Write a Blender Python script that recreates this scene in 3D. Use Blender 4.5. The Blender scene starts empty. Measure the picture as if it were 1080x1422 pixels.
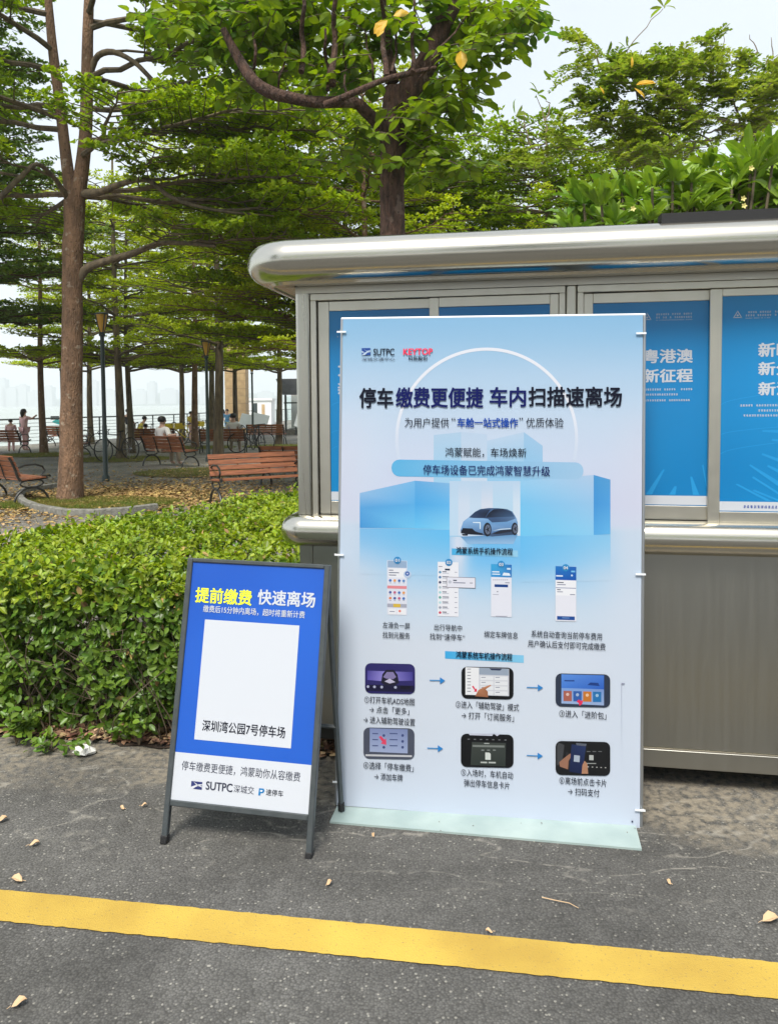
import bpy, math, random
import numpy as np
from math import radians as rad, sin, cos, pi
from mathutils import Matrix, Vector

scene = bpy.context.scene
col = scene.collection
random.seed(7)

# ------------------------------------------------------------------ camera, world, sun, exposure
FOC, EYE, PITCH, ROLL = 1080.0, 1.65, rad(3.0), rad(-0.45)
CY = 559.3 + FOC * math.tan(PITCH)
cam_d = bpy.data.cameras.new('camera')
cam = bpy.data.objects.new('camera', cam_d)
col.objects.link(cam)
cam_d.sensor_fit = 'VERTICAL'
cam_d.sensor_height = 36.0
cam_d.lens = 36.0 * FOC / 1422.0
cam_d.shift_y = (CY - 711.0) / 1422.0
cam_d.clip_start = 0.05
cam_d.clip_end = 12000
CAMR = Matrix.Rotation(pi / 2 - PITCH, 3, 'X') @ Matrix.Rotation(ROLL, 3, 'Z')
cam.matrix_world = Matrix.Translation((0, 0, EYE)) @ CAMR.to_4x4()
scene.camera = cam
scene.render.resolution_x, scene.render.resolution_y = 777, 1024

scene.view_settings.view_transform = 'Standard'
scene.view_settings.look = 'None'
scene.view_settings.gamma = 1
scene.view_settings.use_curve_mapping = False
scene.view_settings.exposure = 0.80
scene.cycles.use_denoising = True
scene.cycles.max_bounces = 8
scene.cycles.diffuse_bounces = 4
scene.cycles.glossy_bounces = 3
scene.cycles.transmission_bounces = 5
scene.cycles.transparent_max_bounces = 8
scene.cycles.volume_bounces = 1

SUN_DIR = Vector((-0.16, -0.52, 0.84)).normalized()      # towards the sun
world = bpy.data.worlds.new('World')
scene.world = world
world.use_nodes = True
wn, wl = world.node_tree.nodes, world.node_tree.links
bg = wn['Background']
sky = wn.new('ShaderNodeTexSky')
sky.sky_type = 'NISHITA'
sky.sun_disc = False
sky.sun_elevation = math.asin(SUN_DIR.z)
sky.sun_rotation = math.atan2(SUN_DIR.x, SUN_DIR.y)
sky.dust_density = 3.0
veil = wn.new('ShaderNodeMixRGB')                          # thin bright overcast over the clear sky
veil.inputs['Fac'].default_value = 0.80
veil.inputs['Color2'].default_value = (5.6, 6.05, 6.65, 1)
tcw = wn.new('ShaderNodeTexCoord')
cl = wn.new('ShaderNodeTexNoise')
cl.inputs['Scale'].default_value = 2.2
cl.inputs['Detail'].default_value = 4
cr = wn.new('ShaderNodeMapRange')
cr.inputs[1].default_value, cr.inputs[2].default_value = 0.3, 0.7
cr.inputs[3].default_value, cr.inputs[4].default_value = 0.68, 0.92
wl.new(tcw.outputs['Generated'], cl.inputs['Vector'])
wl.new(cl.outputs['Fac'], cr.inputs[0])
wl.new(cr.outputs[0], veil.inputs['Fac'])
wl.new(sky.outputs[0], veil.inputs['Color1'])
wl.new(veil.outputs[0], bg.inputs['Color'])
bg.inputs['Strength'].default_value = 0.10

sun_d = bpy.data.lights.new('sun', 'SUN')
sun_d.energy = 3.1
sun_d.angle = rad(20)
sun_d.color = (1.0, 0.95, 0.86)
sun = bpy.data.objects.new('sun', sun_d)
col.objects.link(sun)
sun.rotation_euler = SUN_DIR.to_track_quat('Z', 'Y').to_euler()


# ------------------------------------------------------------------ survey: photo point -> point in the place
def ray(u, v):
    return CAMR @ Vector(((u - 540) / FOC, -(v - CY) / FOC, -1.0))


def G(u, v, z=0.0):
    d = ray(u, v)
    t = (z - EYE) / d.z
    return Vector((d.x * t, d.y * t, z))


def A(u, v, y):
    d = ray(u, v)
    t = y / d.y
    return Vector((d.x * t, y, EYE + d.z * t))


def lin(c):
    c = c / 255.0
    return c / 12.92 if c <= 0.04045 else ((c + 0.055) / 1.055) ** 2.4


def RGB(r, g, b):
    return (lin(r), lin(g), lin(b), 1.0)


# ------------------------------------------------------------------ materials
def mat(name, color=(0.5, 0.5, 0.5), rough=0.5, metal=0.0, spec=0.5, color2=None, nscale=8.0, ndetail=6.0,
        lo=0.35, hi=0.65, bump=0.0, bscale=60.0, stretch=None, coat=0.0, island=0.0, trans=0.0, attr=None, emit=None,
        coords='Object'):
    m = bpy.data.materials.new(name)
    m.use_nodes = True
    n, l = m.node_tree.nodes, m.node_tree.links
    b = n['Principled BSDF']
    b.inputs['Roughness'].default_value = rough
    b.inputs['Metallic'].default_value = metal
    b.inputs['Specular IOR Level'].default_value = spec
    if coat:
        b.inputs['Coat Weight'].default_value = coat
        b.inputs['Coat Roughness'].default_value = 0.12
    out = None
    c1 = tuple(color[:3]) + (1,)
    b.inputs['Base Color'].default_value = c1
    tc = n.new('ShaderNodeTexCoord')
    mp = n.new('ShaderNodeMapping')
    l.new(tc.outputs[coords], mp.inputs['Vector'])
    if stretch:
        mp.inputs['Scale'].default_value = stretch
    if attr:
        a = n.new('ShaderNodeVertexColor')
        a.layer_name = attr
        out = a.outputs['Color']
    if color2 is not None:
        nz = n.new('ShaderNodeTexNoise')
        nz.inputs['Scale'].default_value = nscale
        nz.inputs['Detail'].default_value = ndetail
        l.new(mp.outputs[0], nz.inputs['Vector'])
        mr = n.new('ShaderNodeMapRange')
        mr.inputs[1].default_value, mr.inputs[2].default_value = lo, hi
        l.new(nz.outputs['Fac'], mr.inputs[0])
        mx = n.new('ShaderNodeMixRGB')
        mx.inputs['Color1'].default_value = c1
        mx.inputs['Color2'].default_value = tuple(color2[:3]) + (1,)
        l.new(mr.outputs[0], mx.inputs['Fac'])
        out = mx.outputs[0]
    if island:
        g = n.new('ShaderNodeNewGeometry')
        hs = n.new('ShaderNodeHueSaturation')
        m1 = n.new('ShaderNodeMapRange')
        m1.inputs[3].default_value, m1.inputs[4].default_value = 1 - island, 1 + island
        l.new(g.outputs['Random Per Island'], m1.inputs[0])
        l.new(m1.outputs[0], hs.inputs['Value'])
        m2 = n.new('ShaderNodeMath')
        m2.operation = 'MULTIPLY'
        m2.inputs[1].default_value = 7.31
        fr = n.new('ShaderNodeMath')
        fr.operation = 'FRACT'
        l.new(g.outputs['Random Per Island'], m2.inputs[0])
        l.new(m2.outputs[0], fr.inputs[0])
        m3 = n.new('ShaderNodeMapRange')
        m3.inputs[3].default_value, m3.inputs[4].default_value = 0.482, 0.512
        l.new(fr.outputs[0], m3.inputs[0])
        l.new(m3.outputs[0], hs.inputs['Hue'])
        if out:
            l.new(out, hs.inputs['Color'])
        else:
            hs.inputs['Color'].default_value = c1
        out = hs.outputs[0]
    if out:
        l.new(out, b.inputs['Base Color'])
    if bump:
        nb = n.new('ShaderNodeTexNoise')
        nb.inputs['Scale'].default_value = bscale
        nb.inputs['Detail'].default_value = 5
        l.new(mp.outputs[0], nb.inputs['Vector'])
        bp = n.new('ShaderNodeBump')
        bp.inputs['Strength'].default_value = bump
        bp.inputs['Distance'].default_value = 0.02
        l.new(nb.outputs['Fac'], bp.inputs['Height'])
        l.new(bp.outputs[0], b.inputs['Normal'])
    if emit:
        b.inputs['Emission Color'].default_value = tuple(emit[:3]) + (1,)
        b.inputs['Emission Strength'].default_value = emit[3]
    if trans:
        o = n['Material Output']
        tr = n.new('ShaderNodeBsdfTranslucent')
        ms = n.new('ShaderNodeMixShader')
        ms.inputs[0].default_value = trans
        g2 = n.new('ShaderNodeHueSaturation')
        g2.inputs['Value'].default_value = 1.25
        g2.inputs['Saturation'].default_value = 1.1
        if out:
            l.new(out, g2.inputs['Color'])
        else:
            g2.inputs['Color'].default_value = c1
        l.new(g2.outputs[0], tr.inputs['Color'])
        l.new(b.outputs[0], ms.inputs[1])
        l.new(tr.outputs[0], ms.inputs[2])
        l.new(ms.outputs[0], o.inputs['Surface'])
    return m


def steel(name, color, rough, streak=(1, 1, 60), vary=0.1, amount=0.35, bmp=.12):
    """brushed stainless steel: fine streaks in roughness and tone"""
    m = mat(name, color, rough, metal=1.0)
    n, l = m.node_tree.nodes, m.node_tree.links
    b = n['Principled BSDF']
    tc, mp = n.new('ShaderNodeTexCoord'), n.new('ShaderNodeMapping')
    mp.inputs['Scale'].default_value = streak
    nz = n.new('ShaderNodeTexNoise')
    nz.inputs['Scale'].default_value = 6
    nz.inputs['Detail'].default_value = 8
    l.new(tc.outputs['Object'], mp.inputs['Vector'])
    l.new(mp.outputs[0], nz.inputs['Vector'])
    mr = n.new('ShaderNodeMapRange')
    mr.inputs[1].default_value, mr.inputs[2].default_value = 0.3, 0.7
    mr.inputs[3].default_value, mr.inputs[4].default_value = rough * (1 - amount), rough * (1 + amount)
    l.new(nz.outputs['Fac'], mr.inputs[0])
    l.new(mr.outputs[0], b.inputs['Roughness'])
    mx = n.new('ShaderNodeMixRGB')
    mx.inputs['Color1'].default_value = tuple(c * (1 - vary) for c in color) + (1,)
    mx.inputs['Color2'].default_value = tuple(min(1, c * (1 + vary)) for c in color) + (1,)
    n2 = n.new('ShaderNodeTexNoise')
    n2.inputs['Scale'].default_value = 1.7
    n2.inputs['Detail'].default_value = 5
    l.new(tc.outputs['Object'], n2.inputs['Vector'])
    ad = n.new('ShaderNodeMath')
    ad.operation = 'MULTIPLY_ADD'
    ad.inputs[1].default_value = 0.5
    l.new(nz.outputs['Fac'], ad.inputs[0])
    h = n.new('ShaderNodeMath')
    h.operation = 'MULTIPLY'
    h.inputs[1].default_value = 0.5
    l.new(n2.outputs['Fac'], h.inputs[0])
    l.new(h.outputs[0], ad.inputs[2])
    l.new(ad.outputs[0], mx.inputs['Fac'])
    l.new(mx.outputs[0], b.inputs['Base Color'])
    bp = n.new('ShaderNodeBump')
    bp.inputs['Strength'].default_value = bmp
    bp.inputs['Distance'].default_value = 0.002
    l.new(nz.outputs['Fac'], bp.inputs['Height'])
    l.new(bp.outputs[0], b.inputs['Normal'])
    return m


M = {}
M['steel_panel'] = steel('brushed_steel_panel', (0.385, 0.38, 0.35), 0.37, (9, 9, .4), 0.012, 0.08, .0)
M['steel_roof'] = steel('polished_steel_fascia', (0.62, 0.59, 0.51), 0.21, (1, 60, 60), 0.03, .2, .05)
M['steel_frame'] = steel('steel_window_frame', (0.64, 0.61, 0.53), 0.38, (3, 3, 3), 0.04, .1, .02)
M['steel_post'] = steel('steel_corner_post', (0.55, 0.53, 0.46), 0.30, (20, 20, .6), 0.02, .12, .0)
M['dark_gap'] = mat('dark_matte', (0.05, 0.048, 0.042), 0.9)  # even dark tone for the gap under the floor and the roof sheet
M['rubber'] = mat('black_rubber', (0.012, 0.012, 0.013), 0.55)
M['black_frame'] = mat('powder_coated_dark_grey', (0.045, 0.055, 0.06), 0.42, color2=(0.06, 0.07, 0.075), nscale=30)
M['iron'] = mat('black_cast_iron', (0.012, 0.014, 0.014), 0.4, color2=(0.03, 0.03, 0.028), nscale=12, bump=0.1)
M['wood'] = mat('red_brown_slat_wood', (0.34, 0.125, 0.055), 0.5, color2=(0.19, 0.07, 0.036), nscale=5, stretch=(1, 9, 9), bump=0.15, bscale=20)
M['lamp_pole'] = mat('dark_green_pole_paint', (0.022, 0.04, 0.036), 0.45, color2=(0.035, 0.055, 0.05), nscale=3)
M['amber'] = mat('amber_lamp_glass', (0.72, 0.42, 0.08), 0.25, trans=0.25)
M['rail'] = mat('grey_rail_paint', (0.10, 0.12, 0.12), 0.4)
M['wire'] = mat('steel_rail_wire', (0.35, 0.38, 0.38), 0.35, metal=0.6)
M['white_sheet'] = mat('white_painted_board', (0.78, 0.8, 0.78), 0.5)
M['clip'] = mat('white_plastic_clip', (0.75, 0.78, 0.8), 0.35)
M['base_plate'] = mat('pale_enamelled_base', RGB(168, 184, 180), 0.35, color2=RGB(148, 166, 164), nscale=5, coat=0.3)
M['alu'] = mat('aluminium_pole', (0.48, 0.5, 0.52), 0.35, metal=0.9)
M['stone'] = mat('kerb_granite', (0.25, 0.245, 0.22), 0.85, color2=(0.15, 0.148, 0.13), nscale=14, bump=0.5, bscale=40)
M['concrete'] = mat('rough_concrete', (0.24, 0.225, 0.19), 0.9, color2=(0.13, 0.12, 0.10), nscale=9, bump=0.6)
M['soil'] = mat('dark_soil', (0.075, 0.045, 0.028), 0.95, color2=(0.03, 0.02, 0.014), nscale=22, bump=0.9, bscale=50)
def bark_mat(name, c1, c2, lichen, scale=3.5):
    m = mat(name, c1, 0.92, color2=c2, nscale=scale, ndetail=9, stretch=(3, 3, 0.9), bump=1.0, bscale=16, lo=.3, hi=.7)
    n, l = m.node_tree.nodes, m.node_tree.links
    b = n['Principled BSDF']
    src = b.inputs['Base Color'].links[0].from_socket
    tc = n.new('ShaderNodeTexCoord')
    for sc, a_, b__, colr in ((7.0, .60, .66, lichen), (26.0, .60, .68, tuple(x * .35 for x in c2))):
        nz = n.new('ShaderNodeTexNoise')
        nz.inputs['Scale'].default_value = sc
        nz.inputs['Detail'].default_value = 8
        l.new(tc.outputs['Object'], nz.inputs['Vector'])
        mr = n.new('ShaderNodeMapRange')
        mr.inputs[1].default_value, mr.inputs[2].default_value = a_, b__
        mr.inputs[4].default_value = .65
        l.new(nz.outputs['Fac'], mr.inputs[0])
        mx = n.new('ShaderNodeMixRGB')
        mx.inputs[2].default_value = tuple(colr) + (1,)
        l.new(mr.outputs[0], mx.inputs[0])
        l.new(src, mx.inputs[1])
        src = mx.outputs[0]
    l.new(src, b.inputs['Base Color'])
    n['Bump'].inputs['Distance'].default_value = .05
    return m


M['bark'] = bark_mat('warm_brown_bark', (0.29, 0.17, 0.10), (0.14, 0.085, 0.052), (.40, .33, .25))
M['bark_grey'] = mat('grey_brown_bark', (0.17, 0.13, 0.08), 0.9, color2=(0.08, 0.063, 0.043), nscale=4, stretch=(3, 3, 0.8), bump=0.8, bscale=14)
M['bark_dark'] = bark_mat('dark_flaky_bark', (0.13, 0.07, 0.048), (0.04, 0.024, 0.018), (.20, .14, .11), 8)
M['twig'] = mat('hedge_twig', (0.13, 0.10, 0.065), 0.85)
M['pale_twig'] = mat('pale_bare_twig', (0.22, 0.18, 0.12), 0.8)
M['leaf_terminalia'] = mat('small_terminalia_leaf', (0.29, 0.40, 0.035), 0.5, color2=(0.19, 0.29, 0.028), nscale=0.5, ndetail=2, island=0.35, trans=0.5, spec=0.25)
M['leaf_terminalia_b'] = mat('yellow_green_terminalia_leaf', (0.44, 0.52, 0.04), 0.5, color2=(0.31, 0.41, 0.03), nscale=0.5, ndetail=2, island=0.32, trans=0.5, spec=0.25)
M['leaf_dark'] = mat('deep_green_small_leaf', (0.17, 0.27, 0.035), 0.5, color2=(0.10, 0.17, 0.025), nscale=0.6, ndetail=2, island=0.35, trans=0.28, spec=0.25)
M['leaf_big'] = mat('broad_bright_leaf', (0.25, 0.36, 0.03), 0.38, color2=(0.10, 0.19, 0.028), nscale=1.6, ndetail=3, island=0.4, trans=0.45, spec=0.4)
M['leaf_hedge'] = mat('glossy_hedge_leaf', (0.15, 0.255, 0.026), 0.36, color2=(0.085, 0.165, 0.022), nscale=2.2, ndetail=3, island=0.42, trans=0.28, spec=0.45)
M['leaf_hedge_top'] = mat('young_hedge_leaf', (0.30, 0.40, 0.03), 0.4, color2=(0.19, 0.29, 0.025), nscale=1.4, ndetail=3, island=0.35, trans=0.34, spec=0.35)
M['leaf_plumeria'] = mat('long_glossy_leaf', (0.28, 0.42, 0.05), 0.34, color2=(0.16, 0.29, 0.04), nscale=2.0, island=0.3, trans=0.3, spec=0.45)
M['leaf_feather'] = mat('feathery_leaf', (0.34, 0.42, 0.06), 0.5, color2=(0.18, 0.27, 0.04), nscale=1.5, ndetail=3, island=0.4, trans=0.42, spec=0.25)
M['leaf_yellow'] = mat('yellowed_leaf', (0.70, 0.47, 0.03), 0.45, island=0.2, trans=0.3)
M['leaf_dry'] = mat('dry_fallen_leaf', (0.30, 0.19, 0.075), 0.75, color2=(0.42, 0.30, 0.10), nscale=3, island=0.45)
M['leaf_dry_pale'] = mat('pale_dry_leaf', (0.55, 0.40, 0.22), 0.7, island=0.2)
M['leaf_litter'] = mat('brown_leaf_litter', (0.20, 0.10, 0.06), 0.8, color2=(0.32, 0.2, 0.12), nscale=9, island=0.5)
M['grass'] = mat('short_grass_blade', (0.13, 0.19, 0.03), 0.6, color2=(0.22, 0.20, 0.05), nscale=1.5, island=0.35, trans=0.25, spec=0.2)
M['petal'] = mat('cream_yellow_petal', (0.8, 0.7, 0.25), 0.5, trans=0.2)
M['paper'] = mat('white_crumpled_tissue', (0.75, 0.74, 0.70), 0.8)
M['skin'] = mat('skin', (0.52, 0.32, 0.24), 0.55)
M['hair'] = mat('black_hair', (0.012, 0.010, 0.010), 0.5)
M['c_white'] = mat('white_cotton', (0.74, 0.72, 0.70), 0.8)
M['c_pink'] = mat('pale_pink_cotton', (0.72, 0.46, 0.46), 0.8)
M['c_black'] = mat('black_cloth', (0.02, 0.02, 0.022), 0.8)
M['c_yellow'] = mat('yellow_cloth', (0.75, 0.60, 0.10), 0.8)
M['c_khaki'] = mat('khaki_cloth', (0.35, 0.28, 0.2), 0.8)
M['teal'] = mat('teal_canvas', (0.05, 0.42, 0.42), 0.7)
M['c_blue'] = mat('blue_canvas', (0.12, 0.3, 0.5), 0.7)
M['tyre'] = mat('tyre_rubber', (0.015, 0.015, 0.016), 0.7)
M['spoke'] = mat('spoke_metal', (0.4, 0.4, 0.4), 0.3, metal=0.8)
M['bike_black'] = mat('black_bike_paint', (0.015, 0.015, 0.018), 0.3)
M['bike_yellow'] = mat('yellow_bike_paint', (0.72, 0.55, 0.03), 0.35)
M['sandstone'] = mat('beige_stone_cladding', (0.52, 0.37, 0.20), 0.8, color2=(0.42, 0.29, 0.16), nscale=5)
M['roof_grey'] = mat('grey_ribbed_roof', (0.15, 0.155, 0.165), 0.5, color2=(0.11, 0.115, 0.125), nscale=3)
M['dark_metal'] = mat('dark_window_metal', (0.04, 0.055, 0.055), 0.4)
M['far_building'] = mat('far_building_facade', (0.30, 0.32, 0.34), 0.8)
M['far_hill'] = mat('far_shore_hill', (0.06, 0.09, 0.07), 0.9)
M['seawall'] = mat('seawall_concrete', (0.22, 0.21, 0.19), 0.9)


def poster_mat(name, c, c2):
    m = mat(name, c, 0.32, color2=c2, nscale=1.2, ndetail=1, coat=0.25)
    return m


M['poster_blue'] = poster_mat('poster_blue_print', RGB(0, 116, 178), RGB(2, 130, 192))
M['print_light'] = mat('print_light_blue', RGB(28, 140, 202), 0.4)
M['print_white'] = mat('print_white', RGB(189, 194, 203), 0.45)
M['print_dark'] = mat('print_ink', RGB(10, 15, 34), 0.6, spec=0.15)
M['print_navy'] = mat('print_navy', RGB(10, 20, 84), 0.6, spec=0.15)
M['print_blue'] = mat('print_mid_blue', RGB(14, 62, 150), 0.6, spec=0.15)
M['print_red'] = mat('print_red', RGB(222, 24, 70), 0.5)
M['print_yellow'] = mat('print_yellow', RGB(228, 240, 50), 0.5)
M['print_grey'] = mat('print_grey', RGB(56, 60, 76), 0.6, spec=0.15)
M['print_art'] = mat('printed_vinyl', attr='ink', rough=0.42, spec=0.3, bump=0.12, bscale=3.5)
M['sign_blue'] = mat('sign_blue_print', RGB(12, 76, 174), 0.38, color2=RGB(20, 86, 186), nscale=1.5, ndetail=1, coat=0.15)


def glass_mat():
    m = bpy.data.materials.new('window_glass')
    m.use_nodes = True
    n, l = m.node_tree.nodes, m.node_tree.links
    n.remove(n['Principled BSDF'])
    g, t, mx = n.new('ShaderNodeBsdfGlossy'), n.new('ShaderNodeBsdfTransparent'), n.new('ShaderNodeMixShader')
    g.inputs['Roughness'].default_value = 0.03
    t.inputs['Color'].default_value = (0.92, 0.96, 0.95, 1)
    fr = n.new('ShaderNodeFresnel')
    fr.inputs['IOR'].default_value = 1.45
    l.new(fr.outputs[0], mx.inputs[0])
    l.new(t.outputs[0], mx.inputs[1])
    l.new(g.outputs[0], mx.inputs[2])
    l.new(mx.outputs[0], n['Material Output'].inputs['Surface'])
    return m


M['glass'] = glass_mat()


def asphalt_mat(name, base, light, plaza=False):
    m = bpy.data.materials.new(name)
    m.use_nodes = True
    n, l = m.node_tree.nodes, m.node_tree.links
    b = n['Principled BSDF']
    b.inputs['Roughness'].default_value = 0.88
    b.inputs['Specular IOR Level'].default_value = 0.3
    tc = n.new('ShaderNodeTexCoord')

    def noise(scale, detail=5, dist=0.0):
        z = n.new('ShaderNodeTexNoise')
        z.inputs['Scale'].default_value = scale
        z.inputs['Detail'].default_value = detail
        z.inputs['Distortion'].default_value = dist
        l.new(tc.outputs['Object'], z.inputs['Vector'])
        return z.outputs['Fac']

    def ramp(src, a, c, lo=0.0, hi=1.0):
        r = n.new('ShaderNodeMapRange')
        r.inputs[1].default_value, r.inputs[2].default_value = a, c
        r.inputs[3].default_value, r.inputs[4].default_value = lo, hi
        l.new(src, r.inputs[0])
        return r.outputs[0]

    def mix(f, c1, c2, typ='MIX'):
        x = n.new('ShaderNodeMixRGB')
        x.blend_type = typ
        if isinstance(f, float):
            x.inputs[0].default_value = f
        else:
            l.new(f, x.inputs[0])
        for k, c in ((1, c1), (2, c2)):
            if isinstance(c, tuple):
                x.inputs[k].default_value = c + (1,)
            else:
                l.new(c, x.inputs[k])
        return x.outputs[0]
    vo = n.new('ShaderNodeTexVoronoi')
    vo.inputs['Scale'].default_value = 130 if not plaza else 30
    l.new(tc.outputs['Object'], vo.inputs['Vector'])
    sep = n.new('ShaderNodeSeparateColor')
    l.new(vo.outputs['Color'], sep.inputs[0])
    stone = ramp(sep.outputs[0], 0.0, 1.0)
    c = mix(stone, tuple(x * 0.84 for x in base), tuple(x * 1.22 for x in base))
    bright = ramp(sep.outputs[1], 0.955, 0.98)
    c = mix(bright, c, light)
    gaps = ramp(vo.outputs['Distance'], 0.35, 0.75)
    c = mix(gaps, c, tuple(x * 0.62 for x in base))
    big = ramp(noise(0.9, 6, 0.6), 0.38, 0.66, 0.8, 1.28)
    bc = n.new('ShaderNodeCombineColor')
    for k in range(3):
        l.new(big, bc.inputs[k])
    c = mix(1.0, c, bc.outputs[0], 'MULTIPLY')
    fine = ramp(noise(14, 5), 0.3, 0.7, 0.85, 1.15)
    bc = n.new('ShaderNodeCombineColor')
    for k in range(3):
        l.new(fine, bc.inputs[k])
    c = mix(1.0, c, bc.outputs[0], 'MULTIPLY')
    if not plaza:
        # old oil and water stains, damp patches
        c = mix(ramp(noise(1.9, 7, 1.2), 0.60, 0.72, 0, 0.45), c, tuple(x * 0.45 for x in base))
        # dusty worn band along the kiosk and hedge (y about 3.1 to 3.6), broken up by noise
        sx = n.new('ShaderNodeSeparateXYZ')
        l.new(tc.outputs['Object'], sx.inputs[0])
        ma = n.new('ShaderNodeMath')
        ma.operation = 'MULTIPLY_ADD'
        ma.inputs[1].default_value = 0.1702 / 0.9854
        l.new(sx.outputs['X'], ma.inputs[0])
        l.new(sx.outputs['Y'], ma.inputs[2])           # y + 0.173 x : distance line parallel to the kiosk
        nz = noise(2.6, 6, 0.8)
        mb = n.new('ShaderNodeMath')
        mb.operation = 'MULTIPLY_ADD'
        mb.inputs[1].default_value = 0.75
        l.new(nz, mb.inputs[0])
        l.new(ma.outputs[0], mb.inputs[2])
        dust = ramp(mb.outputs[0], 3.36, 3.60)
        dust2 = ramp(noise(30, 4), 0.35, 0.6)
        mm = n.new('ShaderNodeMath')
        mm.operation = 'MULTIPLY'
        l.new(dust, mm.inputs[0])
        l.new(dust2, mm.inputs[1])
        m4 = n.new('ShaderNodeMath')
        m4.operation = 'MULTIPLY'
        m4.inputs[1].default_value = 0.8
        l.new(mm.outputs[0], m4.inputs[0])
        c = mix(m4.outputs[0], c, (0.27, 0.235, 0.18))
        # pale powdery trails of dust
        w = n.new('ShaderNodeTexNoise')
        w.inputs['Scale'].default_value = 1.6
        w.inputs['Detail'].default_value = 2
        mpp = n.new('ShaderNodeMapping')
        mpp.inputs['Scale'].default_value = (1, 2.6, 1)
        l.new(tc.outputs['Object'], mpp.inputs['Vector'])
        l.new(mpp.outputs[0], w.inputs['Vector'])
        rr = n.new('ShaderNodeValToRGB')
        e = rr.color_ramp.elements
        e[0].position, e[0].color = 0.485, (0, 0, 0, 1)
        e[1].position, e[1].color = 0.515, (0, 0, 0, 1)
        k = rr.color_ramp.elements.new(0.5)
        k.color = (1, 1, 1, 1)
        l.new(w.outputs['Fac'], rr.inputs[0])
        near = ramp(ma.outputs[0], 2.5, 2.8)
        m5 = n.new('ShaderNodeMath')
        m5.operation = 'MULTIPLY'
        l.new(rr.outputs[0], m5.inputs[0])
        l.new(near, m5.inputs[1])
        m6 = n.new('ShaderNodeMath')
        m6.operation = 'MULTIPLY'
        l.new(m5.outputs[0], m6.inputs[0])
        l.new(ramp(noise(24, 5), 0.42, 0.62, 0, 0.7), m6.inputs[1])
        c = mix(m6.outputs[0], c, (0.32, 0.30, 0.26))
    l.new(c, b.inputs['Base Color'])
    bp = n.new('ShaderNodeBump')
    bp.inputs['Strength'].default_value = 0.35 if not plaza else 0.4
    bp.inputs['Distance'].default_value = 0.006
    hh = n.new('ShaderNodeMath')
    hh.operation = 'MULTIPLY_ADD'
    hh.inputs[1].default_value = -1.0
    l.new(vo.outputs['Distance'], hh.inputs[0])
    l.new(noise(160, 3), hh.inputs[2])
    l.new(hh.outputs[0], bp.inputs['Height'])
    l.new(bp.outputs[0], b.inputs['Normal'])
    return m


M['asphalt'] = asphalt_mat('road_asphalt', (0.108, 0.105, 0.098), (0.26, 0.25, 0.22))
M['plaza'] = asphalt_mat('plaza_paving', (0.25, 0.235, 0.21), (0.34, 0.32, 0.28), plaza=True)


def yellow_line_mat():
    m = mat('yellow_road_paint', RGB(198, 168, 72), 0.85, color2=RGB(174, 143, 60), nscale=2.5, bump=0.25, bscale=220)
    n, l = m.node_tree.nodes, m.node_tree.links
    b = n['Principled BSDF']
    src = b.inputs['Base Color'].links[0].from_socket
    tc = n.new('ShaderNodeTexCoord')
    nz = n.new('ShaderNodeTexNoise')
    nz.inputs['Scale'].default_value = 120
    nz.inputs['Detail'].default_value = 6
    l.new(tc.outputs['Object'], nz.inputs['Vector'])
    mr = n.new('ShaderNodeMapRange')
    mr.inputs[1].default_value, mr.inputs[2].default_value = 0.60, 0.72
    mr.inputs[4].default_value = 0.6
    l.new(nz.outputs['Fac'], mr.inputs[0])
    mx = n.new('ShaderNodeMixRGB')
    mx.inputs[2].default_value = (0.16, 0.13, 0.08, 1)
    l.new(mr.outputs[0], mx.inputs[0])
    l.new(src, mx.inputs[1])
    l.new(mx.outputs[0], b.inputs['Base Color'])
    return m


M['line'] = yellow_line_mat()


def water_mat():
    m = mat('grey_green_sea', (0.33, 0.37, 0.31), 0.22, spec=0.5)
    n, l = m.node_tree.nodes, m.node_tree.links
    tc, mp, nz, bp = n.new('ShaderNodeTexCoord'), n.new('ShaderNodeMapping'), n.new('ShaderNodeTexNoise'), n.new('ShaderNodeBump')
    mp.inputs['Scale'].default_value = (0.5, 1.2, 1)
    nz.inputs['Scale'].default_value = 1.2
    nz.inputs['Detail'].default_value = 6
    bp.inputs['Strength'].default_value = 0.5
    bp.inputs['Distance'].default_value = 0.15
    l.new(tc.outputs['Object'], mp.inputs['Vector'])
    l.new(mp.outputs[0], nz.inputs['Vector'])
    l.new(nz.outputs['Fac'], bp.inputs['Height'])
    l.new(bp.outputs[0], n['Principled BSDF'].inputs['Normal'])
    return m


M['water'] = water_mat()


# ------------------------------------------------------------------ object helpers
def link(o, parent=None):
    col.objects.link(o)
    if parent is not None:
        o.parent = parent
    return o


def thing(name, label, cat, loc=(0, 0, 0), rz=0.0, group=None):
    o = bpy.data.objects.new(name, None)
    o.empty_display_size = 0.1
    o.location = loc
    o.rotation_euler = (0, 0, rz)
    o['label'], o['category'] = label, cat
    if group:
        o['group'] = group
    return link(o)


def tag(o, label=None, cat=None, group=None, kind=None):
    for k, v in (('label', label), ('category', cat), ('group', group), ('kind', kind)):
        if v:
            o[k] = v
    return o


def mesh_obj(name, me, parent=None):
    return link(bpy.data.objects.new(name, me), parent)


def copy_tree(src, parent=None):
    c = src.copy()
    col.objects.link(c)
    c.parent = parent
    for ch in list(src.children):
        d = ch.copy()
        col.objects.link(d)
        d.parent = c
        for g in list(ch.children):
            e = g.copy()
            col.objects.link(e)
            e.parent = d
    return c


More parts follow.
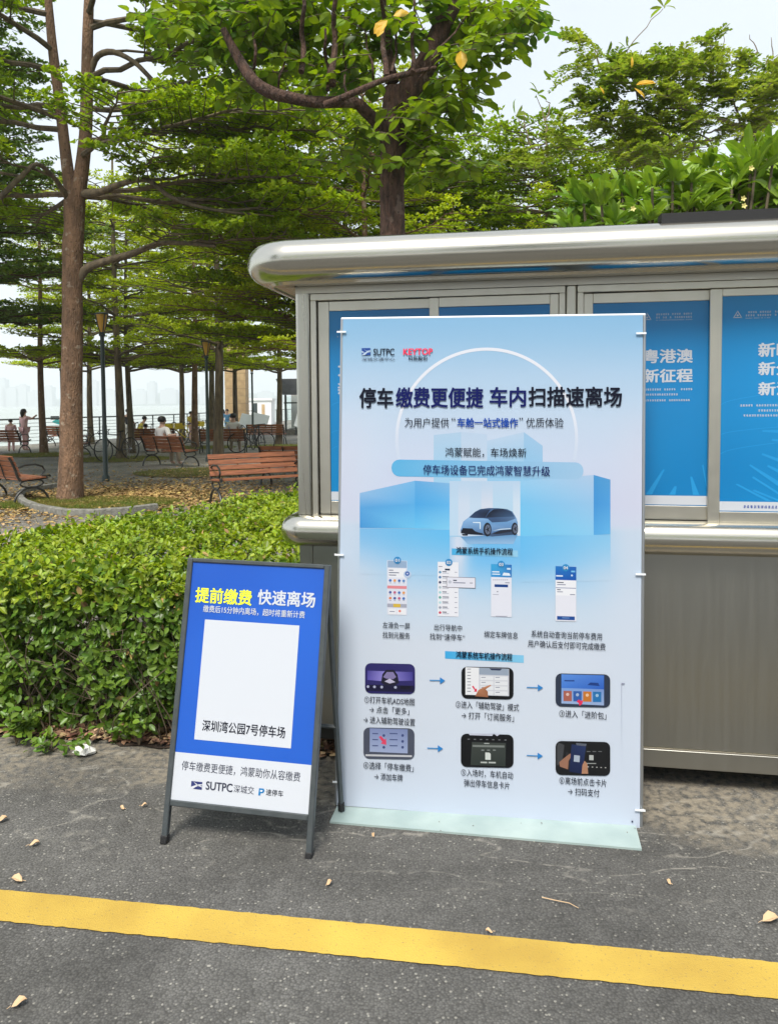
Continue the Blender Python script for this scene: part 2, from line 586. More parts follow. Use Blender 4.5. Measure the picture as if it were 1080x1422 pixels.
class MB:
    """collects simple solids into one mesh"""

    def __init__(self):
        self.v, self.f = [], []

    def add(self, vs, fs):
        k = len(self.v)
        self.v += [tuple(p) for p in vs]
        self.f += [tuple(i + k for i in f) for f in fs]
        return self

    def box(self, x0, x1, y0, y1, z0, z1, mtx=None):
        vs = [Vector((x, y, z)) for x in (x0, x1) for y in (y0, y1) for z in (z0, z1)]
        if mtx is not None:
            vs = [mtx @ p for p in vs]
        return self.add(vs, [(0, 1, 3, 2), (4, 6, 7, 5), (0, 4, 5, 1), (2, 3, 7, 6), (0, 2, 6, 4), (1, 5, 7, 3)])

    def bbox(self, x0, x1, y0, y1, z0, z1, b=0.003):
        """box with chamfered vertical+horizontal edges (in profile X-Z, extruded in Y) kept simple"""
        p = [(x0 + b, z0), (x1 - b, z0), (x1, z0 + b), (x1, z1 - b), (x1 - b, z1), (x0 + b, z1), (x0, z1 - b), (x0, z0 + b)]
        q = [(x0 + 2 * b, z0 + b), (x1 - 2 * b, z0 + b), (x1 - b, z0 + 2 * b), (x1 - b, z1 - 2 * b), (x1 - 2 * b, z1 - b),
             (x0 + 2 * b, z1 - b), (x0 + b, z1 - 2 * b), (x0 + b, z0 + 2 * b)]
        vs = [(a, y0, c) for a, c in q] + [(a, y0 + b, c) for a, c in p] + [(a, y1, c) for a, c in p]
        fs = [tuple(range(8))] + [tuple(range(23, 15, -1))]
        for r in (0, 8):
            for i in range(8):
                j = (i + 1) % 8
                fs.append((r + i, r + 8 + i, r + 8 + j, r + j))
        return self.add(vs, fs)

    def tube(self, pts, rads, n=8, cap=True, flat=None):
        pts = [Vector(p) for p in pts]
        if not hasattr(rads, '__len__'):
            rads = [rads] * len(pts)
        t0 = (pts[1] - pts[0]).normalized()
        up = Vector((0, 0, 1)) if abs(t0.z) < 0.9 else Vector((1, 0, 0))
        a = t0.cross(up).normalized()
        rings = []
        for i, p in enumerate(pts):
            t = (pts[min(i + 1, len(pts) - 1)] - pts[max(i - 1, 0)]).normalized()
            a = (a - t * a.dot(t)).normalized()
            b = t.cross(a)
            r = rads[i]
            fb = 1.0 if flat is None else flat
            rings.append([p + (a * cos(2 * pi * k / n) + b * sin(2 * pi * k / n) * fb) * r for k in range(n)])
        fs = []
        for i in range(len(pts) - 1):
            for k in range(n):
                j = (k + 1) % n
                fs.append((i * n + k, i * n + j, (i + 1) * n + j, (i + 1) * n + k))
        if cap:
            fs.append(tuple(range(n - 1, -1, -1)))
            fs.append(tuple(range((len(pts) - 1) * n, len(pts) * n)))
        return self.add([q for r in rings for q in r], fs)

    def lathe(self, prof, n=16, c=(0, 0, 0)):
        vs, fs = [], []
        for r, z in prof:
            vs += [(c[0] + r * cos(2 * pi * k / n), c[1] + r * sin(2 * pi * k / n), c[2] + z) for k in range(n)]
        for i in range(len(prof) - 1):
            for k in range(n):
                j = (k + 1) % n
                fs.append((i * n + k, i * n + j, (i + 1) * n + j, (i + 1) * n + k))
        fs.append(tuple(range(n - 1, -1, -1)))
        fs.append(tuple(range((len(prof) - 1) * n, len(prof) * n)))
        return self.add(vs, fs)

    def mesh(self, name, m, smooth=False):
        me = bpy.data.meshes.new(name)
        me.from_pydata(self.v, [], self.f)
        me.materials.append(m)
        if smooth:
            me.polygons.foreach_set('use_smooth', [True] * len(me.polygons))
            try:
                me.set_sharp_from_angle(angle=rad(50))
            except Exception:
                pass
        me.update()
        return me

    def build(self, name, m, parent=None, smooth=False):
        return mesh_obj(name, self.mesh(name, m, smooth), parent)


# ------------------------------------------------------------------ leaf helpers (numpy)
T_DIAMOND = (np.array([[0, 0, 0], [-.3, .55, .1], [0, 1, 0], [.3, .55, .1]]), [[0, 2, 1], [0, 3, 2]])
T_OVAL = (np.array([[0, 0, 0], [-.22, .3, .07], [-.24, .66, .06], [0, 1, -.06], [.24, .66, .06], [.22, .3, .07]]),
          [[0, 3, 2, 1], [0, 5, 4, 3]])
T_WIDE = (np.array([[0, 0, 0], [-.26, .28, .07], [-.33, .62, .05], [-.16, .9, -.02], [0, 1.04, -.1], [.16, .9, -.02], [.33, .62, .05],
                    [.26, .28, .07], [0, .5, 0]]),
          [[0, 8, 2, 1], [8, 4, 3, 2], [0, 7, 6, 8], [8, 6, 5, 4]])
T_LONG = (np.array([[0, 0, 0], [-.07, .2, .03], [-.125, .5, .06], [-.1, .8, .03], [0, 1, -.12], [.1, .8, .03], [.125, .5, .06],
                    [.07, .2, .03], [0, .5, .03], [0, .8, -.02]]),
          [[0, 8, 2, 1], [8, 9, 3, 2], [9, 4, 3], [0, 7, 6, 8], [8, 6, 5, 9], [9, 5, 4]])
T_BLADE = (np.array([[-.06, 0, 0], [.06, 0, 0], [0, 1, .15]]), [[0, 1, 2]])


def frames(d, n):
    """rows: side, dir, normal from dir (N,3) and approximate normal (N,3)"""
    d = d / np.linalg.norm(d, axis=1, keepdims=True)
    s = np.cross(d, n)
    s /= np.linalg.norm(s, axis=1, keepdims=True) + 1e-9
    z = np.cross(s, d)
    return np.stack([s, d, z], 1)


def leaves_mesh(name, tpl, pos, R, size, m):
    tv, tf = tpl
    N, K = len(pos), len(tv)
    V = pos[:, None, :] + np.einsum('kj,nji->nki', tv, R) * size[:, None, None]
    V = V.reshape(-1, 3)
    loops, starts, tot, s = [], [], [], 0
    per = sum(len(f) for f in tf)
    base = np.concatenate([np.array(f) for f in tf])
    loops = (base[None, :] + (np.arange(N) * K)[:, None]).ravel()
    st = np.cumsum([0] + [len(f) for f in tf])[:-1]
    starts = (st[None, :] + (np.arange(N) * per)[:, None]).ravel()
    me = bpy.data.meshes.new(name)
    me.vertices.add(len(V))
    me.vertices.foreach_set('co', V.ravel())
    me.loops.add(len(loops))
    me.loops.foreach_set('vertex_index', loops.astype(np.int32))
    me.polygons.add(len(starts))
    me.polygons.foreach_set('loop_start', starts.astype(np.int32))
    me.update(calc_edges=True)
    me.materials.append(m)
    return me


def rosettes(rng, centers, axes, per, size, spread=1.0, jit=0.0):
    """per leaves around each centre, fanning out from axis"""
    N = len(centers)
    c = np.repeat(centers, per, 0)
    ax = np.repeat(axes, per, 0)
    r = rng.normal(size=(N * per, 3))
    r -= ax * (r * ax).sum(1, keepdims=True)
    r /= np.linalg.norm(r, axis=1, keepdims=True) + 1e-9
    d = ax * rng.uniform(0.15, 0.9, (N * per, 1)) + r * spread
    nrm = ax + 0.5 * rng.normal(size=(N * per, 3)) * 0.5
    R = frames(d, nrm)
    s = size * rng.uniform(0.65, 1.2, N * per)
    if jit:
        c = c + rng.normal(size=c.shape) * jit
    return c, R, s


# ------------------------------------------------------------------ haze over the bay (one closed box round everything)
hz = MB().box(-2600, 2600, -200, 3600, -4.0, 260).mesh('haze', mat('haze_air', (1, 1, 1)))
hm = hz.materials[0]
nn = hm.node_tree.nodes
nn.remove(nn['Principled BSDF'])
pv = nn.new('ShaderNodeVolumePrincipled')
pv.inputs['Color'].default_value = (0.93, 0.97, 1.0, 1)
pv.inputs['Density'].default_value = 0.0005
pv.inputs['Anisotropy'].default_value = 0.2
hm.node_tree.links.new(pv.outputs[0], nn['Material Output'].inputs['Volume'])
tag(mesh_obj('haze', hz), 'thin pale sea haze over the bay and far shore', None, None, 'stuff')

# ------------------------------------------------------------------ ground, road, water
shore = [(-46, -80), (-30, 2), (-21, 20), (-16.6, 29.5), (-15.2, 33.5), (-13.6, 38), (-12.4, 44), (-11.9, 54), (-10.6, 68), (-9, 90), (-4, 140)]
g = MB()
vs = [(x, y, 0) for x, y in shore] + [(x, y, -3) for x, y in shore] + [(200, 140, 0), (200, -80, 0)]
n_ = len(shore)
fs = [tuple([n_ * 2 + 1, n_ * 2] + list(range(n_ - 1, -1, -1)))] + [(i, i + 1, n_ + i + 1, n_ + i) for i in range(n_ - 1)]
g.add(vs, fs)
tag(g.build('plaza_ground', M['plaza']), kind='structure')
O = Vector((1.054, 3.228, 0))                       # kiosk face, a point at its foot
YAW = rad(-9.8)
UX = Vector((cos(YAW), sin(YAW), 0))
UY = Vector((-sin(YAW), cos(YAW), 0))


def K(x, y, z=0.0):
    return O + UX * x + UY * y + Vector((0, 0, z))


r = MB()
edge = [K(-30 + i * 0.5, 0.14 + 0.035 * sin(i * 1.9) + 0.02 * sin(i * 5.3)) for i in range(57)] + [K(-1.4, 0.2), K(-1.3, 3.0), K(30, 3.0)]
vs = [(p.x, p.y, 0.004) for p in edge] + [tuple(K(30, -30, 0.004)), tuple(K(-30, -30, 0.004))]
r.add(vs, [tuple(reversed(range(len(vs))))])
tag(r.build('road', M['asphalt']), kind='structure')
y0 = MB()
a, b_, c_, d_ = Vector((-1.3348, 2.563, 0)), Vector((1.1247, 2.190, 0)), Vector((1.059, 2.059, 0)), Vector((-1.2556, 2.404, 0))
dr = (b_ - a).normalized()
nr = Vector((dr.y, -dr.x, 0))
lineL, lineR = a - dr * 12, a + dr * 16
rngl = np.random.default_rng(3)
N = 1400
top, bot = [], []
for i in range(N + 1):
    p = lineL.lerp(lineR, i / N)
    top.append(p + nr * (rngl.normal() * 0.0011))
    bot.append(p + nr * (0.148 + rngl.normal() * 0.0013))
y0.add([(p.x, p.y, 0.008) for p in top] + [(p.x, p.y, 0.008) for p in bot], [(i + N + 1, i + N + 2, i + 1, i) for i in range(N)])
tag(y0.build('road_marking', M['line']), kind='structure')
tag(MB().add([(-2500, -190, -2.2), (2500, -190, -2.2), (2500, 3500, -2.2), (-2500, 3500, -2.2)], [(0, 1, 2, 3)]).build('water', M['water']), kind='structure')
# soil bed under the hedge
hedge_poly = [(-4.2, 3.95), (-3.2, 3.9), (-2.39, 4.73), (-1.78, 5.62), (-.83, 7.02), (.25, 8.3), (.12, 5.6), (-.47, 3.52), (-1.83, 3.72), (-3.2, 3.9)]
sb = MB()
front = [K(-4.2 + i * 0.1, 0.06 + 0.03 * sin(i * 0.9) + 0.02 * sin(i * 2.7)) for i in range(28)]
back = [(.12, 5.6), (.25, 8.5), (-.95, 7.2), (-1.9, 5.75), (-2.5, 4.85), (-3.3, 4.2)]
vs = [(p.x, p.y, 0.012) for p in front] + [(x, y, 0.012) for x, y in back]
sb.add(vs, [tuple(range(len(vs)))])
tag(sb.build('planting_soil', M['soil']), kind='structure')

# far shore: hills and towers across the bay
hill = MB()
rng = np.random.default_rng(5)
xs = np.linspace(-2400, 2400, 161)
hh = 12 + 26 * np.abs(np.sin(xs * .0031 + 1)) + 14 * np.abs(np.sin(xs * .0083)) + rng.uniform(0, 5, 161)
vs = [(x, 3020 + 60 * sin(x * .002), -2.3) for x in xs] + [(x, 3080 + 60 * sin(x * .002), h * .6) for x, h in zip(xs, hh)] + [(x, 3260, h) for x, h in zip(xs, hh)] + [(x, 3480, -2.3) for x in xs]
k = len(xs)
hill.add(vs, [(i + r * k, i + 1 + r * k, i + 1 + (r + 1) * k, i + (r + 1) * k) for r in range(3) for i in range(k - 1)])
tag(hill.build('far_shore_hills', M['far_hill'], smooth=True), kind='structure')
towers = [(-1480, 105, 40), (-1440, 70, 55), (-1400, 80, 38), (-1345, 58, 60), (-1300, 75, 36), (-1235, 118, 30), (-1180, 72, 50), (-1130, 95, 34),
          (-1075, 60, 60), (-1010, 66, 40), (-950, 58, 50), (-905, 88, 30), (-840, 60, 60), (-770, 52, 44), (-700, 70, 36), (-640, 50, 60), (-560, 58, 40), (-470, 48, 60)]
_w = {105: 'tall', 118: 'tallest'}
TOWER_LABELS = ['faint blue tower block on the far hazy shore across the bay' for q in towers]
for i, (x, h, w) in enumerate(towers):
    t = thing('distant_tower', '', 'building', (x, 2990, -2.2), 0, 'distant towers across the bay')
    MB().box(-w / 2, w / 2, -18, 18, 0, h).build('tower_body', M['far_building'], t)
    MB().box(-w / 4, w / 4, -10, 10, h + .05, h + 6).build('roof_block', M['far_building'], t)
    t['label'] = TOWER_LABELS[i]

# ------------------------------------------------------------------ the steel kiosk
kiosk = thing('kiosk', 'stainless steel booth with rounded roof edge and blue posters in its windows', 'kiosk', O, YAW)
W0, W1, DEP = -1.486, 2.6, 1.9
FZ0, FZ1 = 0.1, 1.03
# lower wall: two steel sheets and a skirt
MB().bbox(W0 + .065, 2.55, 0.004, 0.03, .185, 1.05, .002).build('wall_panel', M['steel_panel'], kiosk)
MB().bbox(-1.12, 2.55, 0.0, 0.03, .1, .178, .003).build('skirt_panel', M['steel_panel'], kiosk)
MB().box(-1.42, 2.55, .0, .028, .1785, .184).build('trim_strip', M['steel_frame'], kiosk)
MB().bbox(W0 + .002, W0 + .0635, .006, .05, .185, 1.05, .002).build('wall_panel', M['steel_panel'], kiosk)
MB().box(W0, W0 + .02, .052, DEP, .2, 1.05).build('side_wall', M['steel_panel'], kiosk)
MB().box(W0 + .02, 2.55, DEP - .03, DEP, .2, 2.15).build('rear_wall', M['steel_panel'], kiosk)
MB().box(W0 + .03, 2.5, .06, DEP - .05, .2, .26).build('floor_plate', M['dark_gap'], kiosk)
MB().box(W0 + .03, 2.5, .06, .12, .10, .198).build('floor_beam', M['dark_gap'], kiosk)
for x in (-1.25, .6, 2.2):
    MB().bbox(x - .14, x + .14, .3, .6, .005, .197, .01).build('support_block', M['concrete'], kiosk)


def wall_strip(x0, x1):
    MB().box(x0, x1, 1.2, 1.24, .27, 2.1)


# sill: half round tube
def swept(prof, path, name, m):
    """prof: list of (out, z); path: list of (x, y, nx, ny)"""
    b = MB()
    n = len(prof)
    vs = []
    for (x, y, nx, ny) in path:
        vs += [(x + nx * o, y + ny * o, z) for o, z in prof]
    fs = [(i * n + k, (i + 1) * n + k, (i + 1) * n + k + 1, i * n + k + 1) for i in range(len(path) - 1) for k in range(n - 1)]
    b.add(vs, fs)
    b.f += [tuple(range(n)), tuple(range(len(vs) - 1, len(vs) - n - 1, -1))]
    return b


def corner_path(xl, yf, yb, xr, r, k=10):
    p = [(xl, yb, -1, 0), (xl, yf + r, -1, 0)]
    for i in range(1, k):
        a = pi / 2 * i / k
        p.append((xl + r - r * cos(a), yf + r - r * sin(a), -cos(a), -sin(a)))
    p += [(xl + r, yf, 0, -1), (xr, yf, 0, -1)]
    return p


prof = [(-.02, 1.152)] + [(.062 * sin(t), 1.082 + .068 * cos(t)) for t in np.linspace(0, pi, 13)] + [(-.02, 1.012)]
swept(prof, corner_path(W0 - .022, -.022, DEP, 2.6, .05), 'window_sill', None).build('window_sill', M['steel_roof'], kiosk, smooth=True)
# roof fascia: bull nose section swept round the corner
prof = [(-.14, 2.166), (.0, 2.166), (.004, 2.160), (.012, 2.160), (.02, 2.172)] + \
       [(.03 + .085 * sin(t), 2.257 - .086 * cos(t)) for t in np.linspace(.15, pi - .25, 15)] + [(.03, 2.345), (-.2, 2.349)]
swept(prof, corner_path(-1.58, -.10, DEP + .1, 2.7, .11), 'roof_fascia', None).build('roof_fascia', M['steel_roof'], kiosk, smooth=True)
MB().box(-1.42, 2.6, .08, DEP, 2.351, 2.36).build('roof_sheet', M['dark_gap'], kiosk)
swept([(-.012, 2.3465), (.012, 2.3465), (.012, 2.3545), (-.012, 2.3545)], corner_path(-1.56, -.082, DEP, 2.6, .09), 'g', None).build('roof_gasket', M['rubber'], kiosk)
rs = MB()
rs.box(.04, 2.6, -.135, -.06, 2.353, 2.381)
rs.box(.04, 2.6, -.157, -.136, 2.333, 2.377)
rs.build('roof_cover_strip', M['rubber'], kiosk)
MB().box(-1.485, 2.55, .0, .06, 2.135, 2.165).build('head_rail', M['steel_frame'], kiosk)
# round fronted posts
po = MB()
ang = np.linspace(0, pi, 12)
ring = [(W0 + .032 - .032 * cos(t), .006 - .012 * sin(t)) for t in ang] + [(W0 + .064, .05), (W0, .05)]
kk = len(ring)
po.add([(x, y, z) for z in (1.153, 2.134) for x, y in ring], [(i, (i + 1) % kk, kk + (i + 1) % kk, kk + i) for i in range(kk)])
po.build('corner_post', M['steel_post'], kiosk, smooth=True)
MB().bbox(-.312, -.273, -.004, .05, 1.153, 2.134, .004).build('post', M['steel_post'], kiosk)
MB().bbox(1.0, 1.04, -.004, .05, 1.153, 2.134, .004).build('post', M['steel_post'], kiosk)
# side wall windows
for y_ in (.93, DEP - .07):
    MB().box(W0, W0 + .05, y_, y_ + .05, 1.153, 2.134).build('post', M['steel_post'], kiosk)
for ya, yb in ((.055, .925), (.985, DEP - .075)):
    sf = MB()
    sf.box(W0 + .004, W0 + .03, ya, yb, 1.153, 1.2).box(W0 + .004, W0 + .03, ya, yb, 2.09, 2.134)
    sf.box(W0 + .004, W0 + .03, ya, ya + .035, 1.2, 2.09).box(W0 + .004, W0 + .03, yb - .035, yb, 1.2, 2.09)
    so_ = sf.build('window_frame', M['steel_frame'], kiosk)
    MB().box(W0 + .014, W0 + .018, ya + .035, yb - .035, 1.2, 2.09).build('window_pane', M['glass'], so_)
MB().box(W0, W0 + .05, .052, DEP, 2.135, 2.165).build('head_rail', M['steel_frame'], kiosk)
MB().box(W0 + .021, W0 + .03, .052, DEP, 1.051, 1.152).build('side_wall', M['steel_panel'], kiosk)
MB().box(W0 + .05, 2.5, .1, DEP - .05, 2.14, 2.16).build('ceiling', M['white_sheet'], kiosk)


def print_bars(mb, x0, x1, z, h, rng, y, fill=0.8, pitch=None):
    """a row of tiny unreadable printed characters"""
    p = pitch or h * 1.12
    x = x0
    while x < x1:
        if rng.random() < fill + .1:
            w = p * .82
            for q in range(3):
                zz = z - h / 2 + h * (q + .15) / 3
                a_, b__ = x + w * rng.uniform(0, .25), x + w * rng.uniform(.75, 1)
                mb.add([(a_, y, zz), (b__, y, zz), (b__, y, zz + h * .17), (a_, y, zz + h * .17)], [(0, 1, 2, 3)])
            xx = x + w * rng.uniform(.2, .7)
            mb.add([(xx, y - .0001, z - h / 2), (xx + h * .16, y - .0001, z - h / 2), (xx + h * .16, y - .0001, z + h / 2), (xx, y - .0001, z + h / 2)], [(0, 1, 2, 3)])
        x += p


# ---- text
_tc = bpy.data.curves.new('text_source', 'FONT')
_to = bpy.data.objects.new('text_source', _tc)
col.objects.link(_to)
_tc.resolution_u = 3


def text_mesh(s, offset=0.0):
    _tc.body = s
    _tc.offset = offset
    bpy.context.view_layer.update()
    ev = _to.evaluated_get(bpy.context.evaluated_depsgraph_get())
    me = ev.to_mesh()
    n = len(me.vertices)
    co = np.empty(n * 3)
    me.vertices.foreach_get('co', co)
    faces = [tuple(p.vertices) for p in me.polygons]
    ev.to_mesh_clear()
    return co.reshape(-1, 3), faces


def put_text(name, s, x0, x1, zc, h, y, m, parent, bold=0.0, label=None):
    """s fitted in width x0..x1, centred at height zc with glyph height h, on plane y"""
    co, faces = text_mesh(s)
    if bold:
        # heavier strokes: the outline repeated with small shifts
        n0, c0, f0 = len(co), co, faces
        cs_, fs_ = [], []
        for k, (dx, dy) in enumerate(((0, 0), (1, .3), (-1, -.3), (.3, 1), (-.3, -1), (.8, -.8), (-.8, .8))):
            q = c0.copy()
            q[:, 0] += dx * bold * .8
            q[:, 1] += dy * bold * .6
            q[:, 2] = k * .00002
            cs_.append(q)
            fs_ += [tuple(i + k * n0 for i in f) for f in f0]
        co, faces = np.concatenate(cs_), fs_
    mn, mx = co.min(0), co.max(0)
    v = np.zeros_like(co)
    v[:, 0] = x0 + (co[:, 0] - mn[0]) / (mx[0] - mn[0]) * (x1 - x0)
    v[:, 2] = zc + (co[:, 1] - (mn[1] + mx[1]) / 2) / (mx[1] - mn[1]) * h
    v[:, 1] = y - co[:, 2]
    me = bpy.data.meshes.new(name)
    me.from_pydata(v.tolist(), [], faces)
    me.materials.append(m)
    return mesh_obj(name, me, parent)


# ---- windows: outer frames, sashes, glass, posters
def window(x0, x1, zc0, zc1, sashes, m=M['steel_frame']):
    """outer frame ring and sliding sashes; sashes: (xa, xb, ydepth, proud)"""
    t = .026
    f = MB()
    f.bbox(x0, x1, -.002, .045, zc1 - .0, 2.133, .002)
    f.bbox(x0, x0 + t, -.002, .045, zc0, zc1, .002)
    f.bbox(x1 - t, x1, -.002, .045, zc0, zc1, .002)
    f.bbox(x0, x1, -.012, .045, 1.150, zc0, .002)
    wf = f.build('window_frame', m, kiosk)
    return wf


def sash(xa, xb, z0, z1, y, st, parent_name='sash', left=.035, right=.035, bottom=.06, top=.035):
    s = MB()
    s.bbox(xa, xa + left, y, y + .02, z0, z1, .002)
    s.bbox(xb - right, xb, y, y + .02, z0, z1, .002)
    s.bbox(xa + left, xb - right, y + .001, y + .02, z0, z0 + bottom, .002)
    s.bbox(xa + left, xb - right, y + .001, y + .02, z1 - top, z1, .002)
    so = s.build('sash', M['steel_frame'], kiosk)
    MB().box(xa + left, xb - right, y + .008, y + .012, z0 + bottom, z1 - top).build('window_pane', M['glass'], so)
    return so, (xa + left, xb - right, z0 + bottom, z1 - top, y + .005)


def logo_tri(mb, cx, cz, s, y):
    for k in range(3):
        a0 = pi / 2 + k * 2 * pi / 3
        a1 = a0 + 2 * pi / 3
        p, q = Vector((cos(a0), 0, sin(a0))) * s, Vector((cos(a1), 0, sin(a1))) * s
        pts = [p, q, q * .62 + p * .08, p * .62 + q * .08]
        mb.add([(cx + v.x, y, cz + v.z) for v in pts], [(0, 1, 2, 3)])
    n = 10
    mb.add([(cx + s * .2 * cos(2 * pi * i / n), y, cz + s * .2 * sin(2 * pi * i / n)) for i in range(n)], [tuple(range(n))])


def poster(b, seed, kind):
    x0, x1, z0, z1, y = b
    rng = np.random.default_rng(seed)
    p = MB().box(x0 + .0005, x1 - .0005, y, y + .002, z0 + .0005, z1 - .0005).build('poster', M['poster_blue'], kiosk)
    ys = y - .0006
    w = MB().add([(x0, ys, z0 + .004), (x1, ys, z0 + .004), (x1, ys, z0 + .042), (x0, ys, z0 + .042)], [(0, 1, 2, 3)])
    w.build('poster_footer', M['print_white'], p)
    # rays of paler blue spreading from the lower left and long thin arcs
    ry = MB()
    for i in range(9):
        a0 = rad(8 + i * 9.5)
        cx, cz = x0 - .12, z0 + .28
        r0, r1, wd = .16 + .04 * i % .1 + .1, .62, .006
        if kind == 'b':
            a0 = rad(-2 - i * 6.5)
            cx, cz = x0 - .1, z0 + .34
        else:
            a0 = rad(-18 - i * 11)
            cx, cz = x1 - .1, z0 + .42
        da = rad(1.5)
        q = []
        for rr, k in ((r0, .5), (r1 * .8, 1.0)):
            q.append((rr, a0 - da * k))
            q.append((rr, a0 + da * k))
        pts = [(cx + q[0][0] * cos(q[0][1]), cz + q[0][0] * sin(q[0][1])), (cx + q[2][0] * cos(q[2][1]), cz + q[2][0] * sin(q[2][1])),
               (cx + q[3][0] * cos(q[3][1]), cz + q[3][0] * sin(q[3][1])), (cx + q[1][0] * cos(q[1][1]), cz + q[1][0] * sin(q[1][1]))]
        pts = [(min(max(a_, x0 + .001), x1 - .001), min(max(b__, z0 + .045), z1 - .01)) for a_, b__ in pts]
        ry.add([(a_, y - .0004, b__) for a_, b__ in pts], [(0, 1, 2, 3)])
    for j, (za, zb) in enumerate(((.50, .56), (.36, .40), (.27, .33))):
        pp = []
        for i in range(15):
            t = i / 14
            pp.append((x0 + .002 + t * (x1 - x0) * .45, z0 + (z1 - z0) * (za + (zb - za) * t ** .6)))
        for i in range(14):
            (a_, c1), (b__, c2) = pp[i], pp[i + 1]
            ry.add([(a_, y - .0005, c1), (b__, y - .0005, c2), (b__, y - .0005, c2 + .0025), (a_, y - .0005, c1 + .0025)], [(0, 1, 2, 3)])
    tag(ry.build('poster_light_rays', M['print_light'], p), kind='stuff')
    return p, ys


window(-1.418, -.317, 1.150, 2.103, None)
window(-.268, .99, 1.150, 2.103, None)
window(1.045, 2.5, 1.150, 2.103, None)
s1, b1 = sash(-1.388, -.85, 1.152, 2.10, .016, .03, left=.05, top=.042)
s2, b2 = sash(-.888, -.345, 1.152, 2.10, -.004, .03, left=.04, top=.042)
s3, b3 = sash(-.241, .30, 1.152, 2.10, .016, .03, left=.038, top=.042)
s4, b4 = sash(.257, .96, 1.135, 2.10, -.004, .03, left=.047, top=.03, bottom=.058)
s5, b5 = sash(1.07, 1.75, 1.152, 2.10, .016, .03)
s6, b6 = sash(1.72, 2.47, 1.152, 2.10, -.004, .03)


def kx(u, v, off=.012):
    """photo point on the plane of the kiosk windows -> (x, z) on the kiosk"""
    d = ray(u, v)
    b = O + UY * off
    t = (b.x * UY.x + b.y * UY.y) / (d.x * UY.x + d.y * UY.y)
    q = Vector((d.x * t, d.y * t, EYE + d.z * t))
    return (q - O).dot(UX), q.z


def kiosk_text(s, u0, u1, v, hpx, plane, parent, name='poster_lettering', bold=.035, mt='print_white'):
    x0, z = kx(u0, v, plane)
    x1, _ = kx(u1, v, plane)
    h = abs(kx(u0, v - hpx / 2, plane)[1] - kx(u0, v + hpx / 2, plane)[1])
    put_text(name, s, x0, x1, z, h, plane, M[mt], parent, bold)


rg = np.random.default_rng(11)
p1, y1 = poster(b1, 1, 'a')
mb = MB()
x, z = kx(474, 458, y1)
logo_tri(mb, x + .005, z, .02, y1)
print_bars(mb, x - .02, x + .3, z - .03, .006, rg, y1)
mb.build('poster_logo', M['print_white'], p1)
kiosk_text('大湾区', 469, 545, 512, 22, y1, p1)
kiosk_text('新征程', 469, 545, 540, 20, y1, p1)
p2, y2 = poster(b2, 2, 'b')
p3, y3 = poster(b3, 3, 'a')
mb = MB()
x, z = kx(898, 441, y3)
logo_tri(mb, x, z, .02, y3)
for q in (.012, -.001):
    print_bars(mb, x + .035, x + .175, z + q, .008, rg, y3)
print_bars(mb, x + .035, x + .175, z - .012, .004, rg, y3)
for (a_, b__, v) in ((893, 963, 541), (893, 938, 548), (893, 961, 556)):
    xa, zz = kx(a_, v, y3)
    xb, _ = kx(b__, v, y3)
    print_bars(mb, xa - .1, xb, zz, .0085, rg, y3)
tag(mb.build('poster_small_print', M['print_white'], p3), kind='stuff')
kiosk_text('粤港澳', 892.5, 961.5, 495, 19.5, y3, p3)
kiosk_text('新征程', 892.5, 961.5, 522, 19, y3, p3)
mb = MB()
xa, zz = kx(904, 703.5, y3)
xb, _ = kx(956, 703.5, y3)
print_bars(mb, xa - .05, xb, zz, .012, rg, y3 - .0006)
mb.build('poster_footer_print', M['print_blue'], p3)
p4, y4 = poster(b4, 4, 'b')
mb = MB()
x, z = kx(1023.5, 438, y4)
logo_tri(mb, x, z, .02, y4)
for q in (.012, -.001):
    print_bars(mb, x + .03, x + .12, z + q, .008, rg, y4)
print_bars(mb, x + .03, x + .12, z - .012, .004, rg, y4)
for q in (.012, -.001):
    print_bars(mb, x + .14, x + .3, z + q, .008, rg, y4)
for (u0, v) in ((1027, 563), (1052, 570), (1028, 577)):
    xa, zz = kx(u0, v, y4)
    print_bars(mb, xa, min(xa + .42, b4[1] - .04), zz, .009, rg, y4)
tag(mb.build('poster_small_print', M['print_white'], p4), kind='stuff')
kiosk_text('新时代', 1052, 1126, 486, 20, y4, p4)
kiosk_text('新分享', 1052, 1126, 512, 19, y4, p4)
kiosk_text('新活力', 1052, 1126, 540, 19, y4, p4)
mb = MB()
xa, zz = kx(1031, 703.5, y4)
print_bars(mb, xa, xa + .4, zz, .012, rg, y4 - .0006)
mb.build('poster_footer_print', M['print_blue'], p4)
poster(b5, 5, 'a')
poster(b6, 6, 'b')

# ------------------------------------------------------------------ printed panels
class Panel:
    """a leaning flat board: local x right, z up along the board, y to the back"""

    def __init__(self, org, yaw, lean, roll):
        self.R = Matrix.Rotation(yaw, 3, 'Z') @ Matrix.Rotation(-lean, 3, 'X') @ Matrix.Rotation(roll, 3, 'Y')
        self.o = Vector(org)
        self.mw = Matrix.Translation(self.o) @ self.R.to_4x4()

    def at(self, u, v):
        d = ray(u, v)
        nrm = self.R.col[1]
        t = (self.o - Vector((0, 0, EYE))).dot(nrm) / d.dot(nrm)
        q = self.R.transposed() @ (Vector((0, 0, EYE)) + d * t - self.o)
        return q.x, q.z

    def text(self, s, u0, u1, v, hpx, m, parent, bold=.0, name='caption_text', layer=.0012):
        """v: height in the photo of the middle of the line"""
        xa, z = self.at((u0 + u1) / 2, v)
        px = (self.at(u1, v)[0] - self.at(u0, v)[0])
        h = abs(self.at(u0, v - hpx / 2)[1] - self.at(u0, v + hpx / 2)[1])
        return put_text(name, s, xa - px / 2, xa + px / 2, z, h, -layer, M[m], parent, bold)


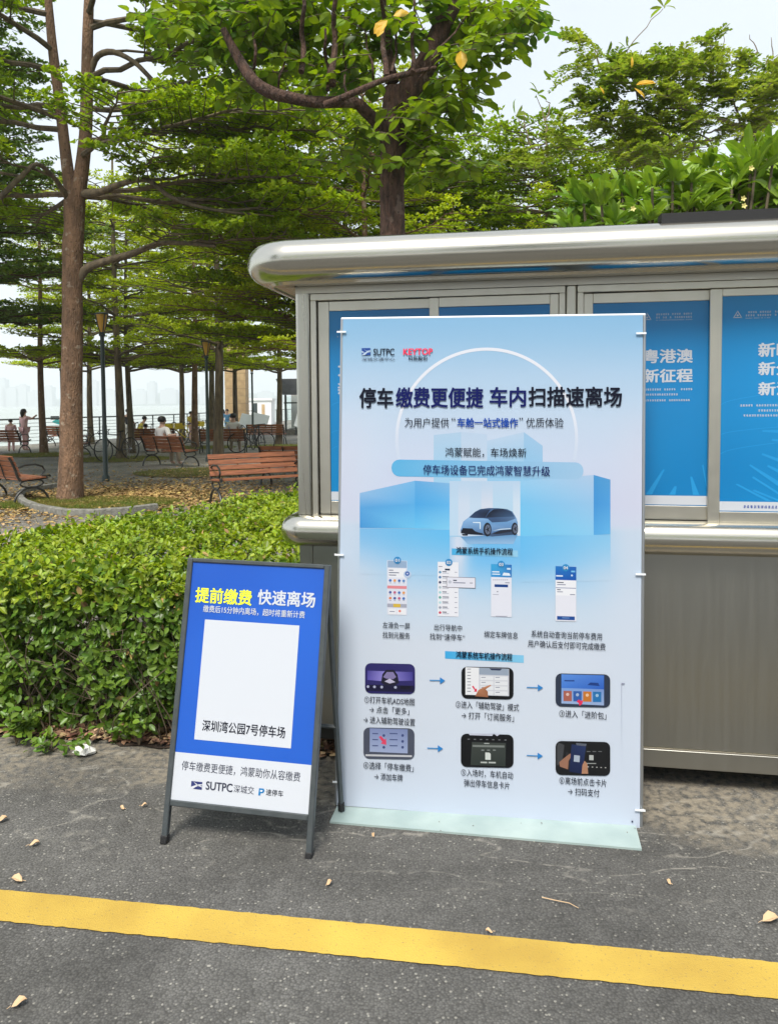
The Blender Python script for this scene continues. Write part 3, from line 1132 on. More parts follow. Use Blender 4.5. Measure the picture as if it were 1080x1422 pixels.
class Art:
    """flat printed shapes with ink colours, slightly stacked layers on one board"""

    def __init__(self, panel):
        self.p, self.v, self.f, self.c, self.k, self.g, self.cur = panel, [], [], [], 0, [], 'background_picture'

    def poly(self, pts, cols, layer=None):
        """pts in photo points"""
        self.k += 1
        y = -(.0003 + .000012 * self.k) if layer is None else -layer
        if isinstance(cols[0], (int, float)):
            cols = [cols] * len(pts)
        cols = [tuple(min(255, q * .855) for q in c) for c in cols]
        n0 = len(self.v)
        for (u, v), c in zip(pts, cols):
            x, z = self.p.at(u, v)
            self.v.append((x, y, z))
            self.c.append(tuple(lin(q) for q in c) + (1,))
        self.f.append(tuple(range(n0, n0 + len(pts))))
        self.g.append(self.cur)

    def strip(self, la, lb, ca, cb):
        for i in range(len(la) - 1):
            self.k -= 1
            self.poly([la[i], la[i + 1], lb[i + 1], lb[i]], [ca[i], ca[i + 1], cb[i + 1], cb[i]])
        self.k += 1

    def rect(self, u0, v0, u1, v1, c, sk=0.0):
        d = (u1 - u0) * sk
        self.poly([(u0, v0), (u0, v1), (u1, v1 + d), (u1, v0 + d)], c)

    def rrect(self, u0, v0, u1, v1, r, c, sk=0.0):
        pts = []
        for cx, cy, a0 in ((u0 + r, v0 + r, 90), (u0 + r, v1 - r, 180), (u1 - r, v1 - r, 270), (u1 - r, v0 + r, 0)):
            for k in range(5):
                a = rad(a0 + k * 22.5)
                x, y = cx + r * cos(a), cy - r * sin(a)
                pts.append((x, y + (x - u0) * sk))
        if callable(c):
            c = [c(*p) for p in pts]
        self.poly(pts, c)

    def disc(self, u, v, r, c, n=14):
        self.poly([(u + r * cos(2 * pi * i / n), v - r * sin(2 * pi * i / n)) for i in range(n)][::1], c)

    def build_all(self, attach):
        for key in dict.fromkeys(self.g):
            vs, fs, cs = [], [], []
            for f, g_ in zip(self.f, self.g):
                if g_ == key:
                    fs.append(tuple(range(len(vs), len(vs) + len(f))))
                    vs += [self.v[i] for i in f]
                    cs += [self.c[i] for i in f]
            name = key.split('#')[0]
            me = bpy.data.meshes.new(name)
            me.from_pydata(vs, [], fs)
            ca = me.color_attributes.new('ink', 'FLOAT_COLOR', 'POINT')
            ca.data.foreach_set('color', np.array(cs, dtype=np.float32).ravel())
            me.materials.append(M['print_art'])
            attach(tag(mesh_obj(name, me), kind='stuff' if name == 'small_marks' else None))


# ---- large banner
BP = Panel((-.2232, 3.0861, .015), rad(-8.06), rad(4.05), rad(.54))
BW, BH = 1.1899, 1.9845
banner = thing('banner_stand', 'tall pale blue parking instruction banner on a flat base in front of the kiosk', 'banner', BP.o - Vector((0, 0, .015)), 0)
banner.rotation_euler = (0, 0, 0)


def on_panel(o, P, base):
    """attach a panel-space mesh to its thing whose empty is unrotated at base"""
    o.parent = base
    o.matrix_parent_inverse = Matrix.Identity(4)
    o.matrix_local = Matrix.Translation(P.o - base.location) @ P.R.to_4x4()
    return o


def smooth01(a, b, x):
    t = min(max((x - a) / (b - a), 0), 1)
    return t * t * (3 - 2 * t)


def mixc(a, b, t):
    return tuple(x + (y - x) * t for x, y in zip(a, b))


nx_, nz_ = 70, 150
vs, cs, fs = [], [], []
stops = [(438, (140, 190, 230)), (470, (152, 196, 232)), (520, (178, 208, 237)), (580, (196, 216, 240)), (640, (205, 217, 241)), (700, (206, 212, 238)),
         (731, (202, 214, 238)), (733, (172, 206, 236)), (780, (170, 208, 240)), (840, (198, 217, 238)), (900, (210, 220, 236)), (1000, (210, 220, 236)), (1160, (206, 218, 238))]


def sheet_ink(u, v):
    c = stops[-1][1]
    for (va, ca_), (vb, cb_) in zip(stops, stops[1:]):
        if va <= v <= vb:
            c = mixc(ca_, cb_, (v - va) / (vb - va))
    e = abs(u - 680) / 210
    if v < 730:
        c = mixc(c, (206, 222, 243), .6 * math.exp(-((u - 500) / 40) ** 2 - ((v - 640) / 90) ** 2))
        c = mixc(c, (212, 216, 235), .5 * smooth01(.7, 1, e) * smooth01(540, 640, v))
    else:
        glow = math.exp(-((u - 690) / 110) ** 2) * math.exp(-((v - 765) / 42) ** 2)
        c = mixc(c, (96, 184, 244), .8 * glow)
        c = mixc(c, (208, 219, 237), smooth01(.62, .95, e) * .8)
        c = mixc(c, (222, 224, 240), .9 * math.exp(-((u - 640) / 14) ** 2) * math.exp(-((v - 765) / 55) ** 2))
    return c


for j in range(nz_ + 1):
    for i in range(nx_ + 1):
        x, z = BW * i / nx_, BH * j / nz_
        c = sheet_ink(470 + 420 * x / BW, 1134 - (1134 - 440) * z / BH)
        vs.append((x, 0, z))
        cs.append(tuple(lin(q * .855) for q in c) + (1,))
for j in range(nz_):
    for i in range(nx_):
        a_ = j * (nx_ + 1) + i
        fs.append((a_, a_ + 1, a_ + nx_ + 2, a_ + nx_ + 1))
# back face and rim so the vinyl has thickness
nb_ = len(vs)
for (x, z) in ((0, 0), (BW, 0), (BW, BH), (0, BH)):
    vs.append((x, .0012, z))
    cs.append((.7, .7, .72, 1))
fs.append((nb_ + 3, nb_ + 2, nb_ + 1, nb_))
me = bpy.data.meshes.new('printed_sheet')
me.from_pydata(vs, [], fs)
ca = me.color_attributes.new('ink', 'FLOAT_COLOR', 'POINT')
ca.data.foreach_set('color', np.array(cs, dtype=np.float32).ravel())
me.materials.append(M['print_art'])
sheet = mesh_obj('printed_sheet', me)
on_panel(sheet, BP, banner)

ar = Art(BP)
# pale towers behind, with the ring of light
for (u0, u1, vt, vt2, ct, cb) in ((602, 640, 604, 600, (178, 208, 236), (150, 208, 245)), (640, 676, 600, 603, (190, 212, 238), (206, 220, 240)),
                                  (676, 727, 612, 600, (186, 211, 238), (120, 196, 242)), (727, 753, 600, 619, (160, 200, 235), (130, 198, 242))):
    la = [(u0, vt + (745 - vt) * t) for t in (0, .3, .6, 1)]
    lb = [(u1, vt2 + (745 - vt2) * t) for t in (0, .3, .6, 1)]
    cc = [mixc(ct, cb, t) for t in (0, .4, .8, 1)]
    ar.strip(la, lb, cc, cc)
# vertical beams of light by the car
for (u0, u1, c) in ((624, 636, (190, 218, 244)), (636, 652, (216, 222, 240)), (652, 668, (200, 218, 240)), (668, 684, (226, 222, 236)), (684, 712, (178, 215, 242)), (712, 722, (222, 232, 246))):
    la = [(u0, 668), (u0, 700), (u0, 744)]
    lb = [(u1, 668), (u1, 700), (u1, 744)]
    cm = mixc(c, (190, 216, 240), .45)
    ar.strip(la, lb, [(186, 212, 239), cm, cm], [(186, 212, 239), cm, cm])


def ring_arc(cx, cy, r0, r1, a0, a1, n, c):
    la, lb = [], []
    for i in range(n + 1):
        a = rad(a0 + (a1 - a0) * i / n)
        la.append((cx + r0 * cos(a), cy - r0 * sin(a) * 1.0))
        lb.append((cx + r1 * cos(a), cy - r1 * sin(a) * 1.0))
    return la, lb


ar.cur = 'ring_picture'
la, lb = ring_arc(675.5, 609.5, 122.5, 126.8, -14, 194, 64, None)
rc = [mixc((208, 221, 242), (234, 238, 250), smooth01(0, .2, i / 64) * smooth01(0, .2, 1 - i / 64)) for i in range(65)]
ar.strip(la, lb, rc, rc)
ar.cur = 'block_picture#1'
# left block
B1, B2 = (96, 172, 232), (176, 214, 243)
ar.strip([(499.5, 684.6), (499.5, 706), (499.5, 733)], [(576, 667.5), (576, 700), (576, 734)], [(146, 190, 232), (88, 164, 226), (70, 152, 220)],
         [(120, 186, 236), (90, 176, 236), (110, 196, 244)])
ar.strip([(576, 667.5), (576, 700), (576, 734)], [(624, 671), (624, 702), (624, 735)], [(100, 172, 228), (74, 168, 234), (104, 196, 246)],
         [(130, 186, 232), (96, 182, 240), (130, 206, 246)])
ar.cur = 'block_picture#2'
# right block
ar.strip([(722, 668), (722, 700), (722, 744)], [(823.8, 659.5), (823.8, 700), (823.8, 743)], [(150, 205, 243), (120, 196, 243), (112, 200, 246)],
         [(176, 204, 236), (150, 198, 238), (140, 205, 244)])
ar.strip([(823.8, 659.5), (823.8, 700), (823.8, 743)], [(847, 666), (847, 700), (847, 742)], [(72, 152, 214), (66, 150, 220), (86, 170, 232)],
         [(84, 160, 218), (78, 160, 226), (100, 182, 238)])
ar.cur = 'floor_reflection_picture'
# reflections of the blocks in the printed floor
for (u0, u1, v0, v1, cl, cr_) in ((499.5, 560, 733.5, 734.5, (128, 190, 238), (112, 190, 241)), (560, 624, 734.5, 735.5, (112, 190, 241), (100, 190, 244)),
                                  (722, 785, 744.5, 743.5, (104, 190, 244), (122, 195, 242)), (785, 847, 743.5, 742.5, (122, 195, 242), (140, 200, 240))):
    la, lb, ca_, cb_ = [], [], [], []
    for k in range(9):
        t = k / 8
        f_ = 1 - smooth01(0, 1, t)
        la.append((u0, v0 + 64 * t))
        lb.append((u1, v1 + 64 * t))
        ca_.append(mixc(sheet_ink(u0, v0 + 64 * t), cl, f_))
        cb_.append(mixc(sheet_ink(u1, v1 + 64 * t), cr_, f_))
    ar.cur = 'floor_reflection_picture#%d' % u0
    ar.strip(la, lb, ca_, cb_)
ar.cur = 'pill_picture'
ar.rrect(543.5, 638, 809.6, 661.5, 11, lambda u, v: mixc((96, 182, 232), (38, 158, 226), smooth01(543, 600, u)) if u < 660 else mixc((38, 158, 226), (160, 200, 234), smooth01(700, 800, u)), .016)
ar.cur = 'car_picture'
# car
SK, TX, TY = 6.75, 600, 690


def cp(*pts):
    return [(TX + x / SK, TY + y / SK) for x, y in pts]


ar.poly(cp((265, 372), (330, 440), (760, 440), (800, 350)), [(96, 150, 200), (150, 190, 230), (150, 190, 230), (96, 150, 200)])
ar.poly(cp((265, 310), (290, 232), (340, 192), (400, 140), (450, 114), (530, 104), (620, 106), (700, 114), (750, 138), (782, 190), (800, 240), (802, 320), (790, 352), (560, 372), (470, 360), (320, 350), (268, 338)),
        [(108, 150, 200), (120, 165, 215), (140, 182, 226), (70, 105, 150), (60, 90, 135), (60, 90, 130), (60, 90, 130), (70, 100, 140), (90, 125, 170), (120, 160, 205), (110, 152, 200), (90, 130, 180), (50, 70, 100), (60, 80, 110), (70, 100, 140), (50, 60, 80), (60, 70, 95)])
ar.poly(cp((268, 306), (290, 240), (345, 198), (470, 200), (520, 205), (560, 240), (700, 232), (790, 200), (802, 300), (560, 345), (470, 345), (400, 320)),
        [(112, 158, 208), (128, 172, 220), (150, 190, 232), (136, 180, 228), (120, 168, 220), (105, 155, 208), (108, 158, 210), (130, 172, 220), (100, 140, 190), (70, 100, 145), (84, 122, 172), (96, 140, 192)])
ar.poly(cp((345, 192), (400, 142), (455, 116), (545, 118), (515, 160), (495, 195)), [(52, 74, 108), (40, 60, 92), (48, 72, 106), (36, 52, 82), (24, 36, 60), (30, 42, 70)])
ar.poly(cp((500, 195), (530, 150), (575, 116), (660, 112), (738, 136), (772, 184)), [(24, 30, 50), (22, 30, 50), (26, 38, 60), (30, 44, 70), (44, 64, 96), (60, 90, 130)])
ar.poly(cp((268, 340), (285, 292), (375, 296), (410, 330), (470, 340), (470, 356), (330, 348)), (22, 28, 42))
ar.poly(cp((380, 236), (452, 236), (452, 300), (444, 300), (444, 246), (380, 243)), (226, 240, 252))
ar.poly(cp((560, 340), (640, 312), (740, 304), (742, 326), (600, 348)), (34, 40, 56))
ar.poly(cp((560, 318), (640, 300), (735, 294), (735, 300), (640, 307)), (214, 230, 246))
for cx, cy, rx_, ry_ in ((516, 306, 38, 66), (772, 300, 31, 60)):
    n = 16
    ar.poly(cp(*[(cx + rx_ * cos(2 * pi * i / n), cy + ry_ * sin(2 * pi * i / n)) for i in range(n)]), (26, 32, 46))
    ar.poly(cp(*[(cx + 4 + rx_ * .68 * cos(2 * pi * i / n), cy + ry_ * .7 * sin(2 * pi * i / n)) for i in range(n)]), (98, 110, 135))
    ar.poly(cp(*[(cx + 4 + rx_ * (.62 if i % 2 else .2) * cos(2 * pi * i / 10), cy + ry_ * (.64 if i % 2 else .2) * sin(2 * pi * i / 10)) for i in range(10)]), (30, 36, 50))
ar.poly(cp((275, 346), (335, 350), (330, 364), (285, 362)), (22, 28, 42))
# heading bands
ar.cur = 'heading_band#1'
ar.poly([(627, 761.5), (627, 770.5), (718.7, 773.5), (718.7, 764.5)], [(70, 176, 232), (70, 176, 232), (150, 206, 240), (150, 206, 240)])
ar.cur = 'heading_band#2'
ar.poly([(617.7, 904), (617.7, 914.5), (726.9, 920.5), (726.9, 910)], [(60, 170, 230), (60, 170, 230), (130, 200, 238), (130, 200, 238)])
# phone screens
W_ = (236, 238, 246)
sk = .03
ar.cur = 'phone_picture#1'
ar.rect(537.4, 778, 565, 853.5, (222, 226, 242), sk)
ar.rect(538.2, 778.5, 564.5, 788, (150, 176, 208), sk)
ar.rect(539.5, 789, 563.5, 801.5, W_, sk)
for q in range(3):
    ar.rect(540, 791 + q * 3.4, 540 + (6, 14, 10)[q], 792.2 + q * 3.4, (90, 100, 130), sk)
for j, vv in enumerate((806, 814.5, 822.5, 830.5)):
    for i in range(4):
        cc = [(60, 110, 190), (90, 140, 200), (70, 90, 160), (230, 160, 90), (210, 80, 110), (190, 90, 130), (60, 100, 180), (220, 130, 80)][(i * 3 + j * 5) % 8]
        if j == 1:
            continue
        ar.disc(541.8 + i * 6.2, vv + i * .2, 2.0, cc, 8)
        ar.rect(540.5 + i * 6.2, vv + 3, 543.2 + i * 6.2, vv + 3.7, (130, 135, 160), sk)
ar.rect(537.6, 813, 564.6, 817, (226, 140, 150), sk)
ar.rect(537.6, 838, 564.6, 843, (168, 172, 190), sk)
ar.rect(546, 838.3, 556, 843, (216, 182, 70), sk)
ar.rect(539.5, 845, 550, 853, W_, sk)
ar.rect(551.5, 845.2, 563.5, 853.4, W_, sk)
ar.rect(541, 848.5, 548, 849.5, (120, 125, 150), sk)
ar.disc(555, 848.5, 1.8, (230, 120, 100), 8)
ar.disc(565.5, 797.5, 5.4, (190, 208, 236))
ar.disc(565.5, 796.5, 3.2, (58, 98, 176))
ar.disc(565.5, 796.5, 1.1, (230, 236, 250), 8)
ar.cur = 'phone_picture#2'
ar.rect(607.5, 780, 636.5, 855.5, (234, 236, 246), sk)
ar.rect(617.5, 789.5, 624.5, 792, (30, 50, 80), sk)
ar.rect(609, 786, 614, 787, (110, 115, 140), sk)
for j in range(9):
    vv = 794.5 + j * 7.0
    ar.disc(610.8, vv, 1.9, [(90, 150, 190), (70, 120, 170), (50, 60, 100), (170, 190, 200), (160, 210, 220), (90, 170, 160), (180, 220, 230), (150, 160, 180), (210, 70, 100)][j], 8)
    ar.rect(614, vv - 1.3, 620 + (j * 7 % 4), vv - .1, (70, 75, 100), sk)
    ar.rect(614, vv + 1.0, 623 + (j * 5 % 5), vv + 1.7, (160, 165, 185), sk)
    if j not in (1, 2, 3):
        ar.rect(631, vv - .4, 634.5, vv + .5, (150, 155, 175), sk)
ar.rect(619.7, 800.8, 660, 815.8, (96, 84, 96), sk)
ar.rect(620.3, 801.4, 659.4, 815.2, (226, 228, 242), sk)
ar.disc(624.5, 808, 2.4, (190, 195, 210), 8)
ar.rect(629, 805, 634, 806.6, (50, 55, 80), sk)
ar.rect(629, 808.4, 646, 809.6, (110, 115, 140), sk)
ar.rect(652, 809, 656, 810, (90, 95, 120), sk)
ar.cur = 'phone_picture#3'
ar.rect(681.5, 783, 710, 856, (226, 229, 243), sk)
ar.poly([(681.5, 783), (681.5, 801), (710, 802), (710, 784)], [(60, 170, 226), (44, 150, 220), (60, 130, 200), (30, 110, 190)])
ar.rect(683, 793, 693, 794.6, (226, 238, 250), sk)
ar.rect(683, 796.4, 694, 797.8, (226, 238, 250), sk)
ar.poly([(697, 799), (699, 795), (707, 796), (708.5, 799.5)], (226, 238, 250))
ar.rect(703.5, 788.5, 708.6, 791, (200, 225, 245), sk)
for i in range(8):
    ar.rect(684 + i * 2.7, 804.6, 685.8 + i * 2.7, 805.6, (150, 155, 180), sk)
ar.rect(686.3, 811.2, 705, 815, (24, 66, 138), sk)
ar.rect(701, 808.6, 707, 809.6, (120, 125, 150), sk)
ar.disc(690.5, 821.5, .9, (90, 95, 120), 6)
ar.rect(684, 825, 692, 825.8, (160, 165, 185), sk)
ar.rect(688, 855, 704, 855.8, (150, 150, 175), sk)
ar.cur = 'phone_picture#4'
ar.rect(770.8, 786, 799.6, 862, (228, 230, 243), sk)
ar.poly([(770.8, 786), (770.8, 805), (799.6, 806), (799.6, 787)], [(36, 120, 200), (18, 84, 180), (18, 84, 176), (24, 96, 186)])
ar.rect(771.2, 805.8, 799.2, 826.5, (238, 240, 248), sk)
for (u0, v0, w, c) in ((773, 808, 9, (60, 65, 90)), (773, 811, 12, (130, 135, 160)), (773, 818, 5, (70, 75, 100)), (773, 821, 8, (140, 145, 165)), (791, 825, 7, (120, 125, 150))):
    ar.rect(u0, v0, u0 + w, v0 + 1.2, c, sk)
ar.rect(771.2, 815.6, 799.2, 816.4, (70, 90, 150), sk)
ar.rect(771.5, 798.5, 781, 800.4, (220, 232, 248), sk)
ar.rect(792.5, 792.3, 798, 794.5, (120, 190, 235), sk)
ar.disc(793.5, 799, 1.5, (200, 220, 245), 6)
ar.rect(773, 855.3, 797.5, 860.4, (22, 72, 150), sk)
ar.rect(780, 857.3, 790, 858.3, (120, 160, 215), sk)
ar.cur = 'small_marks#1'
for (u, v) in ((551.7, 777.9), (623, 780.9), (695.5, 783.6), (784.9, 788.2)):
    ar.disc(u, v, 5.0, (42, 140, 204), 18)
# photo thumbnails
sk2 = .022
K0 = (10, 12, 18)


def thumb(u0, v0, u1, v1, c=K0, r=8):
    ar.cur = 'thumbnail_picture#%d' % u0 + str(v0)
    ar.rrect(u0, v0, u1, v1, r, c, sk2)


thumb(506.9, 920.5, 576.1, 962.5, lambda u, v: mixc((38, 34, 96), (108, 98, 196), math.exp(-((u - 541) / 26) ** 2 - ((v - 938) / 14) ** 2)))
ar.poly([(510, 931), (510, 944), (535, 946), (535, 932)], [(70, 64, 150), (84, 76, 170), (150, 140, 220), (140, 132, 215)])
ar.poly([(535, 932), (535, 946), (573, 945), (573, 933)], [(140, 132, 215), (150, 140, 220), (70, 64, 150), (60, 54, 140)])
ar.poly([(529, 948), (531, 936), (536, 930), (547, 930), (552, 937), (554, 948), (548, 952), (534, 951)], (28, 26, 48))
ar.poly([(532, 940), (537, 933), (546, 933), (550, 940), (546, 943), (536, 942)], (130, 120, 170))
ar.poly([(534, 946), (541, 942), (549, 947), (541, 949)], (190, 185, 215))
ar.rect(508.2, 950.5, 575, 959.5, (22, 20, 56), sk2)
for i, uu in enumerate((511, 520, 530, 549)):
    ar.disc(uu, 953.2 + i * .35, 2.0, (170, 175, 205), 8)
ar.rect(556, 952.5, 570, 957, (12, 12, 34), sk2)
thumb(640.5, 925.4, 712.6, 969.8)
ar.poly([(646, 926.3), (646, 964.5), (706.5, 966.5), (706.5, 928.5)], (206, 209, 220))
ar.poly([(646, 926.3), (646, 964.5), (664.5, 965), (664.5, 927)], (232, 234, 240))
for i in range(8):
    ar.rect(648.5, 928.5 + i * 4.4, 653.5, 929.4 + i * 4.4, (90, 95, 115), 0)
ar.poly([(665, 927.2), (665, 936.5), (706, 938), (706, 928.6)], (150, 164, 184))
ar.poly([(679, 927.8), (682, 930.5), (694, 931), (697, 928.4)], (40, 50, 80))
for j in range(4):
    for i in range(2):
        ar.rect(666.5 + i * 19.6, 938.5 + j * 6.9 + i * .4, 684.6 + i * 19.6, 943.8 + j * 6.9 + i * .4, (226, 229, 236), sk2)
        ar.rect(668 + i * 19.6, 940 + j * 6.9, 674 + i * 19.6, 940.9 + j * 6.9, (120, 125, 145), 0)
ar.poly([(659.5, 966.5), (664, 958), (671, 954), (681, 950.5), (681.5, 952), (674, 957), (677, 960), (677.5, 968)], [(150, 98, 70), (178, 120, 88), (190, 132, 98), (200, 140, 108), (196, 138, 104), (160, 106, 76), (166, 112, 82), (150, 98, 70)])
ar.poly([(655, 953), (657, 952), (660, 957), (661.6, 955.5), (662, 960.5), (657.5, 960), (659, 958.4)], (226, 40, 80))
thumb(770.9, 934.7, 846.6, 980.8, (44, 54, 74))
ar.poly([(779, 936), (779, 976.5), (838, 979.3), (838, 937.5)], [(84, 138, 216), (150, 176, 220), (150, 172, 214), (64, 116, 200)])
ar.poly([(779, 936), (779, 955), (838, 957), (838, 937.5)], [(88, 140, 222), (66, 122, 212), (40, 92, 190), (70, 120, 210)])
ar.poly([(815, 951), (819, 947.5), (830, 948), (832, 952.5)], (28, 60, 130))
ar.rect(783, 944, 797, 945.8, (36, 70, 140), sk2)
for i, c in enumerate(((166, 96, 84), (46, 92, 168), (196, 118, 50), (34, 112, 176))):
    ar.rect(781.8 + i * 13.6, 959 + i * .4, 793.4 + i * 13.6, 973.3 + i * .4, c, sk2)
    ar.disc(787.6 + i * 13.6, 964 + i * .5, 2.3, mixc(c, (255, 255, 255), .55), 8)
ar.poly([(800, 974), (803, 971), (806, 973), (809, 972), (808, 977), (804, 980), (803, 976)], (226, 50, 90))
thumb(504.8, 1009.7, 575.3, 1053, (74, 80, 98))
ar.poly([(513.5, 1011), (513.5, 1043.5), (566, 1045.8), (566, 1012.5)], [(128, 142, 188), (160, 174, 210), (156, 170, 208), (120, 134, 180)])
for j in range(3):
    for i in range(2):
        ar.rect(517 + i * 24, 1017.5 + j * 8.4, 525 + i * 27, 1019 + j * 8.4, (70, 84, 130), sk2)
        ar.disc(533 + i * 26, 1021 + j * 8.2, 2.0, (60, 74, 124), 7)
ar.rect(507.5, 1047, 572, 1049.6, (196, 198, 206), sk2)
ar.poly([(526, 1023), (529, 1021.5), (534, 1027), (536, 1025), (536.5, 1034), (528.5, 1032), (531, 1030)], (222, 70, 104))
thumb(639.7, 1018.3, 712.6, 1064.5)
ar.poly([(655, 1030), (653, 1062), (701.5, 1063.8), (702, 1031.5)], [(58, 64, 62), (46, 54, 52), (44, 52, 50), (58, 64, 62)])
ar.rect(656, 1034, 700, 1036.8, (118, 124, 122), .02)
ar.rect(672, 1031.3, 679, 1032.6, (170, 175, 175), .02)
ar.poly([(673.5, 1044.5), (673.5, 1054.5), (681, 1054.8), (681, 1046.5), (679, 1044.7)], (208, 214, 212))
for i in range(3):
    ar.rect(668 + i * 8, 1040.5, 672 + i * 8, 1042, (130, 136, 136), .02)
ar.rect(667, 1057.2, 676, 1059.3, (176, 182, 180), .02)
ar.rect(678, 1057.4, 688, 1059.5, (176, 182, 180), .02)
for i in range(7):
    ar.rect(649 + i * 8.5, 1025.5 + i * .2, 652 + i * 8.5, 1026.6 + i * .2, (120, 124, 130), 0)
ar.poly([(650, 1017.5), (652, 1020.5), (683, 1021.5), (685, 1018.5), (690, 1021.8), (694, 1019)], (200, 205, 225))
thumb(770.9, 1028.4, 846.6, 1075.5, (20, 22, 26))
ar.poly([(773, 1035), (775, 1031), (783, 1034), (780, 1060), (773, 1062)], (64, 66, 70))
ar.poly([(785, 1044), (785, 1066), (796, 1068), (793, 1046)], (38, 38, 42))
ar.poly([(776, 1058), (783, 1052), (791, 1046), (794, 1048), (789, 1056), (788, 1068), (777, 1064)], [(150, 108, 88)] * 7)
ar.poly([(793, 1033), (790, 1071), (808, 1074), (813, 1036)], [(30, 44, 84), (20, 32, 70), (20, 32, 70), (36, 52, 96)])
ar.poly([(796.5, 1048), (796, 1057), (804, 1058), (804.6, 1049)], (166, 178, 196))
ar.poly([(808, 1062), (811, 1056), (815, 1060), (816, 1074), (807, 1074)], (172, 126, 100))
ar.poly([(799, 1031.2), (800, 1034.5), (813, 1035.8), (814, 1032.5)], (90, 96, 110))
ar.poly([(817.5, 1048), (817.5, 1055), (823.5, 1055.4), (823.5, 1048.3)], (176, 180, 180))
for i in range(3):
    ar.rect(814 + i * 8, 1042.6, 819 + i * 8, 1043.6, (110, 114, 118), .02)
ar.rect(814, 1059, 827, 1060.2, (150, 154, 154), .02)
for i in range(5):
    ar.rect(815 + i * 6, 1063.8 + i * .3, 817 + i * 6, 1065 + i * .3, (180, 180, 180), 0)
# arrows between the thumbnails
ar.cur = 'small_marks#2'
for (u0, u1, v, k) in ((596.5, 617.7, 944.3, .02), (731, 753.3, 954.2, .02), (593, 614.8, 1038.4, .03), (731, 753, 1048.6, .03)):
    d = (u1 - u0) * k
    ar.poly([(u0, v - .7), (u0, v + .7), (u1 - 6, v + .7 + d), (u1 - 6, v - .7 + d)], (60, 140, 205))
    ar.poly([(u1 - 7, v - 4.6 + d), (u1 - 7, v + 4.8 + d), (u1 + .3, v + .2 + d)], (40, 130, 205))
# company marks
ar.poly([(502.4, 483.6), (502.4, 493.4), (514.4, 493.2), (514.4, 483.4)], (34, 76, 160))
ar.poly([(502.4, 493.4), (506, 490), (510, 488.4), (514.4, 487.8), (514.4, 489), (510.4, 489.8), (506.6, 493.3)], (190, 212, 236))
ar.poly([(505, 484.5), (509, 487.5), (514.4, 486.4), (514.4, 487.2), (509.6, 488.8)], (190, 212, 236))
ar.poly([(502.4, 487.4), (505.8, 489), (504.4, 490.2), (502.4, 489.6)], (190, 212, 236))
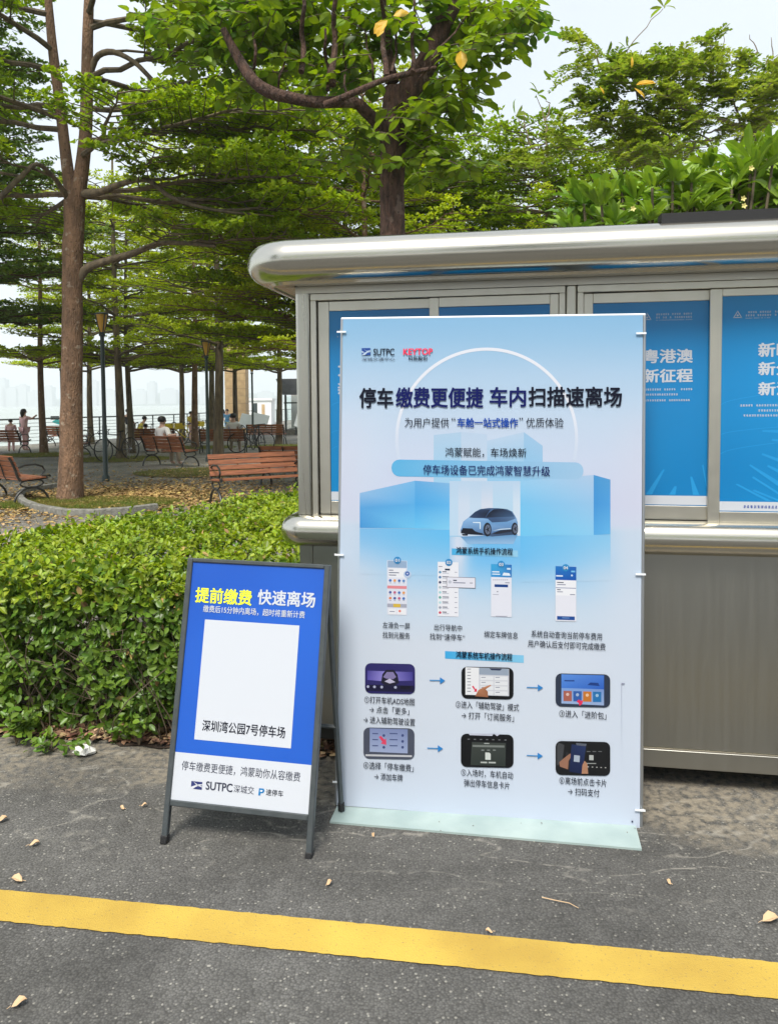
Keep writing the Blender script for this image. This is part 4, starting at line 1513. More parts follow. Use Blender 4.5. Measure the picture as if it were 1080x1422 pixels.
# tear and crease marks near the right edge of the sheet
ar.poly([(862, 948), (862.6, 948), (862.8, 1060), (862.6, 1060)], [(160, 166, 190), (160, 166, 190), (206, 216, 236), (206, 216, 236)])
ar.poly([(862, 948), (867, 948.4), (866, 950), (862.6, 950.2)], (150, 154, 178))
ar.poly([(876, 1139), (876, 1141.5), (878.4, 1141.6), (878.4, 1139.2)], (60, 66, 90))
ar.build_all(lambda o: on_panel(o, BP, banner))
btx = lambda *a, **k: on_panel(BP.text(*a, parent=None, **k), BP, banner)
DK, NV, WH = 'print_dark', 'print_navy', 'print_white'
lines = [
    ('SUTPC', 518.5, 547.6, 489, 9.6, DK, .02, 'logo_text'), ('深城交通中心', 502.6, 548, 498.8, 4.6, 'print_grey', 0, 'logo_text'),
    ('KEYTOP', 559.8, 600.6, 488.6, 9.2, 'print_red', .035, 'logo_text'), ('科拓股份', 566.9, 593.6, 497.9, 5.8, DK, .02, 'logo_text'),
    ('停车', 498.9, 546, 552.6, 28, DK, .032, 'headline_text'), ('缴费更便捷', 549, 670.4, 552, 28, NV, .032, 'headline_text'),
    ('车内', 679.3, 730, 551.2, 27.6, NV, .032, 'headline_text'), ('扫描速离场', 732.6, 862.3, 550.8, 27.6, DK, .032, 'headline_text'),
    ('为用户提供', 561.9, 623, 587, 13.6, DK, 0, 'subtitle_text'), ('“', 627, 632, 582, 4, DK, 0, 'subtitle_text'),
    ('车舱一站式操作', 634.4, 718.6, 587, 13.6, 'print_blue', .03, 'subtitle_text'), ('”', 720.6, 725.6, 582, 4, DK, 0, 'subtitle_text'),
    ('优质体验', 730, 781.8, 587, 13.6, DK, 0, 'subtitle_text'),
    ('鸿蒙赋能，车场焕新', 617.8, 730, 628.4, 13, DK, .004, 'subtitle_text'), ('停车场设备已完成鸿蒙智慧升级', 586.4, 762.2, 653.2, 13.8, NV, .008, 'subtitle_text'),
    ('鸿蒙系统手机操作流程', 633, 711.4, 765, 9.6, DK, .02, 'heading_text'), ('鸿蒙系统车机操作流程', 632.7, 710.8, 910.3, 10, DK, .02, 'heading_text'),
    ('左滑负一屏', 531.4, 569, 868.3, 8.8, DK, .004, None), ('找到元服务', 531.4, 569, 882, 9, DK, .004, None),
    ('出行导航中', 602.8, 641.2, 871.3, 9, DK, .004, None), ('找到“速停车”', 596.6, 645.2, 884.3, 9, DK, .004, None),
    ('绑定车牌信息', 672, 718.6, 881.3, 9.4, DK, .004, None),
    ('系统自动查询当前停车费用', 737, 834.8, 881.8, 9.8, DK, .004, None), ('用户确认后支付即可完成缴费', 732.2, 839.6, 895.6, 10, DK, .004, None),
    ('①打开车机ADS地图', 506, 575.3, 972.6, 9.8, DK, .004, None), ('→ 点击「更多」', 513, 568, 986, 9.8, DK, .004, None), ('→ 进入辅助驾驶设置', 504.8, 576, 1000.6, 10, DK, .004, None),
    ('②进入「辅助驾驶」模式', 632.4, 720, 979.8, 10.2, DK, .004, None), ('→ 打开「订阅服务」', 640.5, 713, 994.6, 10.2, DK, .004, None),
    ('③进入「进阶包」', 775.8, 841, 991.8, 10.2, DK, .004, None),
    ('④选择「停车缴费」', 504.8, 574, 1064, 10.2, DK, .004, None), ('→ 添加车牌', 519.9, 559, 1078.6, 10, DK, .004, None),
    ('⑤入场时，车机自动', 639.8, 711.8, 1074.2, 10.4, DK, .004, None), ('弹出停车信息卡片', 644, 707, 1088.4, 10.4, DK, .004, None),
    ('⑥离场前点击卡片', 776, 841.2, 1085, 10.6, DK, .004, None), ('→ 扫码支付', 788, 831.6, 1099.5, 10.4, DK, .004, None),
    ('01', 548.6, 554.8, 777.9, 4.4, WH, .03, 'number_text'), ('02', 619.9, 626.1, 780.9, 4.4, WH, .03, 'number_text'),
    ('03', 692.4, 698.6, 783.6, 4.4, WH, .03, 'number_text'), ('04', 781.8, 788, 788.2, 4.4, WH, .03, 'number_text')]
for (s, u0, u1, v, h, m, bd, nm) in lines:
    btx(s, u0, u1, v, h, m, bold=bd, name=nm or 'caption_text', layer=.0045)
# artwork sits up to 4 mm proud at its deepest print layer: keep the lettering in front of it
pole = lambda x: MB().tube([(x, .012, .0), (x, .012, BH + .004)], .008, 10)
for x in (-.004, BW + .006):
    on_panel(pole(x).build('side_pole', M['alu'], smooth=True), BP, banner)
on_panel(MB().tube([(-.008, .009, BH + .003), (BW + .01, .009, BH + .003)], .006, 10).build('top_rail', M['clip'], smooth=True), BP, banner)
for (u, v) in ((475.5, 461), (890.5, 463), (889.6, 797), (472.3, 770), (469.6, 1085), (889, 1124)):
    x, z = BP.at(u, v)
    c = MB().box(x - .022, x + .016, -.009, -.0055, z - .004, z + .003)
    c.tube([(x - .004, -.006, z + .001), (x + .012, .004, z - .003), (x + .004, .014, z - .002)], .0025, 6)
    on_panel(c.build('edge_clip', M['clip']), BP, banner)
# base plate lying on the road
pa, pb = G(458, 1140.5, .012), G(890.5, 1178.5, .012)
dd = (pb - pa).normalized()
nd = Vector((-dd.y, dd.x, 0))
L = (pb - pa).length
mt = Matrix(((dd.x, nd.x, 0, pa.x - banner.location.x), (dd.y, nd.y, 0, pa.y - banner.location.y), (0, 0, 1, 0), (0, 0, 0, 1)))
bp_ = MB().box(0, L, 0, .36, .004, .012, mt)
bp_.build('base_plate', M['base_plate'], banner)
MB().box(.05, L - .05, .26, .28, .0125, .05, mt).build('base_bracket', M['alu'], banner)

# ---- A-frame board
SP = Panel((-.8659, 2.8421, 0), rad(-9.95), rad(13.2), rad(1.2))
SW, SH = .583, 1.0667
sign = thing('a_frame_sign', 'blue and white folding parking payment board on dark metal legs beside the hedge', 'signboard', SP.o)
fw = .022
x0, zb = SP.at(231, 1112)
xL, xR = 0.0, SW
zbot = SP.at(330, 1122)[1]
f = MB()
for x in (xL, xR - fw):
    f.bbox(x, x + fw, -.012, .012, .028, SH, .003)
fr = f.build('side_rail', M['black_frame'])
on_panel(fr, SP, sign)
on_panel(MB().bbox(xL + fw, xR - fw, -.011, .011, SH - .016, SH, .003).build('top_rail', M['black_frame']), SP, sign)
on_panel(MB().bbox(xL + fw, xR - fw, -.011, .011, zbot - .016, zbot + .006, .003).build('bottom_rail', M['black_frame']), SP, sign)
for x in (xL, xR - fw):
    on_panel(MB().bbox(x - .002, x + fw + .002, -.014, .014, .003, .035, .003).build('rubber_foot', M['rubber']), SP, sign)
on_panel(MB().box(xL + fw, xR - fw, -.004, .002, zbot + .006, SH - .016).build('printed_panel', M['sign_blue']), SP, sign)
on_panel(MB().box(xL + fw, xR - fw, .0025, .004, zbot + .006, SH - .016).build('added_back_sheet', M['white_sheet']), SP, sign)  # unseen pale sheet, added to keep blue out of the steel's reflection
sa = Art(SP)
sa.cur = 'logo_print'


def sp_poly(pts, c, layer):
    sa.poly(pts, c, layer)


i0, i1 = xL + fw, xR - fw
zl, zr = SP.at(238, 1043.7)[1], SP.at(434.6, 1061.6)[1]
zw = (zl + zr) / 2
wl_ = MB().add([(i0, -.0046, zbot + .006), (i1, -.0046, zbot + .006), (i1, -.0046, zw), (i0, -.0046, zw)], [(0, 1, 2, 3)])
on_panel(wl_.build('white_footer_print', M['print_white']), SP, sign)
ql, qb = SP.at(286, 861.5), SP.at(404.9, 1038.3)
qr, qd = SP.at(416, 867.2), SP.at(269.9, 1026.9)
xa, xb = (ql[0] + qd[0]) / 2, (qr[0] + qb[0]) / 2
za, zb2 = (ql[1] + qr[1]) / 2, (qb[1] + qd[1]) / 2
on_panel(MB().add([(xa, -.0046, zb2), (xb, -.0046, zb2), (xb, -.0046, za), (xa, -.0046, za)], [(0, 1, 2, 3)]).build('white_square_print', M['print_white']), SP, sign)
sa.poly([(266.8, 1084), (266, 1094.6), (281.2, 1096.4), (282, 1085.6)], (52, 62, 120), .0054)
sa.poly([(266.2, 1092), (272, 1090), (277, 1088.6), (281.8, 1088.6), (281.7, 1090), (277, 1090.4), (272, 1092.6), (269, 1094.9), (266, 1094.6)], (226, 230, 240), .0058)
sa.poly([(270, 1085), (275, 1088.6), (281.6, 1091.8), (281.5, 1093), (274, 1090)], (226, 230, 240), .0058)
sa.poly([(360.6, 1094), (359.3, 1104), (362.2, 1104.2), (362.6, 1101), (366, 1101), (368.2, 1098), (367, 1094.6)], (30, 130, 200), .0054)
sa.poly([(362.2, 1096.4), (362, 1098.9), (365, 1098.9), (365.6, 1096.8)], (236, 242, 248), .0058)
sa.build_all(lambda o: on_panel(o, SP, sign))
stx = lambda *a, **k: on_panel(SP.text(*a, parent=None, layer=.0056, **k), SP, sign)
stx('提前缴费', 271.9, 350.5, 828, 21.5, 'print_yellow', bold=.03, name='headline_text')
stx('快速离场', 358, 438.3, 831, 21.5, WH, bold=.03, name='headline_text')
stx('缴费后15分钟内离场，超时将重新计费', 282, 423.4, 849.4, 10, WH, bold=.012, name='subtitle_text')
stx('深圳湾公园7号停车场', 281, 396.6, 1011.8, 16, DK, bold=.016, name='caption_text')
stx('停车缴费更便捷，鸿蒙助你从容缴费', 251.8, 417, 1070.4, 13.5, 'print_grey', bold=0.0, name='caption_text')
stx('SUTPC', 286.7, 323.9, 1092, 12, 'print_grey', bold=.03, name='logo_text')
stx('深城交', 325.4, 353.6, 1096, 11, 'print_grey', bold=0.0, name='logo_text')
stx('速停车', 370, 394, 1100.6, 9, DK, bold=.006, name='logo_text')
# rear frame
ft = G(474, 1126, .0135)
hinge = SP.mw @ Vector((SW - .01, .015, SH * .93))
ft2 = ft - Vector((cos(rad(-9.95)), sin(rad(-9.95)), 0)) * (SW - .04)
hinge2 = SP.mw @ Vector((.02, .015, SH * .93))
rf = MB()
for a_, b__ in ((hinge, ft), (hinge2, ft2)):
    e = (b__ - a_).normalized()
    rf.tube([a_ - sign.location, b__ - sign.location - e * .03], .0105, 4)
m1, m2 = hinge.lerp(ft, .62), hinge2.lerp(ft2, .62)
rf.tube([m1 - sign.location, m2 - sign.location], .009, 4)
rf.build('rear_legs', M['black_frame'], sign)
for b__, a_ in ((ft, hinge), (ft2, hinge2)):
    e = (b__ - a_).normalized()
    MB().tube([b__ - sign.location - e * .032, b__ - sign.location + Vector((0, 0, .004))], .015, 6).build('rubber_foot', M['rubber'], sign)
bpy.data.objects.remove(_to)
# ------------------------------------------------------------------ trees
def tree_wood(mb, pts, rads, n=8):
    mb.tube(pts, rads, n)


def smooth_path(pts, k=4):
    P = [np.array(p, float) for p in pts]
    P = [2 * P[0] - P[1]] + P + [2 * P[-1] - P[-2]]
    out = []
    for i in range(1, len(P) - 2):
        for q in range(k):
            t = q / k
            out.append(.5 * (2 * P[i] + (P[i + 1] - P[i - 1]) * t + (2 * P[i - 1] - 5 * P[i] + 4 * P[i + 1] - P[i + 2]) * t * t + (3 * P[i] - P[i - 1] - 3 * P[i + 1] + P[i + 2]) * t ** 3))
    out.append(P[-2])
    return [tuple(p) for p in out]


def smooth_tube(mb, pts, rads, n=8, k=4, knob=0.0, seed=1):
    r_ = np.random.default_rng(seed)
    q = smooth_path(pts, k)
    rr = [float(np.interp(i / k, range(len(rads)), rads)) * (1 + knob * r_.normal()) for i in range(len(q))]
    q = [tuple(np.array(p) + r_.normal(size=3) * rr[i] * knob) for i, p in enumerate(q)]
    mb.tube(q, rr, n)


def mantaly_limb(rng, wood, start, az, length, rise, cen, axs, side_gap=.30, droop=0.0, r0=.05, wide=1.0, step=.085):
    """one horizontal limb of a layered tree: adds wood and collects rosette centres"""
    d = np.array([cos(az), sin(az), 0.0])
    sd = np.array([-sin(az), cos(az), 0.0])
    n = max(6, int(length / .35))
    pts, wob = [], rng.uniform(-.5, .5)
    for i in range(n + 1):
        t = i / n
        p = np.array(start) + d * length * t + sd * ((sin(t * 3 + wob * 4) - sin(wob * 4)) * .12 * length * .5) + np.array([0, 0, rise * length * (t - .35 * t * t) - droop * length * t * t])
        p += rng.normal(size=3) * .025 * (i > 0)
        pts.append(p)
    rr = [max(.008, r0 * (1 - .85 * i / n)) for i in range(n + 1)]
    wood.tube([tuple(p) for p in pts], rr, 6, cap=False)
    P = np.array(pts)
    L = length
    s = .22 * L + rng.uniform(0, .2)
    side = 1
    while s < L:
        t = s / L
        i = min(int(t * n), n - 1)
        f = t * n - i
        base = P[i] * (1 - f) + P[i + 1] * f
        sl = wide * (1.35 * (1 - .45 * t)) * min(1.0, .45 + L / 5) * rng.uniform(.7, 1.15)
        a2 = az + side * rad(rng.uniform(42, 68))
        d2 = np.array([cos(a2), sin(a2), rng.uniform(-.02, .12)])
        m = max(3, int(sl / .3))
        tw = [base + d2 * sl * k / m + rng.normal(size=3) * .02 * (k > 0) for k in range(m + 1)]
        wood.tube([tuple(p) for p in tw], [max(.004, .013 * (1 - .7 * k / m)) for k in range(m + 1)], 4, cap=False)
        q = .18
        s3 = 1
        while q < sl:
            b = base + d2 * q
            a3 = a2 + s3 * rad(rng.uniform(30, 70))
            l3 = rng.uniform(.06, .30)
            for z in np.arange(.04, l3, .085):
                c = b + np.array([cos(a3), sin(a3), .15]) * z
                cen.append(c + np.array([0, 0, .03]) + rng.normal(size=3) * .022)
                axs.append([cos(a3) * .35 + rng.normal() * .2, sin(a3) * .35 + rng.normal() * .2, 1.0])
            q += .085
            s3 = -s3
        side = -side
        s += side_gap * .5 * rng.uniform(.8, 1.25)


def leaf_parts(rng, cen, axs, per, size, spread):
    cen, axs = np.array(cen), np.array(axs)
    axs = axs / np.linalg.norm(axs, axis=1, keepdims=True)
    return rosettes(rng, cen, axs, per, size, spread, .012)


def mantaly(seed, height, z0, gap, l_low, l_top, n_limb, bark, leafm, per=5, lsize=.075, r_base=.15, lean=0.0, skip=0.0):
    """returns (trunk mesh, crown mesh)"""
    rng = np.random.default_rng(seed)
    wood, cen, axs = MB(), [], []
    n = 14
    tp = []
    for i in range(n + 1):
        t = i / n
        tp.append(np.array([lean * t + .05 * sin(t * 6 + seed), .05 * cos(t * 5 + seed), height * t]))
    rr = [r_base * (1.0 - .80 * i / n) for i in range(n + 1)]
    rr[0] = r_base * 1.25
    wood.tube([tuple(p) for p in tp], rr, 10)
    z = z0
    a0 = rng.uniform(0, 6.28)
    while z < height - .2:
        t = (z - z0) / (height - z0)
        ll = l_low * (1 - t) + l_top * t
        if t < .12:
            ll *= .85
        i = min(int(z / height * n), n - 1)
        c = tp[i]
        for k in range(n_limb):
            if rng.random() < skip:
                continue
            az = a0 + 2 * pi * k / n_limb + rng.uniform(-.3, .3)
            mantaly_limb(rng, wood, (c[0], c[1], z + rng.uniform(-.15, .15)), az, ll * rng.uniform(.75, 1.12), rng.uniform(.08, .26), cen, axs, r0=.045 * (1 - .5 * t))
        a0 += .6
        z += gap * rng.uniform(.85, 1.15) * (1 - .3 * t)
    c, R, s = leaf_parts(rng, cen, axs, per, lsize, 1.0)
    print('LEAVES', seed, len(s))
    return wood.mesh('trunk', bark, smooth=True), leaves_mesh('crown', T_DIAMOND, c, R, s, leafm)


def place_tree(meshes, x, y, rz, sc, label, cat='tree', group='layered trees on the promenade', z=0.0, name='layered_tree'):
    t = thing(name, label, cat, (x, y, z), rz, group)
    a = mesh_obj('trunk', meshes[0], t)
    b = mesh_obj('crown', meshes[1], t)
    t.scale = (sc, sc, sc)
    return t


VA = mantaly(21, 9.2, 3.1, 1.35, 3.7, 1.5, 6, M['bark_grey'], M['leaf_terminalia_b'], lsize=.092, r_base=.14)
VB = mantaly(22, 10.0, 3.4, 1.5, 4.0, 1.6, 6, M['bark'], M['leaf_terminalia_b'], skip=.16, lsize=.092, r_base=.14)
VC = mantaly(23, 8.6, 2.9, 1.25, 3.2, 1.2, 6, M['bark_grey'], M['leaf_terminalia_b'], lsize=.088, r_base=.12)
VD = mantaly(24, 11.5, 3.9, 1.2, 4.3, 2.4, 6, M['bark_dark'], M['leaf_dark'], lsize=.12)


VE = mantaly(25, 7.3, 2.9, .62, 3.5, 2.9, 7, M['bark_grey'], M['leaf_terminalia'], lsize=.10)


def gp(u, v):
    p = G(u, v)
    return p.x, p.y


TR = [
    (VB, gp(62, 629), 0.3, .92, 'slim grey trunked layered tree left of the big brown trunk, beside the far bench'),
    (VA, gp(167, 637), 1.3, 1.0, 'dark trunked layered tree with a black road bicycle leaning against it'),
    (VC, gp(182, 629), 2.2, 1.0, 'thin pale trunked layered tree just right of the one with the black bicycle'),
    (VA, gp(305, 640), 3.1, 1.06, 'layered tree with a dark upper trunk and a knob, behind the red bench'),
    (VC, gp(253, 613), 4.4, 1.1, 'brown trunked layered tree near the railing behind the man in white'),
    (VB, gp(273, 622), 5.0, .95, 'dark leaning layered tree near the yellow bicycles'),
    (VC, gp(329, 608), .9, 1.15, 'reddish trunked layered tree in front of the beige stone tower'),
    (VA, gp(388, 617), 2.7, .95, 'grey trunked layered tree nearest the glass pavilion'),
]
for v, (x, y), rz, sc, lb in TR:
    place_tree(v, x, y, rz, sc, lb)
TR2 = [
    (VD, (-10.6, 16.2), 0.2, 1.0, 'dense dark tree filling the upper left corner behind the fork'),
    (VB, (-15.5, 22.0), 1.0, 1.0, 'layered tree at the far left edge over the benches'),
    (VC, (-12.6, 33.0), .7, 1.1, 'small layered tree by the railing on the left'),
    (VA, (-8.2, 36.0), 2.9, 1.1, 'farthest bright layered tree before the water'),
    (VB, (-1.55, 17.2), 2.3, .92, 'green layered tree behind the left end of the booth roof'),
    (VA, (1.7, 19.0), 1.1, .78, 'low green tree crown behind the dark forked trunk'),
    (VB, (4.3, 20.5), 2.0, .62, 'lower layered crown showing over the booth roof right of the dark trunk'),
    (VC, (7.6, 21.0), 3.3, .80, 'yellow green crown behind the feathery tree on the right'),
    (VA, (11.2, 22.0), .2, .80, 'green crown at the right edge behind the long leaved shrub'),
    (VB, (-.4, 13.6), 4.0, .70, 'small crown directly behind the booth roof'),
    (VB, (3.0, 15.0), 5.0, .60, 'low crown right of the dark forked trunk, just over the booth roof'),
    (VA, (5.4, 16.5), 1.5, .66, 'low crown under the feathery tree on the right'),
    (VA, (4.3, 17.6), .8, .70, 'bright crown right of the dark forked trunk and under the bare twigs'),
    (VD, (-12.6, 21.5), 2.2, 1.0, 'dark crowned tree further back at the left edge'),
    (VE, (3.3, 16.2), 1.0, .92, 'dense rounded crown showing over the booth roof right of the dark trunk'),
    (VE, (7.4, 16.8), 2.0, .90, 'dense rounded crown under the feathery tree'),
    (VE, (-.9, 16.8), 4.0, .98, 'dense rounded crown left of the dark forked trunk over the booth roof'),
    (VB, (1.2, 24.0), .6, .72, 'dark crown far behind the booth right of the dark forked trunk'),
]
for v, (x, y), rz, sc, lb in TR2:
    place_tree(v, x, y, rz, sc, lb)
for i, (x, y) in enumerate(((-9, -12), (-3.5, -14), (2.5, -12.5), (8, -13.5), (14, -12), (-15, -9))):  # unseen row added behind the camera so the booth steel reflects trees
    place_tree((VB, VD)[i % 2], x, y, i * 1.3, .9, ['unseen layered tree added across the road, far left of the row', 'unseen layered tree added across the road facing the folding sign', 'unseen layered tree added across the road facing the booth', 'unseen layered tree added across the road facing the booth end', 'unseen layered tree added across the road, far right of the row', 'unseen layered tree added across the road at the left corner'][i], group='unseen trees added across the road')

# the big layered tree with the forked trunk
rng = np.random.default_rng(77)
B0 = Vector((-5.42, 13.3, 0))


def tp(u, v, dy=0.0):
    y = 13.3 + dy
    p = A(u, v, y)
    return (p.x - B0.x, p.y - B0.y, p.z)


big = thing('forked_layered_tree', 'large brown trunked tree forking in two with a pale foot, inside the curved stone kerb', 'tree', B0, 0)
w = MB()
smooth_tube(w, knob=.02, pts=[tp(97, 704), tp(98, 690), tp(99, 640), tp(100, 560), tp(101, 450), tp(101, 380), tp(103, 320), tp(104, 280)], rads=[.27, .222, .195, .18, .168, .165, .17, .175], n=16)
smooth_tube(w, [tp(104, 290), tp(112, 250), tp(119, 190), tp(121, 130), tp(122, 60), tp(124, 0), tp(128, -80), tp(130, -150)], [.15, .12, .105, .10, .09, .08, .06, .03], 12)
smooth_tube(w, [tp(104, 292), tp(97, 255), tp(90, 200), tp(83, 140), tp(75, 80), tp(70, 30), tp(64, -50), tp(60, -110)], [.13, .105, .09, .085, .08, .07, .05, .03], 12)
w.build('trunk', M['bark'], big, smooth=True)
bw, cen, axs = MB(), [], []
smooth_tube(bw, [tp(108, 390), tp(122, 372), tp(150, 362), tp(190, 350), tp(222, 338, -.3), tp(260, 338, -.6), tp(300, 342, -.9)], [.09, .075, .065, .055, .045, .035, .02], 8)
smooth_tube(bw, [tp(120, 190, 0), tp(128, 95), tp(150, 72, -.2), tp(185, 85, -.4), tp(220, 118, -.6), tp(260, 138, -.8), tp(310, 155, -1)], [.07, .055, .05, .04, .035, .03, .015], 8)
smooth_tube(bw, [tp(96, 278), tp(86, 262, -.2), tp(74, 245, -.4), tp(52, 228, -.7), tp(30, 245, -.9), tp(0, 275, -1.1)], [.06, .045, .035, .035, .04, .045], 8)
smooth_tube(bw, [tp(112, 270), tp(135, 268, -.2), tp(170, 255, -.5), tp(205, 250, -.8), tp(240, 275, -1), tp(300, 292, -1.2), tp(380, 300, -1.4)], [.07, .06, .05, .04, .035, .025, .012], 8)
limbs = [  # u, v, depth offset, azimuth deg, length, rise, droop
    (119, 205, 0, -28, 4.6, .05, .10), (119, 195, 0, -8, 4.9, .04, .12), (112, 215, -.1, -60, 3.0, .03, .02), (104, 268, 0, -20, 4.3, .0, .06),
    (108, 272, 0, 8, 4.2, -.02, .05), (90, 180, 0, 200, 3.2, .02, .0), (90, 165, 0, 228, 2.9, .08, .0), (86, 150, 0, 165, 3.2, .1, .0), (119, 150, 0, 20, 3.6, .12, .02),
    (121, 110, 0, -30, 4.2, .12, .04), (121, 100, 0, 60, 3.4, .1, .0), (83, 100, 0, 190, 3.0, .12, 0), (78, 70, 0, 240, 2.8, .16, 0), (124, 40, 0, -15, 3.6, .14, 0), (124, 30, 0, 35, 3.2, .16, 0),
    (124, 20, 0, -70, 3.0, .1, 0), (70, 20, 0, 205, 2.6, .1, 0), (126, -40, 0, 10, 3.0, .15, 0), (126, -50, 0, -50, 3.2, .12, 0), (66, -30, 0, 150, 2.6, .15, 0), (66, -40, 0, 260, 2.6, .15, 0),
    (104, 262, 0, 60, 3.3, .02, 0), (100, 275, 0, 120, 3.2, .05, 0), (96, 270, 0, 170, 3.4, .0, .02), (128, -90, 0, 80, 2.6, .2, 0), (128, -100, 0, -20, 2.8, .2, 0), (62, -80, 0, 200, 2.3, .2, 0)]
stemR = ([-150, -80, 0, 60, 130, 190, 250, 290], [130, 128, 124, 122, 121, 119, 112, 104])
stemL = ([-110, -50, 30, 80, 140, 200, 255, 292], [60, 64, 70, 75, 83, 90, 97, 104])
for (u, v, dy, az, L, rise, dr_) in limbs:
    u = float(np.interp(v, *(stemR if u > 100 else stemL)))
    mantaly_limb(rng, bw, tp(u, v, dy), rad(az), L, rise, cen, axs, side_gap=.25, droop=dr_, r0=.05)
for (u, v, dy, az, L, rise) in ((215, 340, -.3, -10, 2.2, .05), (190, 350, 0, -50, 1.8, .1), (260, 338, -.6, -25, 1.8, .0), (150, 72, -.2, 10, 2.2, .1), (220, 118, -.6, -20, 2.0, .0), (260, 138, -.8, -5, 1.8, -.05), (30, 245, -.9, 200, 1.8, .1), (74, 245, -.4, 230, 1.8, .1),
                                (205, 250, -.8, -20, 2.4, .05), (240, 275, -1., 20, 2.0, .0), (300, 292, -1.2, -10, 2.0, -.05), (170, 255, -.5, -60, 1.8, .1)):
    mantaly_limb(rng, bw, tp(u, v, dy), rad(az), L, rise, cen, axs, side_gap=.25, r0=.025)
bw.build('branches', M['bark_grey'], big, smooth=True)
c, R, s = leaf_parts(rng, cen, axs, 6, .10, 1.0)
print('LEAVES T1', len(s))
mesh_obj('crown', leaves_mesh('crown', T_DIAMOND, c, R, s, M['leaf_terminalia']), big)

# the dark trunked broad leaved tree right behind the booth
B1 = Vector((.05, 8.0, 0))


def bp1(u, v, dy=0.0):
    p = A(u, v, 8.0 + dy)
    return (p.x - B1.x, p.y - B1.y, p.z)


bt = thing('broad_leaf_tree', 'dark forked tree with large drooping bright leaves standing behind the booth', 'tree', B1, 0)
w = MB()
w.tube([(.0, 0, 0), bp1(545, 420), bp1(545, 320), bp1(544, 260), bp1(546, 200), bp1(549, 165), bp1(553, 125)], [.19, .14, .13, .125, .135, .145, .15], 14)
w.build('trunk', M['bark_dark'], bt, smooth=True)
br = MB()
smooth_tube(br, [bp1(556, 150), bp1(572, 118), bp1(588, 95), bp1(600, 70), bp1(616, 30), bp1(630, 0), bp1(640, -40)], [.13, .125, .115, .105, .095, .09, .08], 12)
smooth_tube(br, [bp1(540, 200), bp1(527, 175, -.1), bp1(508, 155, -.2), bp1(490, 142, -.3), bp1(440, 142, -.4), bp1(400, 135, -.5), bp1(375, 128, -.5), bp1(350, 110, -.5), bp1(325, 70, -.4), bp1(310, 40, -.4)],
        [.07, .065, .06, .055, .055, .055, .06, .055, .045, .03], 10)
smooth_tube(br, [bp1(452, 145, -.5), bp1(470, 138, -.6), bp1(500, 125, -.6), bp1(530, 112, -.5), bp1(560, 104, -.4), bp1(605, 94, -.3)], [.035, .032, .03, .026, .03, .02], 8)
smooth_tube(br, [bp1(545, 115), bp1(540, 85), bp1(538, 50, .2), bp1(532, 0, .3)], [.07, .05, .04, .03], 8)
for (u, v, u2, v2, r_) in ((462, 118, 466, -10, .035), (457, 125, 450, 40, .02), (420, 100, 421, -10, .03), (535, 105, 530, -10, .028), (572, 100, 575, -10, .022), (545, 100, 555, 20, .015), (520, 110, 505, 40, .012),
                           (600, 80, 660, 10, .012), (480, 130, 478, 60, .012), (355, 115, 352, 20, .018), (385, 128, 400, 60, .012), (575, 120, 618, 62, .01)):
    m = 6
    br.tube([bp1(u + (u2 - u) * k / m + 2.0 * sin(k * 1.7 + u), v + (v2 - v) * k / m, -.35 + .1 * sin(k + v)) for k in range(m + 1)], [r_ * (1 - .4 * k / m) for k in range(m + 1)], 7)
br.build('branches', M['bark_dark'], bt, smooth=True)
rng = np.random.default_rng(8)
blobs = [(300, 55, 62, 55, 40), (250, 20, 40, 36, 22), (345, 25, 60, 40, 30), (400, 60, 60, 60, 44), (470, 40, 70, 60, 46), (350, 120, 40, 24, 14), (450, 105, 60, 35, 24), (510, 75, 50, 50, 30),
         (590, 160, 42, 55, 42), (600, 215, 45, 32, 26), (565, 200, 26, 55, 18), (625, 120, 45, 45, 36), (660, 60, 50, 45, 34), (700, 25, 40, 34, 24), (735, 30, 20, 14, 6), (590, 40, 50, 50, 18), (545, 20, 60, 30, 24),
         (640, 10, 60, 26, 22), (500, 190, 40, 30, 10), (430, 10, 80, 30, 24), (315, -20, 80, 30, 24), (560, -20, 120, 30, 30), (660, 230, 22, 18, 6), (380, -10, 60, 40, 20), (480, 215, 40, 26, 8)]
pos, dirs, nrm, sz = [], [], [], []
tw = MB()
for (u, v, ru, rv, cnt) in blobs:
    for k in range(int(cnt * 1.12)):
        a = rng.normal(size=3)
        a = a / np.linalg.norm(a) * rng.random() ** .45
        uu, vv = u + a[0] * ru, v + a[1] * rv
        c0 = np.array(bp1(uu, vv, a[2] * .75 + .1))
        if abs(uu - (600 - .45 * (vv - 70))) < 30 and vv < 135 and rng.random() < .85:
            c0 = np.array(bp1(uu, vv, .9))
        onb = (405 < uu < 480 and 5 < vv < 130) or (380 < uu < 560 and 118 < vv < 150)
        if onb and rng.random() < .8:
            c0 = np.array(bp1(uu, vv, abs(a[2]) * .8 + .35))
        az = rng.uniform(0, 2 * pi)
        dd_ = np.array([cos(az), sin(az), rng.uniform(-.5, .35)])
        ln = rng.uniform(.22, .42)
        tw.tube([tuple(c0), tuple(c0 + dd_ * ln * .55 + [0, 0, .01]), tuple(c0 + dd_ * ln)], [.006, .005, .003], 4, cap=False)
        nl = rng.integers(5, 9)
        for q in range(nl):
            t = (q + .6) / nl
            side = 1 if q % 2 else -1
            sd = np.array([-dd_[1], dd_[0], 0]) * side
            pos.append(c0 + dd_ * ln * t)
            dirs.append(dd_ * .55 + sd * .8 + np.array([0, 0, rng.uniform(-.75, .05)]))
            nrm.append(np.array([0, 0, 1.0]) + rng.normal(size=3) * .35)
            sz.append(rng.uniform(.09, .165))
pos, dirs, nrm, sz = map(np.array, (pos, dirs, nrm, sz))
R = frames(dirs, nrm)
